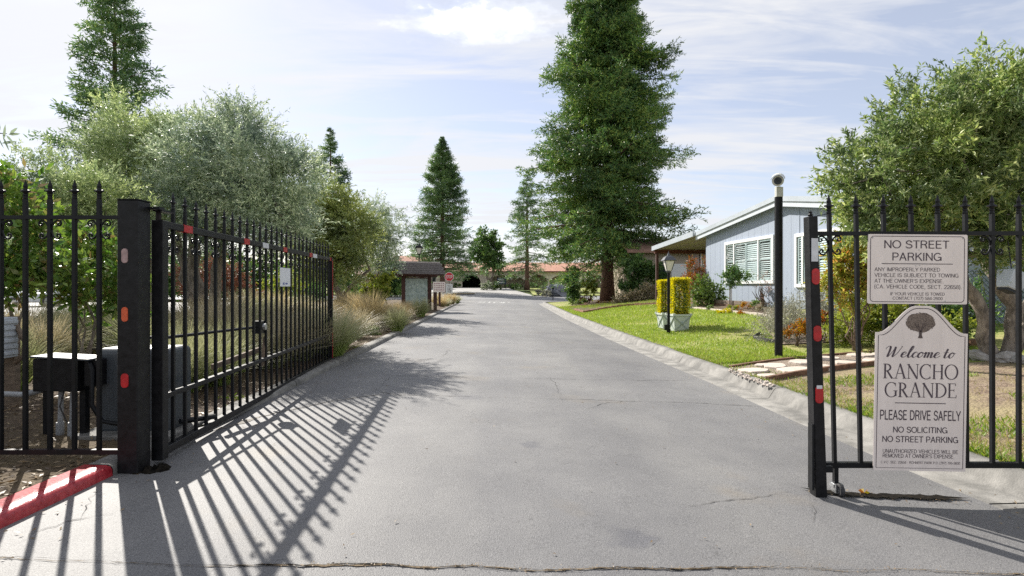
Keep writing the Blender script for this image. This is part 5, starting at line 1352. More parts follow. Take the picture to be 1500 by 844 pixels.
MB().tube([(x0 - .19, yb, 0.50), (x0 - .35, yb, 0.46), (x0 - .7, yb + .1, 0.45), (x0 - 1.5, yb + .3, 0.44)], 0.022, 8).build('conduit', M['pvc'], eb, smooth=True)
MB().tube([(x0 + .12, yb - .02, 0.74), (x0 + .2, yb - .06, 0.74), (x0 + .24, yb - .08, 0.66), (x0 + .235, yb - .08, 0.4), (x0 + .30, yb - .06, 0.27), (x0 + .42, yb - .02, 0.235), (x0 + .6, yb, 0.24)], 0.017, 8).build('flexible_cable', M['black'], eb, smooth=True)
MB().tube([(x0 - .01, yb - .03, 0.5), (x0 - .03, yb - .05, 0.38), (x0 + .02, yb - .04, 0.25)], 0.005, 5).build('thin_wire', M['rubber'], eb)
gx0, gy0 = -2.95, 4.34; zb = 0.13
ob = empty('gate_operator', (gx0, gy0, zb), 'big dark grey plastic gate motor housing on a concrete pad behind the gate post', 'gate motor')
MB().box((gx0, gy0, zb + .345), (0.58, 0.32, 0.67)).build('housing', M['grey_box'], ob, bev=0.045).modifiers['Bevel'].segments = 4
MB().box((gx0, gy0, zb + 0.01), (0.74, 0.6, 0.06)).build('concrete_pad', M['concrete'], ob, bev=0.008)
MB().tube([(gx0 + .34, gy0 - .1, zb + .10), (gx0 + .48, gy0 + .15, zb + .08)], 0.022, 8).build('hinge_arm', M['black'], ob)
ex, ey = P(6, 480, 4.7)[:2]
eg = empty('electrical_box', (ex, ey, zl(ex, ey)), 'pale grey ribbed electrical box on a post at the picture edge behind the fence', 'electrical box')
zt, zb2 = H0 - 45 / F * ey, H0 - 104 / F * ey
mb = MB().box((ex - .04, ey, (zt + zb2) / 2), (0.20, 0.14, zt - zb2))
mb.build('case', M['elec'], eg, bev=0.006)
mb = MB()
for k in range(6): mb.box((ex + .055, ey - .02, zb2 + .04 + k * (zt - zb2 - .08) / 5), (0.035, 0.16, 0.03))
mb.build('ribs', M['elec'], eg, bev=0.003)
MB().box((ex - .02, ey + .1, 0.55), (0.09, 0.06, 0.95)).build('post', M['old_wood'], eg)
MB().tube([(ex + .06, ey + .05, 0.95), (ex + .14, ey + .05, 0.8), (ex + .13, ey + .05, 0.68), (ex + .05, ey + .05, 0.62)], 0.02, 8).build('conduit', M['old_wood'], eg, smooth=True)

# ------------------------------------------------------------------ kiosk, small notice, stop sign, lamp
kx, ky = P(609, 452, 26.5)[:2]; kz = zl(kx, ky)
KT = R(30)
def K(u, v, z): return (kx + u * math.cos(KT) - v * math.sin(KT), ky + u * math.sin(KT) + v * math.cos(KT), z)
kk = empty('notice_kiosk', (kx, ky, kz), 'dark red-brown wooden notice kiosk with a shingled gable roof and a pale map panel', 'notice board')
ztop = 1.98
for u in (-0.62, 0.72):
    MB().bar(K(u, 0, kz - .1), K(u, 0, ztop), 0.17, 0.17).build('post', M['brown_wood'], kk, bev=0.008)
MB().bar(K(.92, -.25, kz - .1), K(.92, -.25, 1.02), 0.16, 0.16).build('short_post', M['brown_wood'], kk, bev=0.008)
MB().bar(K(-.9, 0, 1.84), K(1.1, 0, 1.84), 0.16, 0.16).build('beam', M['brown_wood'], kk, bev=0.006)
MB().bar(K(-.54, 0, 0.95), K(.64, 0, 0.95), 0.03, 1.56).build('map_panel', M['map'], kk)
mb = MB()
for (a, b, c, d) in ((-.54, .2, .64, .2), (-.54, 1.72, .64, 1.72)): mb.bar(K(a, -.03, b), K(c, -.03, d), 0.05, 0.06)
mb.build('panel_frame', M['brown_wood'], kk)
mb = MB()
for i in range(26):
    a, b = random.uniform(-.5, .55), random.uniform(.3, 1.65); vert = random.random() < .6
    mb.bar(K(a, -.017, b), K(a + (0 if vert else .16), -.017, b + (.2 if vert else 0) + .001), 0.002, 0.012, up=(0, 0, 1))
mb.build('map_lines', M['lattice'], kk)
# gable roof: ridge along u
for sgn in (-1, 1):
    MB().add([K(-1.0, 0, 2.50), K(1.2, 0, 2.50), K(1.2, sgn * .75, 1.88), K(-1.0, sgn * .75, 1.88), K(-1.0, 0, 2.44), K(1.2, 0, 2.44), K(1.2, sgn * .72, 1.83), K(-1.0, sgn * .72, 1.83)],
             [(0, 1, 2, 3), (7, 6, 5, 4), (0, 4, 5, 1), (2, 6, 7, 3), (1, 5, 6, 2), (3, 7, 4, 0)]).build('roof', M['brown_wood'], kk)
mb = MB()
for sgn in (-1, 1):
    for r_ in range(7):
        f0 = r_ / 7; f1 = (r_ + 1.25) / 7
        n_ = 15
        for i in range(n_):
            u0 = -1.04 + 2.28 * (i + (0.5 if r_ % 2 else 0) * .8) / n_; u1 = u0 + 2.28 / n_ * 0.95
            zz0 = 2.52 - .62 * f0 + .012; zz1 = 2.52 - .62 * f1 + .035 + random.uniform(0, .012)
            mb.add([K(u0, sgn * .75 * f0, zz0), K(u1, sgn * .75 * f0, zz0), K(u1, sgn * .77 * f1, zz1), K(u0, sgn * .77 * f1, zz1), K(u1, sgn * .77 * f1, zz1 - .03), K(u0, sgn * .77 * f1, zz1 - .03)], [(0, 1, 2, 3), (3, 2, 4, 5)])
tag(mb.build('shingle_courses', M['shingle'], kk), kind='stuff')
for u in (-.86, 1.08):
    MB().add([K(u, -.6, 1.93), K(u, .6, 1.93), K(u, 0, 2.42), K(u + .03, -.6, 1.93), K(u + .03, .6, 1.93), K(u + .03, 0, 2.42)], [(0, 1, 2), (5, 4, 3), (0, 3, 4, 1), (1, 4, 5, 2), (2, 5, 3, 0)]).build('gable_board', M['brown_wood'], kk)

nx, ny = P(644, 448, 29.5)[:2]; nz = zl(nx, ny)
ns_ = empty('small_notice', (nx, ny, nz), 'small pale board with pinkish lines of print on a dark post beside the kiosk', 'sign')
MB().box((nx, ny, (nz + 1.1) / 2 + .1), (0.11, 0.09, 1.15 - nz)).build('post', M['brown_wood'], ns_)
zc1, zc0 = H0 + 7 / F * ny, H0 - 8 / F * ny
MB().box((nx - .02, ny - .06, (zc0 + zc1) / 2), (0.66, 0.03, zc1 - zc0 + .0)).build('board', M['sign_beige'], ns_, bev=0.004)
mb = MB(); 
for r_ in range(4):
    for k in range(5):
        w_ = random.uniform(.05, .10)
        mb.box((nx - .25 + k * .115, ny - .077, zc1 - .09 - r_ * .115), (w_, 0.002, 0.055))
mb.build('printed_lines', pm('faded_pink_print', (0.36, 0.22, 0.24), 0.6, var=0.2, bump=0), ns_)

sx, sy = P(658, 440, 44)[:2]; sz = zl(sx, sy)
zs = H0 + 14.5 / F * sy
st = empty('stop_sign', (sx, sy, sz), 'red octagonal STOP sign above a white 15 speed plate on a post past the kiosk', 'stop sign')
MB().box((sx, sy + .03, (sz + zs + .3) / 2), (0.06, 0.05, zs + .35 - sz)).build('post', M['brown_wood'], st)
def octo(r): return [(r * math.cos(R(22.5 + 45 * k)), r * math.sin(R(22.5 + 45 * k))) for k in range(8)]
def wst(z0): return lambda u, v, out=0.0: Vector((sx + u, sy - .02 - out, z0 + v))
oc = MB(); oc.prism([(sx + a, zs + b) for a, b in octo(0.39)], sy - 0.012, sy - 0.02); oc.build('rim', M['white_paint'], st)
oc = MB(); oc.prism([(sx + a, zs + b) for a, b in octo(0.355)], sy - 0.018, sy - 0.024); oc.build('face', M['stop_red'], st)
lettering('STOP', -0.27, 0.27, -0.125, 0.125, st, M['white_paint'], lambda u, v, e=0.0: Vector((sx + u, sy - .027 - 4 * e, zs + v)), offset=0.02)
z15 = H0 - 3.5 / F * sy
MB().box((sx, sy - .012, z15 + .02), (0.56, 0.012, 0.80)).build('speed_plate', M['white_paint'], st)
lettering('15', -0.15, 0.15, -0.27, 0.07, st, M['sign_ink'], lambda u, v, e=0.0: Vector((sx + u, sy - .021 - 4 * e, z15 + v)), offset=0.02)
lettering('SPEED', -0.2, 0.2, 0.26, 0.34, st, M['sign_ink'], lambda u, v, e=0.0: Vector((sx + u, sy - .021 - 4 * e, z15 + v)))
lettering('LIMIT', -0.17, 0.17, 0.14, 0.22, st, M['sign_ink'], lambda u, v, e=0.0: Vector((sx + u, sy - .021 - 4 * e, z15 + v)))

def lantern(parent, c, s, glass, cap):
    """four-sided tapering lantern; c = foot of the lantern"""
    x, y, z = c; b, t, h = 0.06 * s, 0.125 * s, 0.26 * s
    MB().lathe([(0.05 * s, -0.05 * s), (0.07 * s, -0.03 * s), (0.075 * s, 0)], c, n=8).build('lantern_base', cap, parent)
    for k in range(4):
        a0, a1 = R(45 + 90 * k), R(135 + 90 * k)
        q = [(x + r_ * 1.414 * math.cos(a), y + r_ * 1.414 * math.sin(a), zz) for r_, a, zz in ((b, a0, z), (b, a1, z), (t, a1, z + h), (t, a0, z + h))]
        MB().add(q, [(0, 1, 2, 3)]).build('glass_pane', glass, parent)
        MB().bar((x + b * 1.45 * math.cos(a0), y + b * 1.45 * math.sin(a0), z), (x + t * 1.45 * math.cos(a0), y + t * 1.45 * math.sin(a0), z + h), 0.016 * s, 0.016 * s).build('corner_bar', cap, parent)
    MB().lathe([(0.225 * s, h), (0.235 * s, h + 0.015 * s), (0.15 * s, h + 0.10 * s), (0.10 * s, h + 0.13 * s), (0.055 * s, h + 0.14 * s), (0.03 * s, h + 0.19 * s), (0.012 * s, h + 0.22 * s), (0.004 * s, h + 0.27 * s)], c, n=4, m=Matrix.Rotation(R(45), 3, 'Z')).build('lantern_cap', cap, parent)
lx_, ly_ = 3.95, 13.6; lz = zr_(lx_, ly_)
lm = empty('garden_lamp', (lx_, ly_, lz), 'black garden lamp post with a four-sided lantern between the golden shrubs on the lawn', 'lamp post')
ztl = H0 + 25 / F * ly_
MB().tube([(lx_, ly_, lz - .05), (lx_, ly_, lz + .12), (lx_, ly_, lz + .13), (lx_, ly_, ztl - .05)], [0.05, 0.05, 0.036, 0.036], 10).build('pole', M['black'], lm)
lantern(lm, (lx_, ly_, ztl - .03), 0.95, M['lamp_glass'], M['lamp_cap'])
MB().box((lx_ - .08, ly_ - .05, lz + .16), (0.08, 0.08, 0.14)).build('outlet_box', M['black'], lm)
sx2, sy2 = P(614, 425, 47)[:2]
s3 = empty('street_lamp', (sx2, sy2, 0.1), 'tall lantern street lamp rising behind the notice kiosk', 'street lamp')
MB().tube([(sx2, sy2, 0.05), (sx2, sy2, 0.8), (sx2, sy2, 4.1)], [0.09, 0.06, 0.045], 8).build('pole', M['black'], s3)
lantern(s3, (sx2, sy2, 4.15), 1.9, M['lamp_glass'], M['black'])

# STOP painted on the road
def roadmark(u, v): return Vector((u, v, float(zroad(u, v)) + 0.006))
lettering('STOP', -2.7, -0.15, 41.5, 44.8, road, M['white_mark'], lambda u, v, e=0.0: roadmark(u, v) + Vector((0, 0, 4 * e)), offset=0.03, name='stop_marking')

# ------------------------------------------------------------------ clubhouse and far houses
CD = 88.0
ch = empty('clubhouse', (0, CD, float(rise(CD))), 'long cream clubhouse with arched openings and terracotta roof at the drive end', 'building')
cz = float(rise(CD)) - 0.1; ctop = H0 + 21.5 / F * CD
arches = [(P(677, 0, CD)[0], P(704, 0, CD)[0], 402.5), (P(713, 0, CD)[0], P(769, 0, CD)[0], 402.8), (P(775, 0, CD)[0], P(801.5, 0, CD)[0], 402.5), (P(805, 0, CD)[0], P(850, 0, CD)[0], 403), (P(858, 0, CD)[0], P(890, 0, CD)[0], 403)]
mb = MB(); xs0, xs1 = P(622, 0, CD)[0], P(930, 0, CD)[0]
cur = xs0
TH_ = 0.45
for a, b, yt in arches:
    mb.box(((cur + a) / 2, CD + TH_ / 2, (cz + ctop) / 2), (a - cur, TH_, ctop - cz))
    at = H0 + (CY - yt) / F * CD; spr = cz + 0.95
    n_ = 18; pts = [((a + b) / 2 - (b - a) / 2 * math.cos(math.pi * i / n_), spr + (at - spr) * math.sin(math.pi * i / n_)) for i in range(n_ + 1)]
    for (xa, za), (xb_, zb_) in zip(pts[:-1], pts[1:]):
        mb.prism([(xa, za), (xb_, zb_), (xb_, ctop), (xa, ctop)], CD, CD + TH_)
    cur = b
mb.box(((cur + xs1) / 2, CD + TH_ / 2, (cz + ctop) / 2), (xs1 - cur, TH_, ctop - cz))
mb.build('wall', M['stucco'], ch)
mb = MB()
mb.box(((arches[1][0] + xs1) / 2 - .5, CD + 2.2, (cz + ctop) / 2), (xs1 - arches[1][0] + 1, 0.2, ctop - cz))
mb.build('back_wall', M['stucco_tan'], ch)
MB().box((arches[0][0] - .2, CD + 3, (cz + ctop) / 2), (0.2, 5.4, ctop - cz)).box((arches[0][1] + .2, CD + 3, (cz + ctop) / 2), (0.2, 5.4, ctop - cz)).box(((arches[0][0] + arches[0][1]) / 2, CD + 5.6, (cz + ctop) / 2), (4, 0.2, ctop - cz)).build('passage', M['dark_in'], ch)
ri = H0 + 36 / F * 92
MB().add([(xs0 - .6, CD - .7, ctop + .12), (xs1, CD - .7, ctop + .12), (xs1, CD + 6, ri), (xs0 - .6, CD + 6, ri), (xs0 - .6, CD + 13, ctop), (xs1, CD + 13, ctop)], [(0, 1, 2, 3), (3, 2, 5, 4)]).build('roof', M['tiles'], ch)
MB().box(((xs0 + xs1) / 2, CD - .68, ctop + .03), (xs1 - xs0 + 1, 0.12, 0.17)).build('fascia', M['fascia_red'], ch)
w_ = MB().box((P(635, 0, CD)[0], CD - .03, H0 + 9 / F * CD), (0.9, 0.1, 1.2)).build('window', M['white_paint'], ch)
MB().box((P(635, 0, CD)[0], CD - .09, H0 + 9 / F * CD), (0.7, 0.04, 1.0)).build('pane', M['car_glass'], w_)

# clubhouse name board and little flag
bx2, by2 = P(735, 419, 80)[:2]; bz2 = float(rise(80)) + .07
bo = empty('name_board', (bx2, by2, bz2), 'dark blue board with pale lines of writing on two legs before the clubhouse arches', 'sign')
for dx_ in (-.62, .62): MB().box((bx2 + dx_, by2, bz2 + .9), (0.1, 0.1, 1.8)).build('leg', M['black'], bo)
MB().box((bx2, by2 - .06, bz2 + 1.15), (1.36, 0.06, 0.95)).build('board', pm('navy_board', (0.03, 0.045, 0.08), 0.5, var=0.1, bump=0), bo)
mb = MB()
for r_ in range(3): mb.box((bx2 + random.uniform(-.08, .08), by2 - .095, bz2 + 1.42 - r_ * .25), (0.9 - .15 * (r_ % 2), 0.005, 0.10))
mb.build('writing_lines', M['white_paint'], bo)
fl = empty('small_flag', (bx2 + 1.35, by2, bz2), 'little pale flag on a stick beside the blue name board', 'flag')
MB().tube([(bx2 + 1.2, by2, bz2), (bx2 + 1.25, by2, bz2 + 1.9)], 0.02, 5).build('stick', M['black'], fl)
MB().prism([(bx2 + 1.25, bz2 + 1.85), (bx2 + 1.55, bz2 + 1.7), (bx2 + 1.5, bz2 + 1.3), (bx2 + 1.25, bz2 + 1.42)], by2, by2 + .02).build('cloth', M['flag'], fl)

def low_house(name, label, x0, x1, D, zbase, ztop_, zr2, wall, roofm, dep=8, wins=()):
    t = empty(name, ((x0 + x1) / 2, D, zbase), label, 'house')
    MB().box(((x0 + x1) / 2, D + dep / 2, (zbase + ztop_) / 2 - .1), (x1 - x0, dep, ztop_ - zbase + .2)).build('wall', wall, t)
    MB().add([(x0 - .6, D - .7, ztop_ - .05), (x1 + .6, D - .7, ztop_ - .05), (x1 + .6, D + dep / 2, zr2), (x0 - .6, D + dep / 2, zr2), (x1 + .6, D + dep + .7, ztop_ - .05), (x0 - .6, D + dep + .7, ztop_ - .05),
              (x0 - .6, D - .7, ztop_ - .2), (x1 + .6, D - .7, ztop_ - .2)], [(0, 1, 2, 3), (3, 2, 4, 5), (6, 7, 1, 0)]).build('roof', roofm, t)
    for (wx, wz, ww, wh) in wins:
        f_ = MB().box((wx, D - .03, wz), (ww, 0.1, wh)).build('window', M['white_paint'], t)
        MB().box((wx, D - .09, wz), (ww - .16, 0.04, wh - .16)).build('pane', M['car_glass'], f_)
    return t
low_house('far_house', 'low tan house with a brown tiled roof half hidden beyond the bright shrub', P(490, 0, 62)[0], P(562, 0, 62)[0], 62, .3, H0 + 19 / F * 62, H0 + 34 / F * 66, M['stucco_tan'], M['tiles_brown'], wins=((P(528, 0, 62)[0], 2.0, 1.0, 1.1),))
low_house('far_house', 'reddish-roofed house peeping over the notice kiosk roof', P(574, 0, 80)[0], P(622, 0, 80)[0], 80, .9, H0 + 26 / F * 80, H0 + 45 / F * 84, M['stucco'], M['tiles'])

# far bushes and boulders near the crossing
def smallbush(px, py, D, rx, rz, lm, label, name='low_bush', n=160, ln=.16, wd=.07, group=None):
    x = (px - CX) / F * D; z = float(rise(D)) + .05 if D > 46 else (zr_(x, D) if x > 0 else zl(x, D))
    return bush(name, (x, D, z), [((x, D, z + rz * .9), (rx, rx * .7, rz))], n, 8, 0.2, ln, wd, L[lm], label, stems=3)
smallbush(712, 421, 76, 1.0, .55, 'white_fl', 'white-flowering bush at the clubhouse entrance', n=260)
smallbush(724, 421, 77, 1.3, .45, 'mid', 'broad green bush beside the white-flowering one', n=260)
smallbush(668, 420, 86, 1.0, .35, 'dark', 'dark bush against the cream wall behind the stop sign')
for i, px in enumerate((745, 757, 785, 797)):
    smallbush(px, 420, 85, 1.1, .24, 'dark', ('dark foundation shrub right of the blue name board', 'dark foundation shrub between the name board and the sparse redwood', 'dark foundation shrub just past the sparse redwood trunk', 'dark foundation shrub behind the lawn island bushes')[i], n=120)['group'] = 'foundation shrubs along the arcade'
smallbush(803, 427, 60, .8, .5, 'mid', 'rounded olive-green bush on the lawn island')
smallbush(797, 430, 57, .9, .42, 'silver', 'grey-mauve cushion bush on the lawn island')

def rock(name, c, r, mat, label, cat='rock', seed=0, parent=None, group=None):
    g = np.random.default_rng(seed)
    u, w_ = np.meshgrid(np.linspace(0, 2 * np.pi, 13)[:-1], np.linspace(0.05, np.pi - 0.05, 8))
    d = np.stack([np.sin(w_) * np.cos(u), np.sin(w_) * np.sin(u), np.cos(w_)], -1)
    f = 1 + 0.16 * np.sin(d @ g.normal(size=3) * 3.1 + 1) + 0.13 * np.sin(d @ g.normal(size=3) * 5 + 2) + g.normal(size=d.shape[:2]) * 0.05
    v = (d * f[..., None] * np.array(r)).reshape(-1, 3)
    q = [(i * 12 + k, i * 12 + (k + 1) % 12, (i + 1) * 12 + (k + 1) % 12, (i + 1) * 12 + k) for i in range(7) for k in range(12)]
    q += [tuple(range(12)), tuple(reversed(range(84, 96)))]
    mb = MB(); mb.v = [tuple(p) for p in v]; mb.f = q
    o = link(name, mb.mesh(name, mat), parent)
    o.location = c if parent is None else tuple(np.array(c) - root_loc(parent))
    if parent is None: tag(o, label, cat, group)
    return o
rb = P(815, 427, 58)
rock('boulder', (rb[0], 58, float(rise(58)) + .5), (1.3, .7, .75), M['rock_dark'], 'big blue-grey boulder on the lawn island past the crossing', seed=3)
mp_ = P(810, 436, 50)
mk = empty('marker_post', (mp_[0], 50, float(zroad(mp_[0], 50))), 'thin dark marker post at the road corner before the boulder', 'post')
MB().box((mp_[0], 50, .55), (0.07, 0.07, 1.0)).build('post', M['black'], mk)
MB().box((mp_[0], 50, 1.12), (0.20, 0.05, 0.18)).build('cap_plate', M['black'], mk)

# parked car across the side street
cx0, cy0 = P(76, 440, 33)[:2]
car = empty('parked_car', (cx0, cy0, 0.12), 'white parked car glimpsed through the shrubs behind the iron fence', 'car')
def carsec(y, w_, zl_, zm, zt_): return [(-w_ / 2, zl_), (w_ / 2, zl_), (w_ / 2 * 1.0, zm), (w_ / 2 * .78, zt_), (-w_ / 2 * .78, zt_), (-w_ / 2, zm)]
secs = [(-2.2, carsec(0, 1.5, .35, .62, .68)), (-2.0, carsec(0, 1.74, .25, .72, .80)), (-1.0, carsec(0, 1.8, .22, .85, .95)), (-.35, carsec(0, 1.8, .22, .9, 1.38)), (.3, carsec(0, 1.8, .22, .92, 1.47)), (1.3, carsec(0, 1.8, .22, .92, 1.42)), (2.1, carsec(0, 1.74, .28, .9, 1.0)), (2.25, carsec(0, 1.6, .4, .8, .85))]
mb = MB()
for y_, s_ in secs: mb.v += [(cx0 + a, cy0 + y_, .12 + b) for a, b in s_]
for i in range(len(secs) - 1):
    for k in range(6): mb.f.append((i * 6 + k, i * 6 + (k + 1) % 6, (i + 1) * 6 + (k + 1) % 6, (i + 1) * 6 + k))
mb.f += [tuple(range(6)), tuple(reversed(range(len(mb.v) - 6, len(mb.v))))]
mb.build('body', M['car_paint'], car, smooth=False, bev=0.05)
MB().add([(cx0 - .72, cy0 - 1.0, 1.12), (cx0 + .72, cy0 - 1.0, 1.12), (cx0 + .62, cy0 - .38, 1.5), (cx0 - .62, cy0 - .38, 1.5)], [(0, 1, 2, 3)]).build('windscreen', M['car_glass'], car)
for s_ in (-1, 1):
    MB().box((cx0 + s_ * .62, cy0 - 2.1, .76), (0.34, 0.2, 0.14)).build('headlight', M['car_glass'], car, bev=0.03)
    for y_ in (-1.4, 1.4):
        w2 = MB().lathe([(0.2, -.1), (.32, -.1), (.33, -.06), (.33, .06), (.32, .1), (.2, .1)], (cx0 + s_ * .8, cy0 + y_, .44), n=16, axis='X').build('wheel', M['rubber'], car)
        MB().lathe([(0.02, -.105), (.2, -.105), (.2, .105), (.02, .105)], (cx0 + s_ * .8, cy0 + y_, .44), n=12, axis='X').build('rim', M['steel'], w2)
MB().box((cx0, cy0 - 2.2, .60), (0.9, 0.1, 0.16)).build('grille', M['rubber'], car)
# ------------------------------------------------------------------ blue-grey house
HC = np.array([7.91, 22.0]); HD = np.array([0.095, -1.0]); HD = HD / np.linalg.norm(HD); HN = np.array([-1.0, -0.095]); HN = HN / np.linalg.norm(HN)
def HP(t, n, z): return (HC[0] + HD[0] * t + HN[0] * n, HC[1] + HD[1] * t + HN[1] * n, z)
HL = 10.5; ZG = 0.52; ZE = 3.34; ZP = 3.86; ZE2 = 2.98; TP = 5.25
def zwall(t): return ZP - ((ZP - ZE) * (TP - t) / TP if t < TP else (ZP - ZE2) * (t - TP) / (HL - TP))
def hprism(mb, poly, n0, n1):
    """polygon (t, z) on the gable wall extruded along the outward normal"""
    k = len(poly)
    return mb.add([HP(t, n0, z) for t, z in poly] + [HP(t, n1, z) for t, z in poly], [tuple(reversed(range(k))), tuple(range(k, 2 * k))] + [(i, (i + 1) % k, (i + 1) % k + k, i + k) for i in range(k)])
house = empty('mobile_home', HP(TP, 0, ZG), 'single-storey blue-grey house with a white low gable roof and shuttered windows', 'house')
def fixn(o):
    import bmesh
    bm = bmesh.new(); bm.from_mesh(o.data); bmesh.ops.recalc_face_normals(bm, faces=bm.faces); bm.to_mesh(o.data); bm.free(); return o
wall = fixn(hprism(MB(), [(0.0, ZG - .3), (HL, ZG - .3), (HL, ZE2), (TP, ZP), (0.0, ZE)], -14, -0.03).build('wall', M['skirt'], house))
t = 0.0; pw_ = 1.222
while t < HL - .05:
    t1 = min(t + pw_, HL)
    mb = MB(); sub = 3; sw = (t1 - t) / sub
    for i in range(sub):
        a, b = t + i * sw + .004, t + (i + 1) * sw - .004
        poly = [(a, ZG + .12), (b, ZG + .12), (b, zwall(b)), (a, zwall(a))]
        if a < TP < b: poly.insert(3, (TP, ZP))
        hprism(mb, poly, -0.03, 0.0)
    fixn(mb.build('siding_panel', M['siding'], wall))
    t = t1
# the batten covering one joint
hprism(MB(), [(6.08, ZG + .12), (6.12, ZG + .12), (6.12, zwall(6.1)), (6.08, zwall(6.1))], 0.0, 0.012).build('batten', M['siding'], wall)
def tpx(px):        # where the wall crosses a picture column
    k = (px - CX) / F
    return (k * HC[1] - HC[0]) / (HD[0] - k * HD[1])
def house_window(pa, pb, ytop_a, ybot_a, divs, name_lab=None):
    ta, tb = tpx(pa), tpx(pb); Da = HP(ta, 0, 0)[1]
    z1, z0 = H0 + (CY - ytop_a) / F * Da, H0 + (CY - ybot_a) / F * Da
    mb = MB(); fw = 0.10
    hprism(mb, [(ta, z0), (tb, z0), (tb, z0 + fw), (ta, z0 + fw)], 0, .06); hprism(mb, [(ta, z1 - fw), (tb, z1 - fw), (tb, z1), (ta, z1)], 0, .06)
    hprism(mb, [(ta, z0 + fw), (ta + fw, z0 + fw), (ta + fw, z1 - fw), (ta, z1 - fw)], 0, .06); hprism(mb, [(tb - fw, z0 + fw), (tb, z0 + fw), (tb, z1 - fw), (tb - fw, z1 - fw)], 0, .06)
    f = fixn(mb.build('window', M['white_paint'], house))
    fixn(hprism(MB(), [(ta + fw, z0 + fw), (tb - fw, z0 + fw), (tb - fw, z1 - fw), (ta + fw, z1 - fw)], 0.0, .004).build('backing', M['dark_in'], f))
    a0, b0 = ta + fw, tb - fw; zz0, zz1 = z0 + fw, z1 - fw
    for d in divs:
        td = a0 + (b0 - a0) * d
        fixn(hprism(MB(), [(td - .03, zz0), (td + .03, zz0), (td + .03, zz1), (td - .03, zz1)], 0.004, .055).build('mullion', M['white_paint'], f))
    ed = [0] + list(divs) + [1]
    for i in range(len(ed) - 1):
        a = a0 + (b0 - a0) * ed[i] + .035; b = a0 + (b0 - a0) * ed[i + 1] - .035
        nleaf = 2 if (b - a) > 0.95 else 1
        for j in range(nleaf):
            la, lb = a + (b - a) * j / nleaf + .005, a + (b - a) * (j + 1) / nleaf - .005
            mb = MB(); st_ = 0.05
            for (p0, p1, q0, q1) in ((la, la + st_, zz0, zz1), (lb - st_, lb, zz0, zz1), (la + st_, lb - st_, zz0, zz0 + .07), (la + st_, lb - st_, zz1 - .07, zz1), (la + st_, lb - st_, zz0 + (zz1 - zz0) * .5, zz0 + (zz1 - zz0) * .5 + .05)):
                hprism(mb, [(p0, q0), (p1, q0), (p1, q1), (p0, q1)], .012, .03)
            fixn(mb.build('shutter', M['shutter'], f))
            mb = MB(); z = zz0 + .075
            while z < zz1 - .11:
                if not (zz0 + (zz1 - zz0) * .5 - .05 < z < zz0 + (zz1 - zz0) * .5 + .05):
                    op = .020 if (i != 1 or (j == 0 and z > zz0 + (zz1 - zz0) * .5)) else .050
                    mb.add([HP(la + st_, .026, z), HP(lb - st_, .026, z), HP(lb - st_, .010, z + op), HP(la + st_, .010, z + op)], [(0, 1, 2, 3)])
                z += .066
            tag(mb.build('shutter_louvres', M['shutter'], f), kind='stuff')
    MB().add([HP(a0, .042, zz0), HP(b0, .042, zz0), HP(b0, .042, zz1), HP(a0, .042, zz1)], [(3, 2, 1, 0)]).build('glass_pane', M['glass'], f)
house_window(1063, 1134.5, 355.5, 416, (0.2, 0.74))
house_window(1166, 1246, 343, 421, (0.13, 0.78))
# roof: two slopes with overhangs, white rake boards in two steps
OV = 0.20
def zroof(t): return zwall(t)
rf = []
tl_, tr_ = -0.45, HL + 0.45
rs = [(tl_, zroof(tl_) + .02), (TP, ZP + .02), (tr_, zroof(tr_) + .02), (tr_, zroof(tr_) + .20), (TP, ZP + .20), (tl_, zroof(tl_) + .20)]
roof = fixn(hprism(MB(), rs, -14.4, OV).build('roof', M['roof_white'], house))
fixn(hprism(MB(), [(tl_, zroof(tl_) - .07), (TP, ZP - .07), (tr_, zroof(tr_) - .07), (tr_, zroof(tr_) + .10), (TP, ZP + .10), (tl_, zroof(tl_) + .10)], OV, OV + .03).build('rake_board', M['rake'], roof))
fixn(hprism(MB(), [(tl_ - .02, zroof(tl_) + .09), (TP, ZP + .09), (tr_ + .02, zroof(tr_) + .09), (tr_ + .02, zroof(tr_) + .24), (TP, ZP + .24), (tl_ - .02, zroof(tl_) + .24)], OV + .03, OV + .07).build('gutter', M['roof_white'], roof))
MB().lathe([(.09, 0), (.09, .3), (.12, .3), (.12, .36), (.03, .42)], HP(4.4, -2.2, ZP + .05), n=10).build('roof_vent', M['roof_white'], roof)

# carport
cp = empty('carport', HP(-2.7, -1, .4), 'open carport with flat pale roof on dark posts beside the blue-grey house', 'carport')
def cz_(t): return 3.40 + (t + .45) * 0.052
t0, t1 = -5.3, -0.47
fixn(hprism(MB(), [(t0, cz_(t0)), (t1, cz_(t1)), (t1, cz_(t1) + .06), (t0, cz_(t0) + .06)], -10, .30).build('roof_panel', M['soffit'], cp))
fixn(hprism(MB(), [(t0 - .03, cz_(t0) - .05), (t1, cz_(t1) - .02), (t1, cz_(t1) + .20), (t0 - .03, cz_(t0) + .17)], .30, .35).build('fascia', M['roof_white'], cp))
mb = MB()
for k in range(16): 
    n_ = .1 - k * .62
    mb.bar(HP(t0, n_, cz_(t0) - .02), HP(t1, n_, cz_(t1) - .02), .05, .04)
mb.build('roof_ribs', M['soffit'], cp)
MB().bar(HP(t0 + .2, .28, cz_(t0) - .10), HP(t0 + .2, -10, cz_(t0) - .10), .12, .18).build('beam', M['fascia_red'], cp)
for n_ in (.15, -3.6, -7): MB().bar(HP(t0 + .2, n_, .3), HP(t0 + .2, n_, cz_(t0) - .12), .12, .12).build('post', M['brown_wood'], cp)

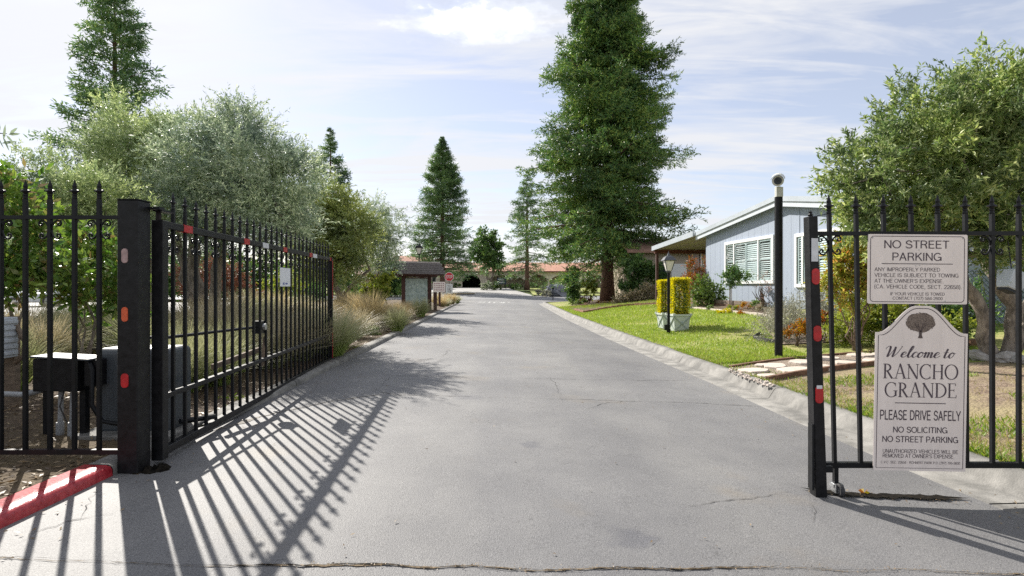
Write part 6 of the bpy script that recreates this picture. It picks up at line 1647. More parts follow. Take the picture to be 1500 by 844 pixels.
# neighbour house beyond the carport
nb_ = low_house('neighbour_house', 'tan and pinkish house seen beneath the carport roof', 7.6, 22, 33.5, .3, 3.55, 4.6, M['stucco_tan'], M['tiles_brown'])
MB().box((11.3, 33.42, 2.0), (0.5, 0.3, 3.2)).build('stone_pier', M['stucco_pink'], nb_)
MB().box((13.4, 33.46, 2.0), (3.5, 0.1, 3.2)).build('pink_wall', M['stucco_pink'], nb_)
MB().tube([(11.68, 33.3, .4), (11.68, 33.3, 3.5)], .06, 8).build('downpipe', M['white_paint'], nb_)
f_ = MB().box((9.2, 33.45, 1.9), (1.2, .12, 1.3)).build('window', M['white_paint'], nb_)
MB().box((9.2, 33.38, 1.9), (1.0, .04, 1.1)).build('pane', M['car_glass'], f_)
MB().box((10.35, 33.44, 1.6), (.95, .14, 2.2)).build('white_panel', M['white_paint'], nb_)

# ------------------------------------------------------------------ lawn furniture: planters and golden shrubs
def planter(cx_, cy_, s, rz, label):
    z = zr_(cx_, cy_); t = empty('garden_planter', (cx_, cy_, z), label, 'planter', 'sage green planters on the lawn')
    h, wt, wb_ = .44 * s, .235 * s, .19 * s
    rot = Matrix.Rotation(rz, 3, 'Z')
    def W_(a, b, c): return Vector((cx_, cy_, z)) + rot @ Vector((a, b, c))
    cs = [(-1, -1), (1, -1), (1, 1), (-1, 1)]
    MB().add([W_(a * wb_, b * wb_, 0) for a, b in cs] + [W_(a * wt, b * wt, h) for a, b in cs] + [W_(a * wt * .85, b * wt * .85, h) for a, b in cs] + [W_(a * wt * .85, b * wt * .85, h - .06) for a, b in cs],
             [(3, 2, 1, 0)] + [(i, (i + 1) % 4, (i + 1) % 4 + 4, i + 4) for i in range(4)] + [(i + 4, (i + 1) % 4 + 4, (i + 1) % 4 + 8, i + 8) for i in range(4)] + [(i + 8, (i + 1) % 4 + 8, (i + 1) % 4 + 12, i + 12) for i in range(4)] + [(12, 13, 14, 15)]).build('box', M['planter'], t, bev=.006)
    mb = MB()
    for a, b in cs: mb.bar(W_(a * wt, b * wt, h - .02), W_(a * wt, b * wt, h + .03), .06, .06)
    for i in range(4):
        (a, b), (c, d) = cs[i], cs[(i + 1) % 4]
        mb.bar(W_(a * wt * 1.01, b * wt * 1.01, h - .01), W_(c * wt * 1.01, d * wt * 1.01, h - .01), .035, .045)
    mb.build('rim', M['planter'], t)
    for i in range(4):
        (a, b), (c, d) = cs[i], cs[(i + 1) % 4]
        mb = MB()
        mb.bar(W_(a * wb_ * 1.02, b * wb_ * 1.02, .03), W_(c * wt * 1.02, d * wt * 1.02, h - .04), .02, .02)
        mb.bar(W_(c * wb_ * 1.02, d * wb_ * 1.02, .03), W_(a * wt * 1.02, b * wt * 1.02, h - .04), .018, .018)
        mx_, my_ = (a + c) / 2, (b + d) / 2
        mb.lathe([(.045, -.012), (.045, .012), (.02, .02)], W_(mx_ * (wt + wb_) / 2 * 1.02, my_ * (wt + wb_) / 2 * 1.02, h / 2), n=8, m=Matrix.Rotation(math.atan2((rot @ Vector((mx_, my_, 0))).y, (rot @ Vector((mx_, my_, 0))).x), 3, 'Z') @ Matrix.Rotation(R(90), 3, 'Y'))
        mb.build('cross_trim', M['planter_dark'], t)
    MB().add([W_(a * wt * .8, b * wt * .8, h - .055) for a, b in cs], [(0, 1, 2, 3)]).build('soil', M['soil'], t)
    return z + h
def boxshrub(cx_, cy_, z, wx, h, label):
    t = empty('golden_shrub', (cx_, cy_, z), label, 'shrub', 'golden shrubs in planters')
    n = 5200
    p = rng.random((n, 3)) * 2 - 1
    face = rng.integers(0, 3, n); sg = np.sign(rng.random(n) - .5)
    p[np.arange(n), face] = sg * (0.80 + .22 * rng.random(n))
    lump = 1 + .09 * np.sin(p[:, 2] * 5 + p[:, 0] * 3) + .06 * np.sin(p[:, 1] * 7)
    pos = np.stack([cx_ + p[:, 0] * wx * lump, cy_ + p[:, 1] * wx * lump, z + h / 2 + p[:, 2] * h / 2], 1)
    ax = unit(np.stack([p[:, 0], p[:, 1], p[:, 2] * .6 + .5], 1) + rng.normal(size=(n, 3)) * .6)
    v, q = leaf_quads(pos, ax, .055 * (.6 + .8 * rng.random(n)), .022)
    link('foliage', leaf_mesh('foliage', v, q, L['yellow'], (cx_, cy_, z)), t)
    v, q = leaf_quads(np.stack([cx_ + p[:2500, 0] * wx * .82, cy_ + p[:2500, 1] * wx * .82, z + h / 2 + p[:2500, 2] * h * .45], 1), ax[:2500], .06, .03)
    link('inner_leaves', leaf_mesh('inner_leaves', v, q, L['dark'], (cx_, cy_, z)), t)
    MB().tube([(cx_, cy_, z - .06), (cx_, cy_, z + h * .7)], .02, 6).build('stem', M['bare_twig'], t)
p1x, p1y = 4.29, 13.9; zt1 = planter(p1x, p1y, .96, R(8), 'front sage planter with crossed trim, holding the bushier golden shrub')
boxshrub(p1x + .02, p1y, zt1 - .02, .185, .93, 'bushier golden yellow clipped shrub in the front sage planter')
p2x, p2y = 4.24, 14.75; zt2 = planter(p2x, p2y, .92, R(8), 'rear sage planter half hidden behind the lamp post')
boxshrub(p2x - .04, p2y, zt2 - .02, .165, .90, 'golden yellow clipped shrub in the rear planter behind the lamp')

# security camera pole
qx, qy = 4.40, 8.9; qz = zr_(qx, qy)
sp_ = empty('camera_pole', (qx, qy, qz), 'slim black pole with a white security camera on top, on the lawn by the path', 'pole')
zq = H0 + (CY - 289) / F * qy
MB().tube([(qx, qy, qz - .1), (qx, qy, zq)], .062, 16).build('pole', M['black_worn'], sp_)
mb = MB().tube([(qx - .01, qy, zq), (qx - .01, qy, zq + .17)], .05, 12); mb.box((qx - .01, qy - .05, zq + .08), (.11, .03, .16))
mb.build('bracket', M['cam_white'], sp_, bev=.004)
zc2 = H0 + (CY - 264.5) / F * qy
cam_m = Matrix.Rotation(R(-27), 3, 'Z') @ Matrix.Rotation(R(14), 3, 'X')
CQ = Vector((qx - .02, qy - .02, zc2))
def cmx(p): return cam_m @ Vector(p) + CQ
def ylathe(prof, n):
    m_ = MB(); m_.lathe(prof, (0, 0, 0), n=n, axis='Y'); m_.xform(cmx); return m_
cmr = ylathe([(.05, -.16), (.078, -.14), (.082, .06), (.090, .08), (.090, .12), (.060, .13)], 18).build('camera_body', M['cam_white'], sp_)
ylathe([(.062, .126), (.060, .134), (.02, .137)], 16).build('lens', M['car_glass'], cmr)
ylathe([(.026, .134), (.024, .141), (.01, .143)], 12).build('lens_core', M['dark_in'], cmr)
mb = MB()
for k in range(9):
    a0, a1 = R(14 + 152 * k / 9), R(14 + 152 * (k + 1) / 9)
    mb.add([(.108 * math.cos(a), y_, .108 * math.sin(a)) for a in (a0, a1) for y_ in (-.17, .16)], [(0, 1, 3, 2)])
mb.xform(cmx)
mb.build('sunshield', M['cam_white'], cmr).modifiers.new('Solidify', 'SOLIDIFY').thickness = .008

# ------------------------------------------------------------------ path, edgings, borders
def G(px, py):
    """picture point on the right-hand ground"""
    D = 3.0
    while D < 60:
        x = (px - CX) / F * D; z = zr_(x, D)
        if H0 - (py - CY) / F * D <= z: break
        D += 0.02
    return x, D, z
def edging(name, pts_px, w_, h_, mat, label, cat='edging', kind=None):
    pts = [G(a, b) for a, b in pts_px]; t = empty(name, pts[0], label, cat)
    for a, b in zip(pts[:-1], pts[1:]):
        MB().bar((a[0], a[1], a[2] + h_ / 2 - .02), (b[0], b[1], b[2] + h_ / 2 - .02), w_, h_).build('board', mat, t, bev=.004)
    return t
edging('path_edging', [(1069, 539.5), (1096, 535), (1140, 529), (1190, 524), (1240, 520), (1300, 516)], .06, .06, M['edging'], 'brown timber edging along the far side of the flagstone path')
edging('path_edging', [(1124, 559), (1160, 552), (1188, 547.5), (1232, 541), (1285, 535), (1350, 529)], .06, .085, M['edging'], 'brown timber edging along the near side of the flagstone path')
path = sheet('flagstone_path', lambda y: 0, lambda y: 1, [0, 1], 2, lambda x, y: 0 * x, M['dry'] if False else M['pink'] if False else M['stone_pale'], 0)
bpy.data.objects.remove(path)
pa = [G(a, b) for a, b in ((1069, 539.5), (1096, 535), (1140, 529), (1190, 524), (1240, 520), (1300, 516))]; pb = [G(a, b) for a, b in ((1124, 559), (1160, 552), (1188, 547.5), (1232, 541), (1285, 535), (1350, 529))]
GX_ = np.array([[a[0], b[0]] for a, b in zip(pa, pb)]); GY_ = np.array([[a[1], b[1]] for a, b in zip(pa, pb)])
gravel = multi_ground('gravel_bed', [(0.30, 0.24, 0.19), (0.40, 0.33, 0.27), (0.20, 0.16, 0.12)], [1, 30, 60], bump=1.0, bscale=70)
path = tag(grid_obj('flagstone_path', GX_, GY_, np.array([[zr_(x, y) + .012 for x, y in zip(r1, r2)] for r1, r2 in zip(GX_, GY_)]), gravel), kind='structure')
def flag(cx_px, cy_px, rx, ry, seed):
    g = np.random.default_rng(seed); c = G(cx_px, cy_px); k = 9; a = np.sort(np.linspace(0, 6.283, k, endpoint=False) + g.normal(size=k) * .16)
    pr = [(math.cos(t_) * rx * (.85 + .3 * g.random()), math.sin(t_) * ry * (.85 + .3 * g.random())) for t_ in a]
    top = [(c[0] + u, c[1] + v, zr_(c[0] + u, c[1] + v) + .045) for u, v in pr]; bot = [(x_, y_, z_ - .06) for x_, y_, z_ in top]
    MB().add(top + bot, [tuple(range(k))] + [(i, (i + k), (i + 1) % k + k, (i + 1) % k) for i in range(k)]).build('flagstone', M['stone_pale'], path, bev=.008)
for i, (a, b, rx, ry) in enumerate(((1104, 546, .20, .20), (1123, 554, .13, .10), (1135, 539, .16, .20), (1164, 545, .22, .20), (1176, 533.5, .18, .22), (1205, 541, .13, .20), (1212, 528, .16, .2), (1243, 534, .22, .2), (1262, 523, .2, .2), (1280, 531, .15, .2), (1116, 538, .10, .10), (1300, 522, .2, .22), (1325, 529, .2, .2), (1350, 521, .2, .2), (1190, 528, .08, .1))):
    flag(a, b, rx, ry, i + 40)
v = []
for i in range(260):
    a, b = random.uniform(1068, 1135), random.uniform(541, 567)
    if b > 541 + (a - 1066) * .38 + 4 or b < 538 + (a - 1066) * .27 - 2: continue
    c = G(a, b); v.append((c[0], c[1], c[2] + .012))
mb = MB()
for c in v:
    s_ = random.uniform(.012, .028); mb.lathe([(s_ * .6, -s_ * .4), (s_, 0), (s_ * .5, s_ * .5)], c, n=6)
tag(mb.build('pebbles', M['stone_pale'], None), kind='stuff')

# front bed of the house: mulch, pale edging, low dark planter wall
edging('bed_edging', [(1000, 451), (1030, 454), (1060, 457), (1090, 460), (1115, 462.5), (1135, 468)], .10, .09, M['stone_pale'], 'pale curved edging between the lawn and the house flower bed')
pw0 = empty('planter_wall', HP(3, .8, .45), 'low dark timber retaining wall along the foot of the blue-grey house', 'retaining wall')
for k in range(3):
    for a, b in ((-.5, 1.6), (1.61, 3.4), (3.41, 5.6)):
        MB().bar(HP(a, .85 + random.uniform(0, .01), .50 + k * .13), HP(b, .85 + random.uniform(0, .01), .50 + k * .13), .09, .122).build('plank', M['edging'] if k % 2 else M['old_wood'], pw0, bev=.006)
ed2 = empty('scalloped_edging', G(1115, 500), 'short run of black scalloped plastic edging at the corner of the shrub bed', 'edging')
aa, bb = G(1104, 498), G(1140, 505)
for k in range(12):
    f0, f1 = k / 12, (k + .92) / 12
    MB().bar(tuple(aa[i] + (bb[i] - aa[i]) * f0 + (0.03 if i == 2 else 0) for i in range(3)), tuple(aa[i] + (bb[i] - aa[i]) * f1 + (0.03 if i == 2 else 0) for i in range(3)), .02, .11).build('scallop', M['rubber'], ed2)
cc_ = G(1126, 494)
MB().bar((aa[0], aa[1], aa[2] + .04), (cc_[0], cc_[1] + .4, cc_[2] + .04), .02, .10).build('scallop', M['rubber'], ed2)
bedX, bedY = np.meshgrid(np.linspace(0, 1, 14), np.linspace(0, 1, 8))
e0 = np.array([G(1140, 506)[:2], G(1290, 500)[:2]]); e1 = np.array([G(1120, 478)[:2], G(1290, 470)[:2]])
bx_ = (e0[0, 0] + (e0[1, 0] - e0[0, 0]) * bedX) * (1 - bedY) + (e1[0, 0] + (e1[1, 0] - e1[0, 0]) * bedX) * bedY
by_ = (e0[0, 1] + (e0[1, 1] - e0[0, 1]) * bedX) * (1 - bedY) + (e1[0, 1] + (e1[1, 1] - e1[0, 1]) * bedX) * bedY
tag(grid_obj('shrub_bed', bx_, by_, zright(bx_, by_) + .02, gravel), kind='structure')
hx, hy = np.meshgrid(np.linspace(0, 1, 14), np.linspace(0, 1, 5))
fr_ = [G(a, b) for a, b in ((1000, 451), (1030, 454), (1060, 457), (1090, 460), (1115, 462.5), (1135, 468))]
fxs = np.interp(np.linspace(0, 1, 14), np.linspace(0, 1, 6), [p[0] for p in fr_]); fys = np.interp(np.linspace(0, 1, 14), np.linspace(0, 1, 6), [p[1] for p in fr_])
wxs = np.array([HP(tt_, .8, 0)[0] for tt_ in np.linspace(-2.5, 7, 14)]); wys = np.array([HP(tt_, .8, 0)[1] for tt_ in np.linspace(-2.5, 7, 14)])
bX = fxs[None] * (1 - hy) + wxs[None] * hy; bY = fys[None] * (1 - hy) + wys[None] * hy
tag(grid_obj('flower_bed', bX, bY, zright(bX, bY) + .03 + hy * .05, M['mulch']), kind='structure')

# redwood bed with brick edging
rbp = [(826, 451.5), (842, 455.5), (856, 459), (868, 456.5), (885, 453.5), (905, 450.5), (930, 448), (965, 446.5), (1000, 446)]
be = empty('brick_edging', G(868, 456.5), 'red brick edging curving round the flower bed under the tallest redwood', 'edging')
pts = [G(a, b) for a, b in rbp]; acc = []
for a, b in zip(pts[1:-1], pts[2:]):
    d = math.dist(a[:2], b[:2]); n_ = max(1, int(d / .26))
    for k in range(n_):
        acc.append(([a[i] + (b[i] - a[i]) * k / n_ for i in range(3)], [a[i] + (b[i] - a[i]) * (k + .93) / n_ for i in range(3)]))
for a, b in acc: MB().bar((a[0], a[1], a[2] + .05 + random.uniform(0, .02)), (b[0], b[1], b[2] + .05 + random.uniform(0, .02)), .11, .10).build('brick', M['brick'], be)
n_ = 20
fxs = np.interp(np.linspace(0, 1, n_), np.linspace(0, 1, len(pts)), [p[0] for p in pts]); fys = np.interp(np.linspace(0, 1, n_), np.linspace(0, 1, len(pts)), [p[1] for p in pts])
hy = np.linspace(0, 1, 6)[:, None]
bX = fxs[None] * (1 - hy) + (fxs[None] * .2 + 7.4 * .8) * hy; bY = fys[None] * (1 - hy) + (fys[None] + 11) * hy
tag(grid_obj('redwood_bed', bX, bY, zright(bX, bY) + .04, M['mulch']), kind='structure')

# ------------------------------------------------------------------ shrubs on the right
def rbush(name, base_px, D, lobes, twigs, per, tl, ln, wd, lm, label, **kw):
    x = (base_px - CX) / F * D; z = zr_(x, D)
    return bush(name, (x, D, z), lobes, twigs, per, tl, ln, wd, L[lm], label, **kw)
rbush('boxy_shrub', 840, 35.5, [PL(839, 420, 35.5, .42, .5, .65), PL(838, 404, 35.5, .40, .5, .40), PL(842, 434, 35.3, .36, .4, .3)], 620, 10, .25, .13, .06, 'dark', 'dark upright shrub left of the redwood trunk at the lawn corner')
rbush('variegated_shrub', 862, 35, [PL(862, 424, 35, .42, .4, .5), PL(858, 412, 35.2, .3, .3, .3)], 240, 10, .22, .13, .06, 'lime', 'small yellow-green shrub right beside the redwood trunk')
rbush('red_flower', 856, 34.5, [PL(857, 441, 34.3, .35, .3, .18)], 120, 8, .15, .09, .05, 'rust', 'low dark red plant at the foot of the yellow-green shrub', cat='plant')
rbush('low_shrub', 846, 33, [PL(846, 445, 33, .5, .4, .2)], 160, 8, .15, .10, .05, 'mid', 'low bright green plant in the redwood bed corner', cat='plant')
rbush('pink_cover', 862, 31.5, [PL(850, 452, 31, .6, .4, .10), PL(872, 450, 32, .7, .4, .12)], 260, 8, .15, .08, .04, 'pink', 'pinkish ground cover inside the brick edging', cat='plant')
rbush('flower_clump', 886, 34, [PL(884, 446, 33.5, .5, .4, .15), PL(897, 444, 33.8, .5, .4, .16)], 200, 8, .15, .09, .04, 'orange', 'low orange and white flowers at the foot of the redwood trunk', cat='plant')
rbush('dark_shrub', 930, 31, [PL(920, 420, 31, .6, .5, .6), PL(938, 405, 31, .75, .6, .8), PL(955, 398, 31, .55, .5, .7), PL(933, 390, 31, .7, .6, .6), PL(962, 415, 31, .4, .4, .5)], 1000, 10, .3, .15, .07, 'dark', 'dark leafy shrub between the redwood trunk and the lantern')
rbush('dry_hedge', 940, 29, [PL(930, 434, 29, .65, .4, .35), PL(950, 430, 29, .65, .4, .42), PL(915, 438, 29.5, .5, .4, .28)], 520, 9, .3, .12, .05, 'dry', 'sparse hedge with pale dry leaves behind the lawn', stems=14)
rbush('nandina', 1020, 22.5, [PL(1018, 395, 22.3, .42, .4, .42), PL(1024, 415, 22.3, .38, .4, .4), PL(1010, 420, 22.3, .35, .35, .45)], 420, 10, .22, .085, .03, 'red', 'red-topped nandina at the corner of the blue-grey house', stems=9)
rbush('rose_bush', 1035, 19.8, [PL(1030, 425, 19.8, .42, .4, .36), PL(1045, 434, 19.5, .36, .35, .26), PL(1022, 437, 20, .35, .35, .25)], 420, 9, .22, .085, .045, 'mid', 'loose green bush below the corner of the blue-grey house', stems=8)
x, y, z = G(1069, 452); 
tp = empty('standard_tree', (x, y, z), 'little lollipop tree on a thin stem in front of the shuttered window', 'small tree')
MB().tube([(x, y, z - .05), (x + .01, y, H0 + (CY - 412) / F * y)], .022, 7).tube([(x + .06, y, z - .05), (x + .06, y, z + .9)], .012, 5).build('trunk', M['bark_grey'], tp)
v, q = broad_crown([(P(1066, 410, y), (.34, .34, .17)), (P(1082, 406, y), (.28, .25, .13)), (P(1072, 402, y), (.22, .22, .14))], 300, 9, .16, .07, .035)
link('crown', leaf_mesh('crown', v, q, L['dark'], (x, y, z)), tp)
rbush('twiggy_shrub', 1118, 17.6, [PL(1115, 425, 17.3, .35, .3, .35)], 60, 6, .3, .05, .02, 'pink', 'bare twiggy shrub against the wall below the window', stems=16)
for i, (px, py, rx, rz, lm, lab) in enumerate(((1058, 456, .14, .07, 'yellow', 'small yellow flower clump by the pale edging'), (1066, 456.5, .13, .07, 'yellow', 'second small yellow flower clump beside the lollipop stem'), (1076, 454, .22, .16, 'lime', 'fresh green tuft at the base of the lollipop stem'),
        (1094, 452, .28, .16, 'orange', 'peach-coloured low plant along the planter wall'), (1106, 454, .26, .2, 'mid', 'green tufted plant near the end of the pale edging'), (1010, 450, .22, .10, 'white_fl', 'white speckled low plant at the start of the pale edging'), (1037, 452, .2, .12, 'mid', 'low green plant under the loose bush'), (1118, 455, .3, .14, 'dry', 'dry brownish plant below the twiggy shrub'), (1086, 458, .12, .06, 'orange', 'tiny orange flowers at the bed edge'))):
    x, D, z = G(px, py + 3)
    bush('bedding_plant', (x, D, z), [((x, D, z + rz * .7), (rx * .75, rx * .75, rz * .75))], 70, 8, .07, .045, .022, L[lm], lab, cat='plant', group='bedding plants in front of the house', stems=2)
rbush('lavender', 1150, 11.2, [PL(1150, 470, 11.0, .42, .45, .30), PL(1130, 482, 10.8, .35, .4, .20), PL(1172, 462, 11.4, .4, .4, .32)], 900, 12, .24, .045, .013, 'silver', 'silvery grey lavender mound behind the camera pole', stem=M['bare_twig'], up=.5)
rbush('orange_cover', 1168, 10.2, [PL(1168, 484, 10.2, .18, .18, .09), PL(1180, 478, 10.3, .16, .16, .09)], 240, 10, .08, .04, .02, 'orange', 'orange-tinted low plant beside the lavender mound', cat='plant')
rbush('rusty_cover', 1205, 10.4, [PL(1205, 466, 10.4, .24, .2, .08), PL(1192, 472, 10.3, .16, .16, .08)], 220, 10, .08, .04, .02, 'red', 'rusty red low plant right of the latch post', cat='plant')
rbush('silver_shrub', 1225, 11.6, [PL(1205, 440, 11.5, .42, .4, .28), PL(1240, 445, 11.4, .45, .4, .28)], 600, 12, .24, .05, .014, 'silver', 'grey-green shrub under the right-hand shuttered window', up=.4)
rbush('green_bush', 1240, 9.9, [PL(1232, 478, 9.8, .33, .35, .26), PL(1262, 470, 9.7, .36, .35, .30), PL(1282, 484, 9.6, .3, .3, .2)], 700, 11, .2, .055, .02, 'lime', 'soft bright green bush between the two nearest pickets')
rbush('nandina', 1255, 9.2, [PL(1250, 370, 9.0, .30, .3, .32), PL(1270, 410, 9.0, .27, .3, .32), PL(1248, 425, 9.0, .25, .25, .3), PL(1240, 385, 9.1, .2, .2, .2), PL(1285, 350, 9.0, .25, .3, .22), PL(1225, 410, 9.2, .22, .2, .12)], 950, 10, .2, .08, .03, 'nandina', 'tall yellow-orange nandina left of the parking sign', stems=10)
rbush('dark_hedge', 1360, 9.8, [PL(1310, 470, 9.6, .4, .35, .38), PL(1360, 465, 9.8, .45, .4, .42), PL(1405, 462, 9.8, .42, .4, .40)], 900, 11, .22, .07, .032, 'dark', 'dark green hedge behind the two signs')
rbush('lime_shrub', 1320, 9.2, [PL(1318, 455, 9.1, .22, .2, .2), PL(1395, 478, 9.0, .2, .2, .12)], 240, 10, .18, .06, .03, 'lime', 'bright lime shrub peeping between the two signs')

# rocks round the olive, hung box, lattice
for i, (px, py, r_) in enumerate(((1440, 524, (.20, .16, .10)), (1476, 527, (.14, .12, .09)), (1496, 529, (.13, .12, .08)), (1422, 521, (.12, .1, .07)))):
    x, D, z = G(px, py + 3)
    rock('border_rock', (x, D, z + r_[2] * .4), r_, M['rock'], ('wide pale rock at the foot of the olive, nearest the hedge side', 'rounded pale rock right under the olive trunk', 'small pale rock at the picture edge under the olive', 'small pale rock beside the timber sleeper')[i], seed=i + 50, group='pale rocks round the olive')
a, b = G(1418, 508), G(1452, 506)
sl = MB().bar((a[0], a[1], a[2] + .05), (b[0], b[1], b[2] + .05), .10, .14).build('timber_sleeper', M['edging'], None, bev=.006)
tag(sl, 'reddish timber sleeper lying by the olive trunk', 'sleeper')
hx_, hy_, hz_ = P(1482, 412, 6.6)
TB = Matrix.Rotation(R(24), 3, 'Y')
def tilt(p): return TB @ (p - Vector((hx_, hy_, hz_))) + Vector((hx_, hy_, hz_))
hb = empty('hanging_box', (hx_, hy_, hz_), 'pale blue-grey box with a dark underside hung in the fork of the olive', 'box')
MB().add([(hx_ + a * s_, hy_ + b * s_, hz_ + c) for c, s_ in ((-.11, .085), (.11, .13)) for a, b in ((-1, -1), (1, -1), (1, 1), (-1, 1))], [(3, 2, 1, 0), (4, 5, 6, 7), (0, 1, 5, 4), (1, 2, 6, 5), (2, 3, 7, 6), (3, 0, 4, 7)]).xform(tilt).build('shell', M['lattice_white'], hb, bev=.01)
MB().box((hx_, hy_, hz_ - .125), (.14, .14, .03)).xform(tilt).build('underside', M['dark_in'], hb)
MB().tube([(hx_, hy_, hz_ + .12), (hx_, hy_ + .05, hz_ + .5)], .006, 5).build('hanger', M['rubber'], hb)
lx3, ly3 = P(1478, 455, 11)[:2]; lz3 = zr_(lx3, ly3)
lf = empty('lattice_fence', (lx3, ly3, lz3), 'blue-grey lattice fence panel behind the olive trunk', 'fence')
for dx_ in (-1.1, 0, 1.1, 2.2): MB().box((lx3 + dx_, ly3, lz3 + .6), (.08, .08, 1.3)).build('post', M['lattice'], lf)
mb = MB()
for k in range(-12, 34):
    for s_ in (-1, 1):
        u0 = -1.1 + k * .1; 
        xa, za, xb, zb_ = u0, .1, u0 + s_ * 1.05, 1.15
        lo, hi = -1.06, 2.16
        def clipx(x0_, z0_, x1_, z1_):
            if x0_ < lo: f = (lo - x0_) / (x1_ - x0_) if x1_ != x0_ else 2; (x0_, z0_) = (lo, z0_ + (z1_ - z0_) * f)
            if x0_ > hi: f = (hi - x0_) / (x1_ - x0_) if x1_ != x0_ else 2; (x0_, z0_) = (hi, z0_ + (z1_ - z0_) * f)
            return x0_, z0_
        if max(xa, xb) < lo or min(xa, xb) > hi: continue
        A_ = clipx(xa, za, xb, zb_); B_ = clipx(xb, zb_, xa, za)
        mb.bar((lx3 + A_[0], ly3 + s_ * .006, lz3 + A_[1]), (lx3 + B_[0], ly3 + s_ * .006, lz3 + B_[1]), .010, .03, up=(0, 1, 0))
tag(mb.build('lattice_slats', M['lattice'], lf), kind='stuff')
MB().box((lx3 + .55, ly3, lz3 + 1.2), (3.4, .1, .06)).build('top_board', M['lattice'], lf)

# ------------------------------------------------------------------ turf, weeds, litter
def scatter_blades(name, xs, ys, zs, ln, wd, mat, flat=0.0, tilt=.45):
    n = len(xs)
    ax = unit(np.stack([rng.normal(size=n) * tilt, rng.normal(size=n) * tilt, np.ones(n) * (1 - flat)], 1))
    v, q = leaf_quads(np.stack([xs, ys, zs], 1), ax, ln * (.5 + rng.random(n)), wd)
    return tag(link(name, quads_mesh(name, v, q, mat)), kind='stuff')
def pick(n, x0, x1, y0, y1, p=1.0):
    """more blades close to the camera"""
    y = y0 + (y1 - y0) * rng.random(n) ** p; return x0 + (x1 - x0) * rng.random(n), y
def patchy(x, y, s, o=0.0):
    return np.sin(x * s + o) * np.cos(y * s * 1.3 - o) + .6 * np.sin(x * s * 2.7 + y * s * 2.1 + o) + .4 * np.cos(y * s * 4.3 - x * s * 3 + o)
u, y = pick(130000, 0, 1, 8.6, 32, 1.7); x = xr(y) + .47 + u * (6.2 + 0 * y)
wallx = 10 - .095 * y - 1.6
pt = patchy(x, y, .9, .7) + .5 * patchy(x, y, 3.1)
eb_ = sorted([G(a, b)[:2][::-1] for a, b in ((1000, 451), (1030, 454), (1060, 457), (1090, 460), (1115, 462.5), (1135, 468))])
print('edging', eb_)
edge_x = np.interp(y, [8.6, 10.4] + [e[0] for e in eb_] + [eb_[-1][0] + 2], [4.9, 5.1] + [e[1] for e in eb_] + [99])
keep = (x < edge_x) & (rng.random(len(x)) < np.clip(.85 + .35 * pt, .25, 1))
x, y = x[keep], y[keep]
scatter_blades('grass', x, y, zright(x, y) - .004, .04 + .0012 * y, .006 + .0006 * y, L['turf'])
x, y = pick(60000, 3.2, 9.5, 3.0, 9.6, 1.0); x = np.maximum(x, xr(y) + .47 + rng.random(len(x)) * .02)
pv = patchy(x, y, 1.5, 1.2)
k1 = (pv > np.where((y < 5.6) & (x < 5.2), .15, .62)) & ~((y > 7.0) & (y < 8.6) & (x < 7))
scatter_blades('grass_weeds', x[k1], y[k1], zright(x[k1], y[k1]) - .004, .055, .010, L['weed'], tilt=.6)
k2 = (pv <= .1) & (pv > -.7) & ~((y > 7.2) & (y < 8.5) & (x < 7)) & ((x < 4.2) | (rng.random(len(x)) < .12))
scatter_blades('dry_grass', x[k2], y[k2], zright(x[k2], y[k2]) - .004, .05, .006, L['straw'], tilt=.7)
x, y = pick(5000, xr(7) + .45, 3.9, 3.0, 10.5); x = xr(y) + .46 + rng.random(len(y)) ** 2 * .5
scatter_blades('kerb_grass', x, y, zright(x, y) - .004, .05, .006, L['weed'], tilt=.7)
# left bed: weeds, moss-green patches and leaf litter
u, y = pick(26000, 0, 1, 2.2, 16, 1.5); x = xl(y) - .16 - u ** 1.4 * 6
pv = patchy(x, y, 1.9, .4); k1 = pv > 1.3
scatter_blades('bed_weeds', x[k1], y[k1], zleft(x[k1], y[k1]) - .004, .05, .010, L['weed'], tilt=.8)
u, y = pick(16000, 0, 1, 2.0, 18, 1.4); x = xl(y) - .17 - u * 5
n = len(x); ax = unit(np.stack([rng.normal(size=n), rng.normal(size=n), rng.normal(size=n) * .25], 1))
v, q = leaf_quads(np.stack([x, y, zleft(x, y) + .008], 1), ax, .035 + .03 * rng.random(n), .016, flat=1.0)
tag(link('leaf_litter', quads_mesh('leaf_litter', v, q, L['litter'])), kind='stuff')
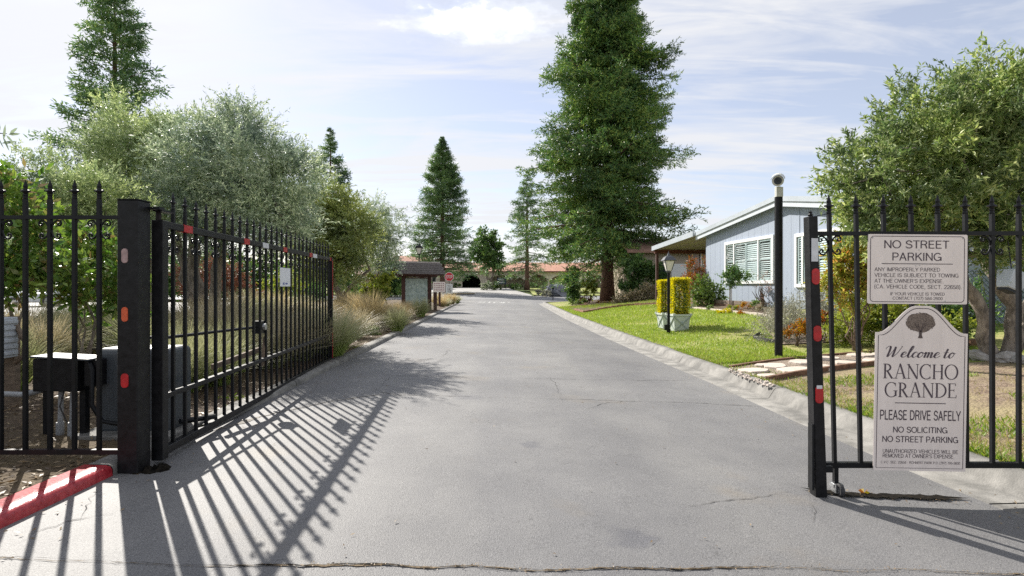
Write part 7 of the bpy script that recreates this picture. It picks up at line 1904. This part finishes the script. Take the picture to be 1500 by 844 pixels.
# loose leaves and grit on the road, thicker along the kerbs and the cracks
n = 520; y = 2.4 + 16 * rng.random(n) ** 1.6; sd = rng.random(n); e = rng.exponential(.18, n)
x = np.where(sd < .45, xr(y) + .22 - e, np.where(sd < .8, xl(y) + .05 + e, -2 + 4.5 * rng.random(n)))
ax = unit(np.stack([rng.normal(size=n), rng.normal(size=n), rng.normal(size=n) * .15], 1))
v, q = leaf_quads(np.stack([x, y, zroad(x, y) + .008], 1), ax, .015 + .02 * rng.random(n), .009, flat=1.0)
tag(link('fallen_leaves', quads_mesh('fallen_leaves', v, q, L['litter'])), kind='stuff')
n = 300; px = 380 + 1120 * rng.random(n); py = np.interp(px, [p[0] for p in near], [p[1] for p in near]) + rng.normal(size=n) * 2.2
D = F * 1.29 / (py - CY); x = (px - CX) / F * D; z = zroad(x, D); D = F * (H0 - z) / (py - CY); x = (px - CX) / F * D
ax = unit(np.stack([rng.normal(size=n), rng.normal(size=n), rng.normal(size=n) * .15], 1))
v, q = leaf_quads(np.stack([x, D, zroad(x, D) + .009], 1), ax, .006 + .014 * rng.random(n) ** 3, .005, flat=1.0)
tag(link('crack_debris', quads_mesh('crack_debris', v, q, L['litter'])), kind='stuff')
n = 60; px = 1180 + 245 * rng.random(n); py = np.interp(px, [1172, 1200, 1260, 1330, 1421], [716, 722, 727, 729, 732]) + rng.normal(size=n) * 2.5
D = F * 1.35 / (py - CY); x = (px - CX) / F * D
ax = unit(np.stack([rng.normal(size=n), rng.normal(size=n), rng.normal(size=n) * .3], 1))
v, q = leaf_quads(np.stack([x, D, zroad(x, D) + .010], 1), ax, .008 + .014 * rng.random(n), .007, flat=1.0)
tag(link('gap_debris', quads_mesh('gap_debris', v, q, L['litter'])), kind='stuff')
c = P(1266, 724, 3.52)
lfm = MB()
for k in range(5):
    a = k * 1.2; lfm.add([(c[0], c[1], c[2] + .01), (c[0] + .02 * math.cos(a) , c[1] + .02 * math.sin(a), c[2] + .03), (c[0] + .035 * math.cos(a + .4), c[1] + .035 * math.sin(a + .4), c[2] + .022), (c[0] + .02 * math.cos(a + .8), c[1] + .02 * math.sin(a + .8), c[2] + .008)], [(0, 1, 2, 3)])
tag(lfm.build('orange_leaf', L['orange']), 'crumpled orange leaf caught in the road gap by the castor wheel', 'leaf')
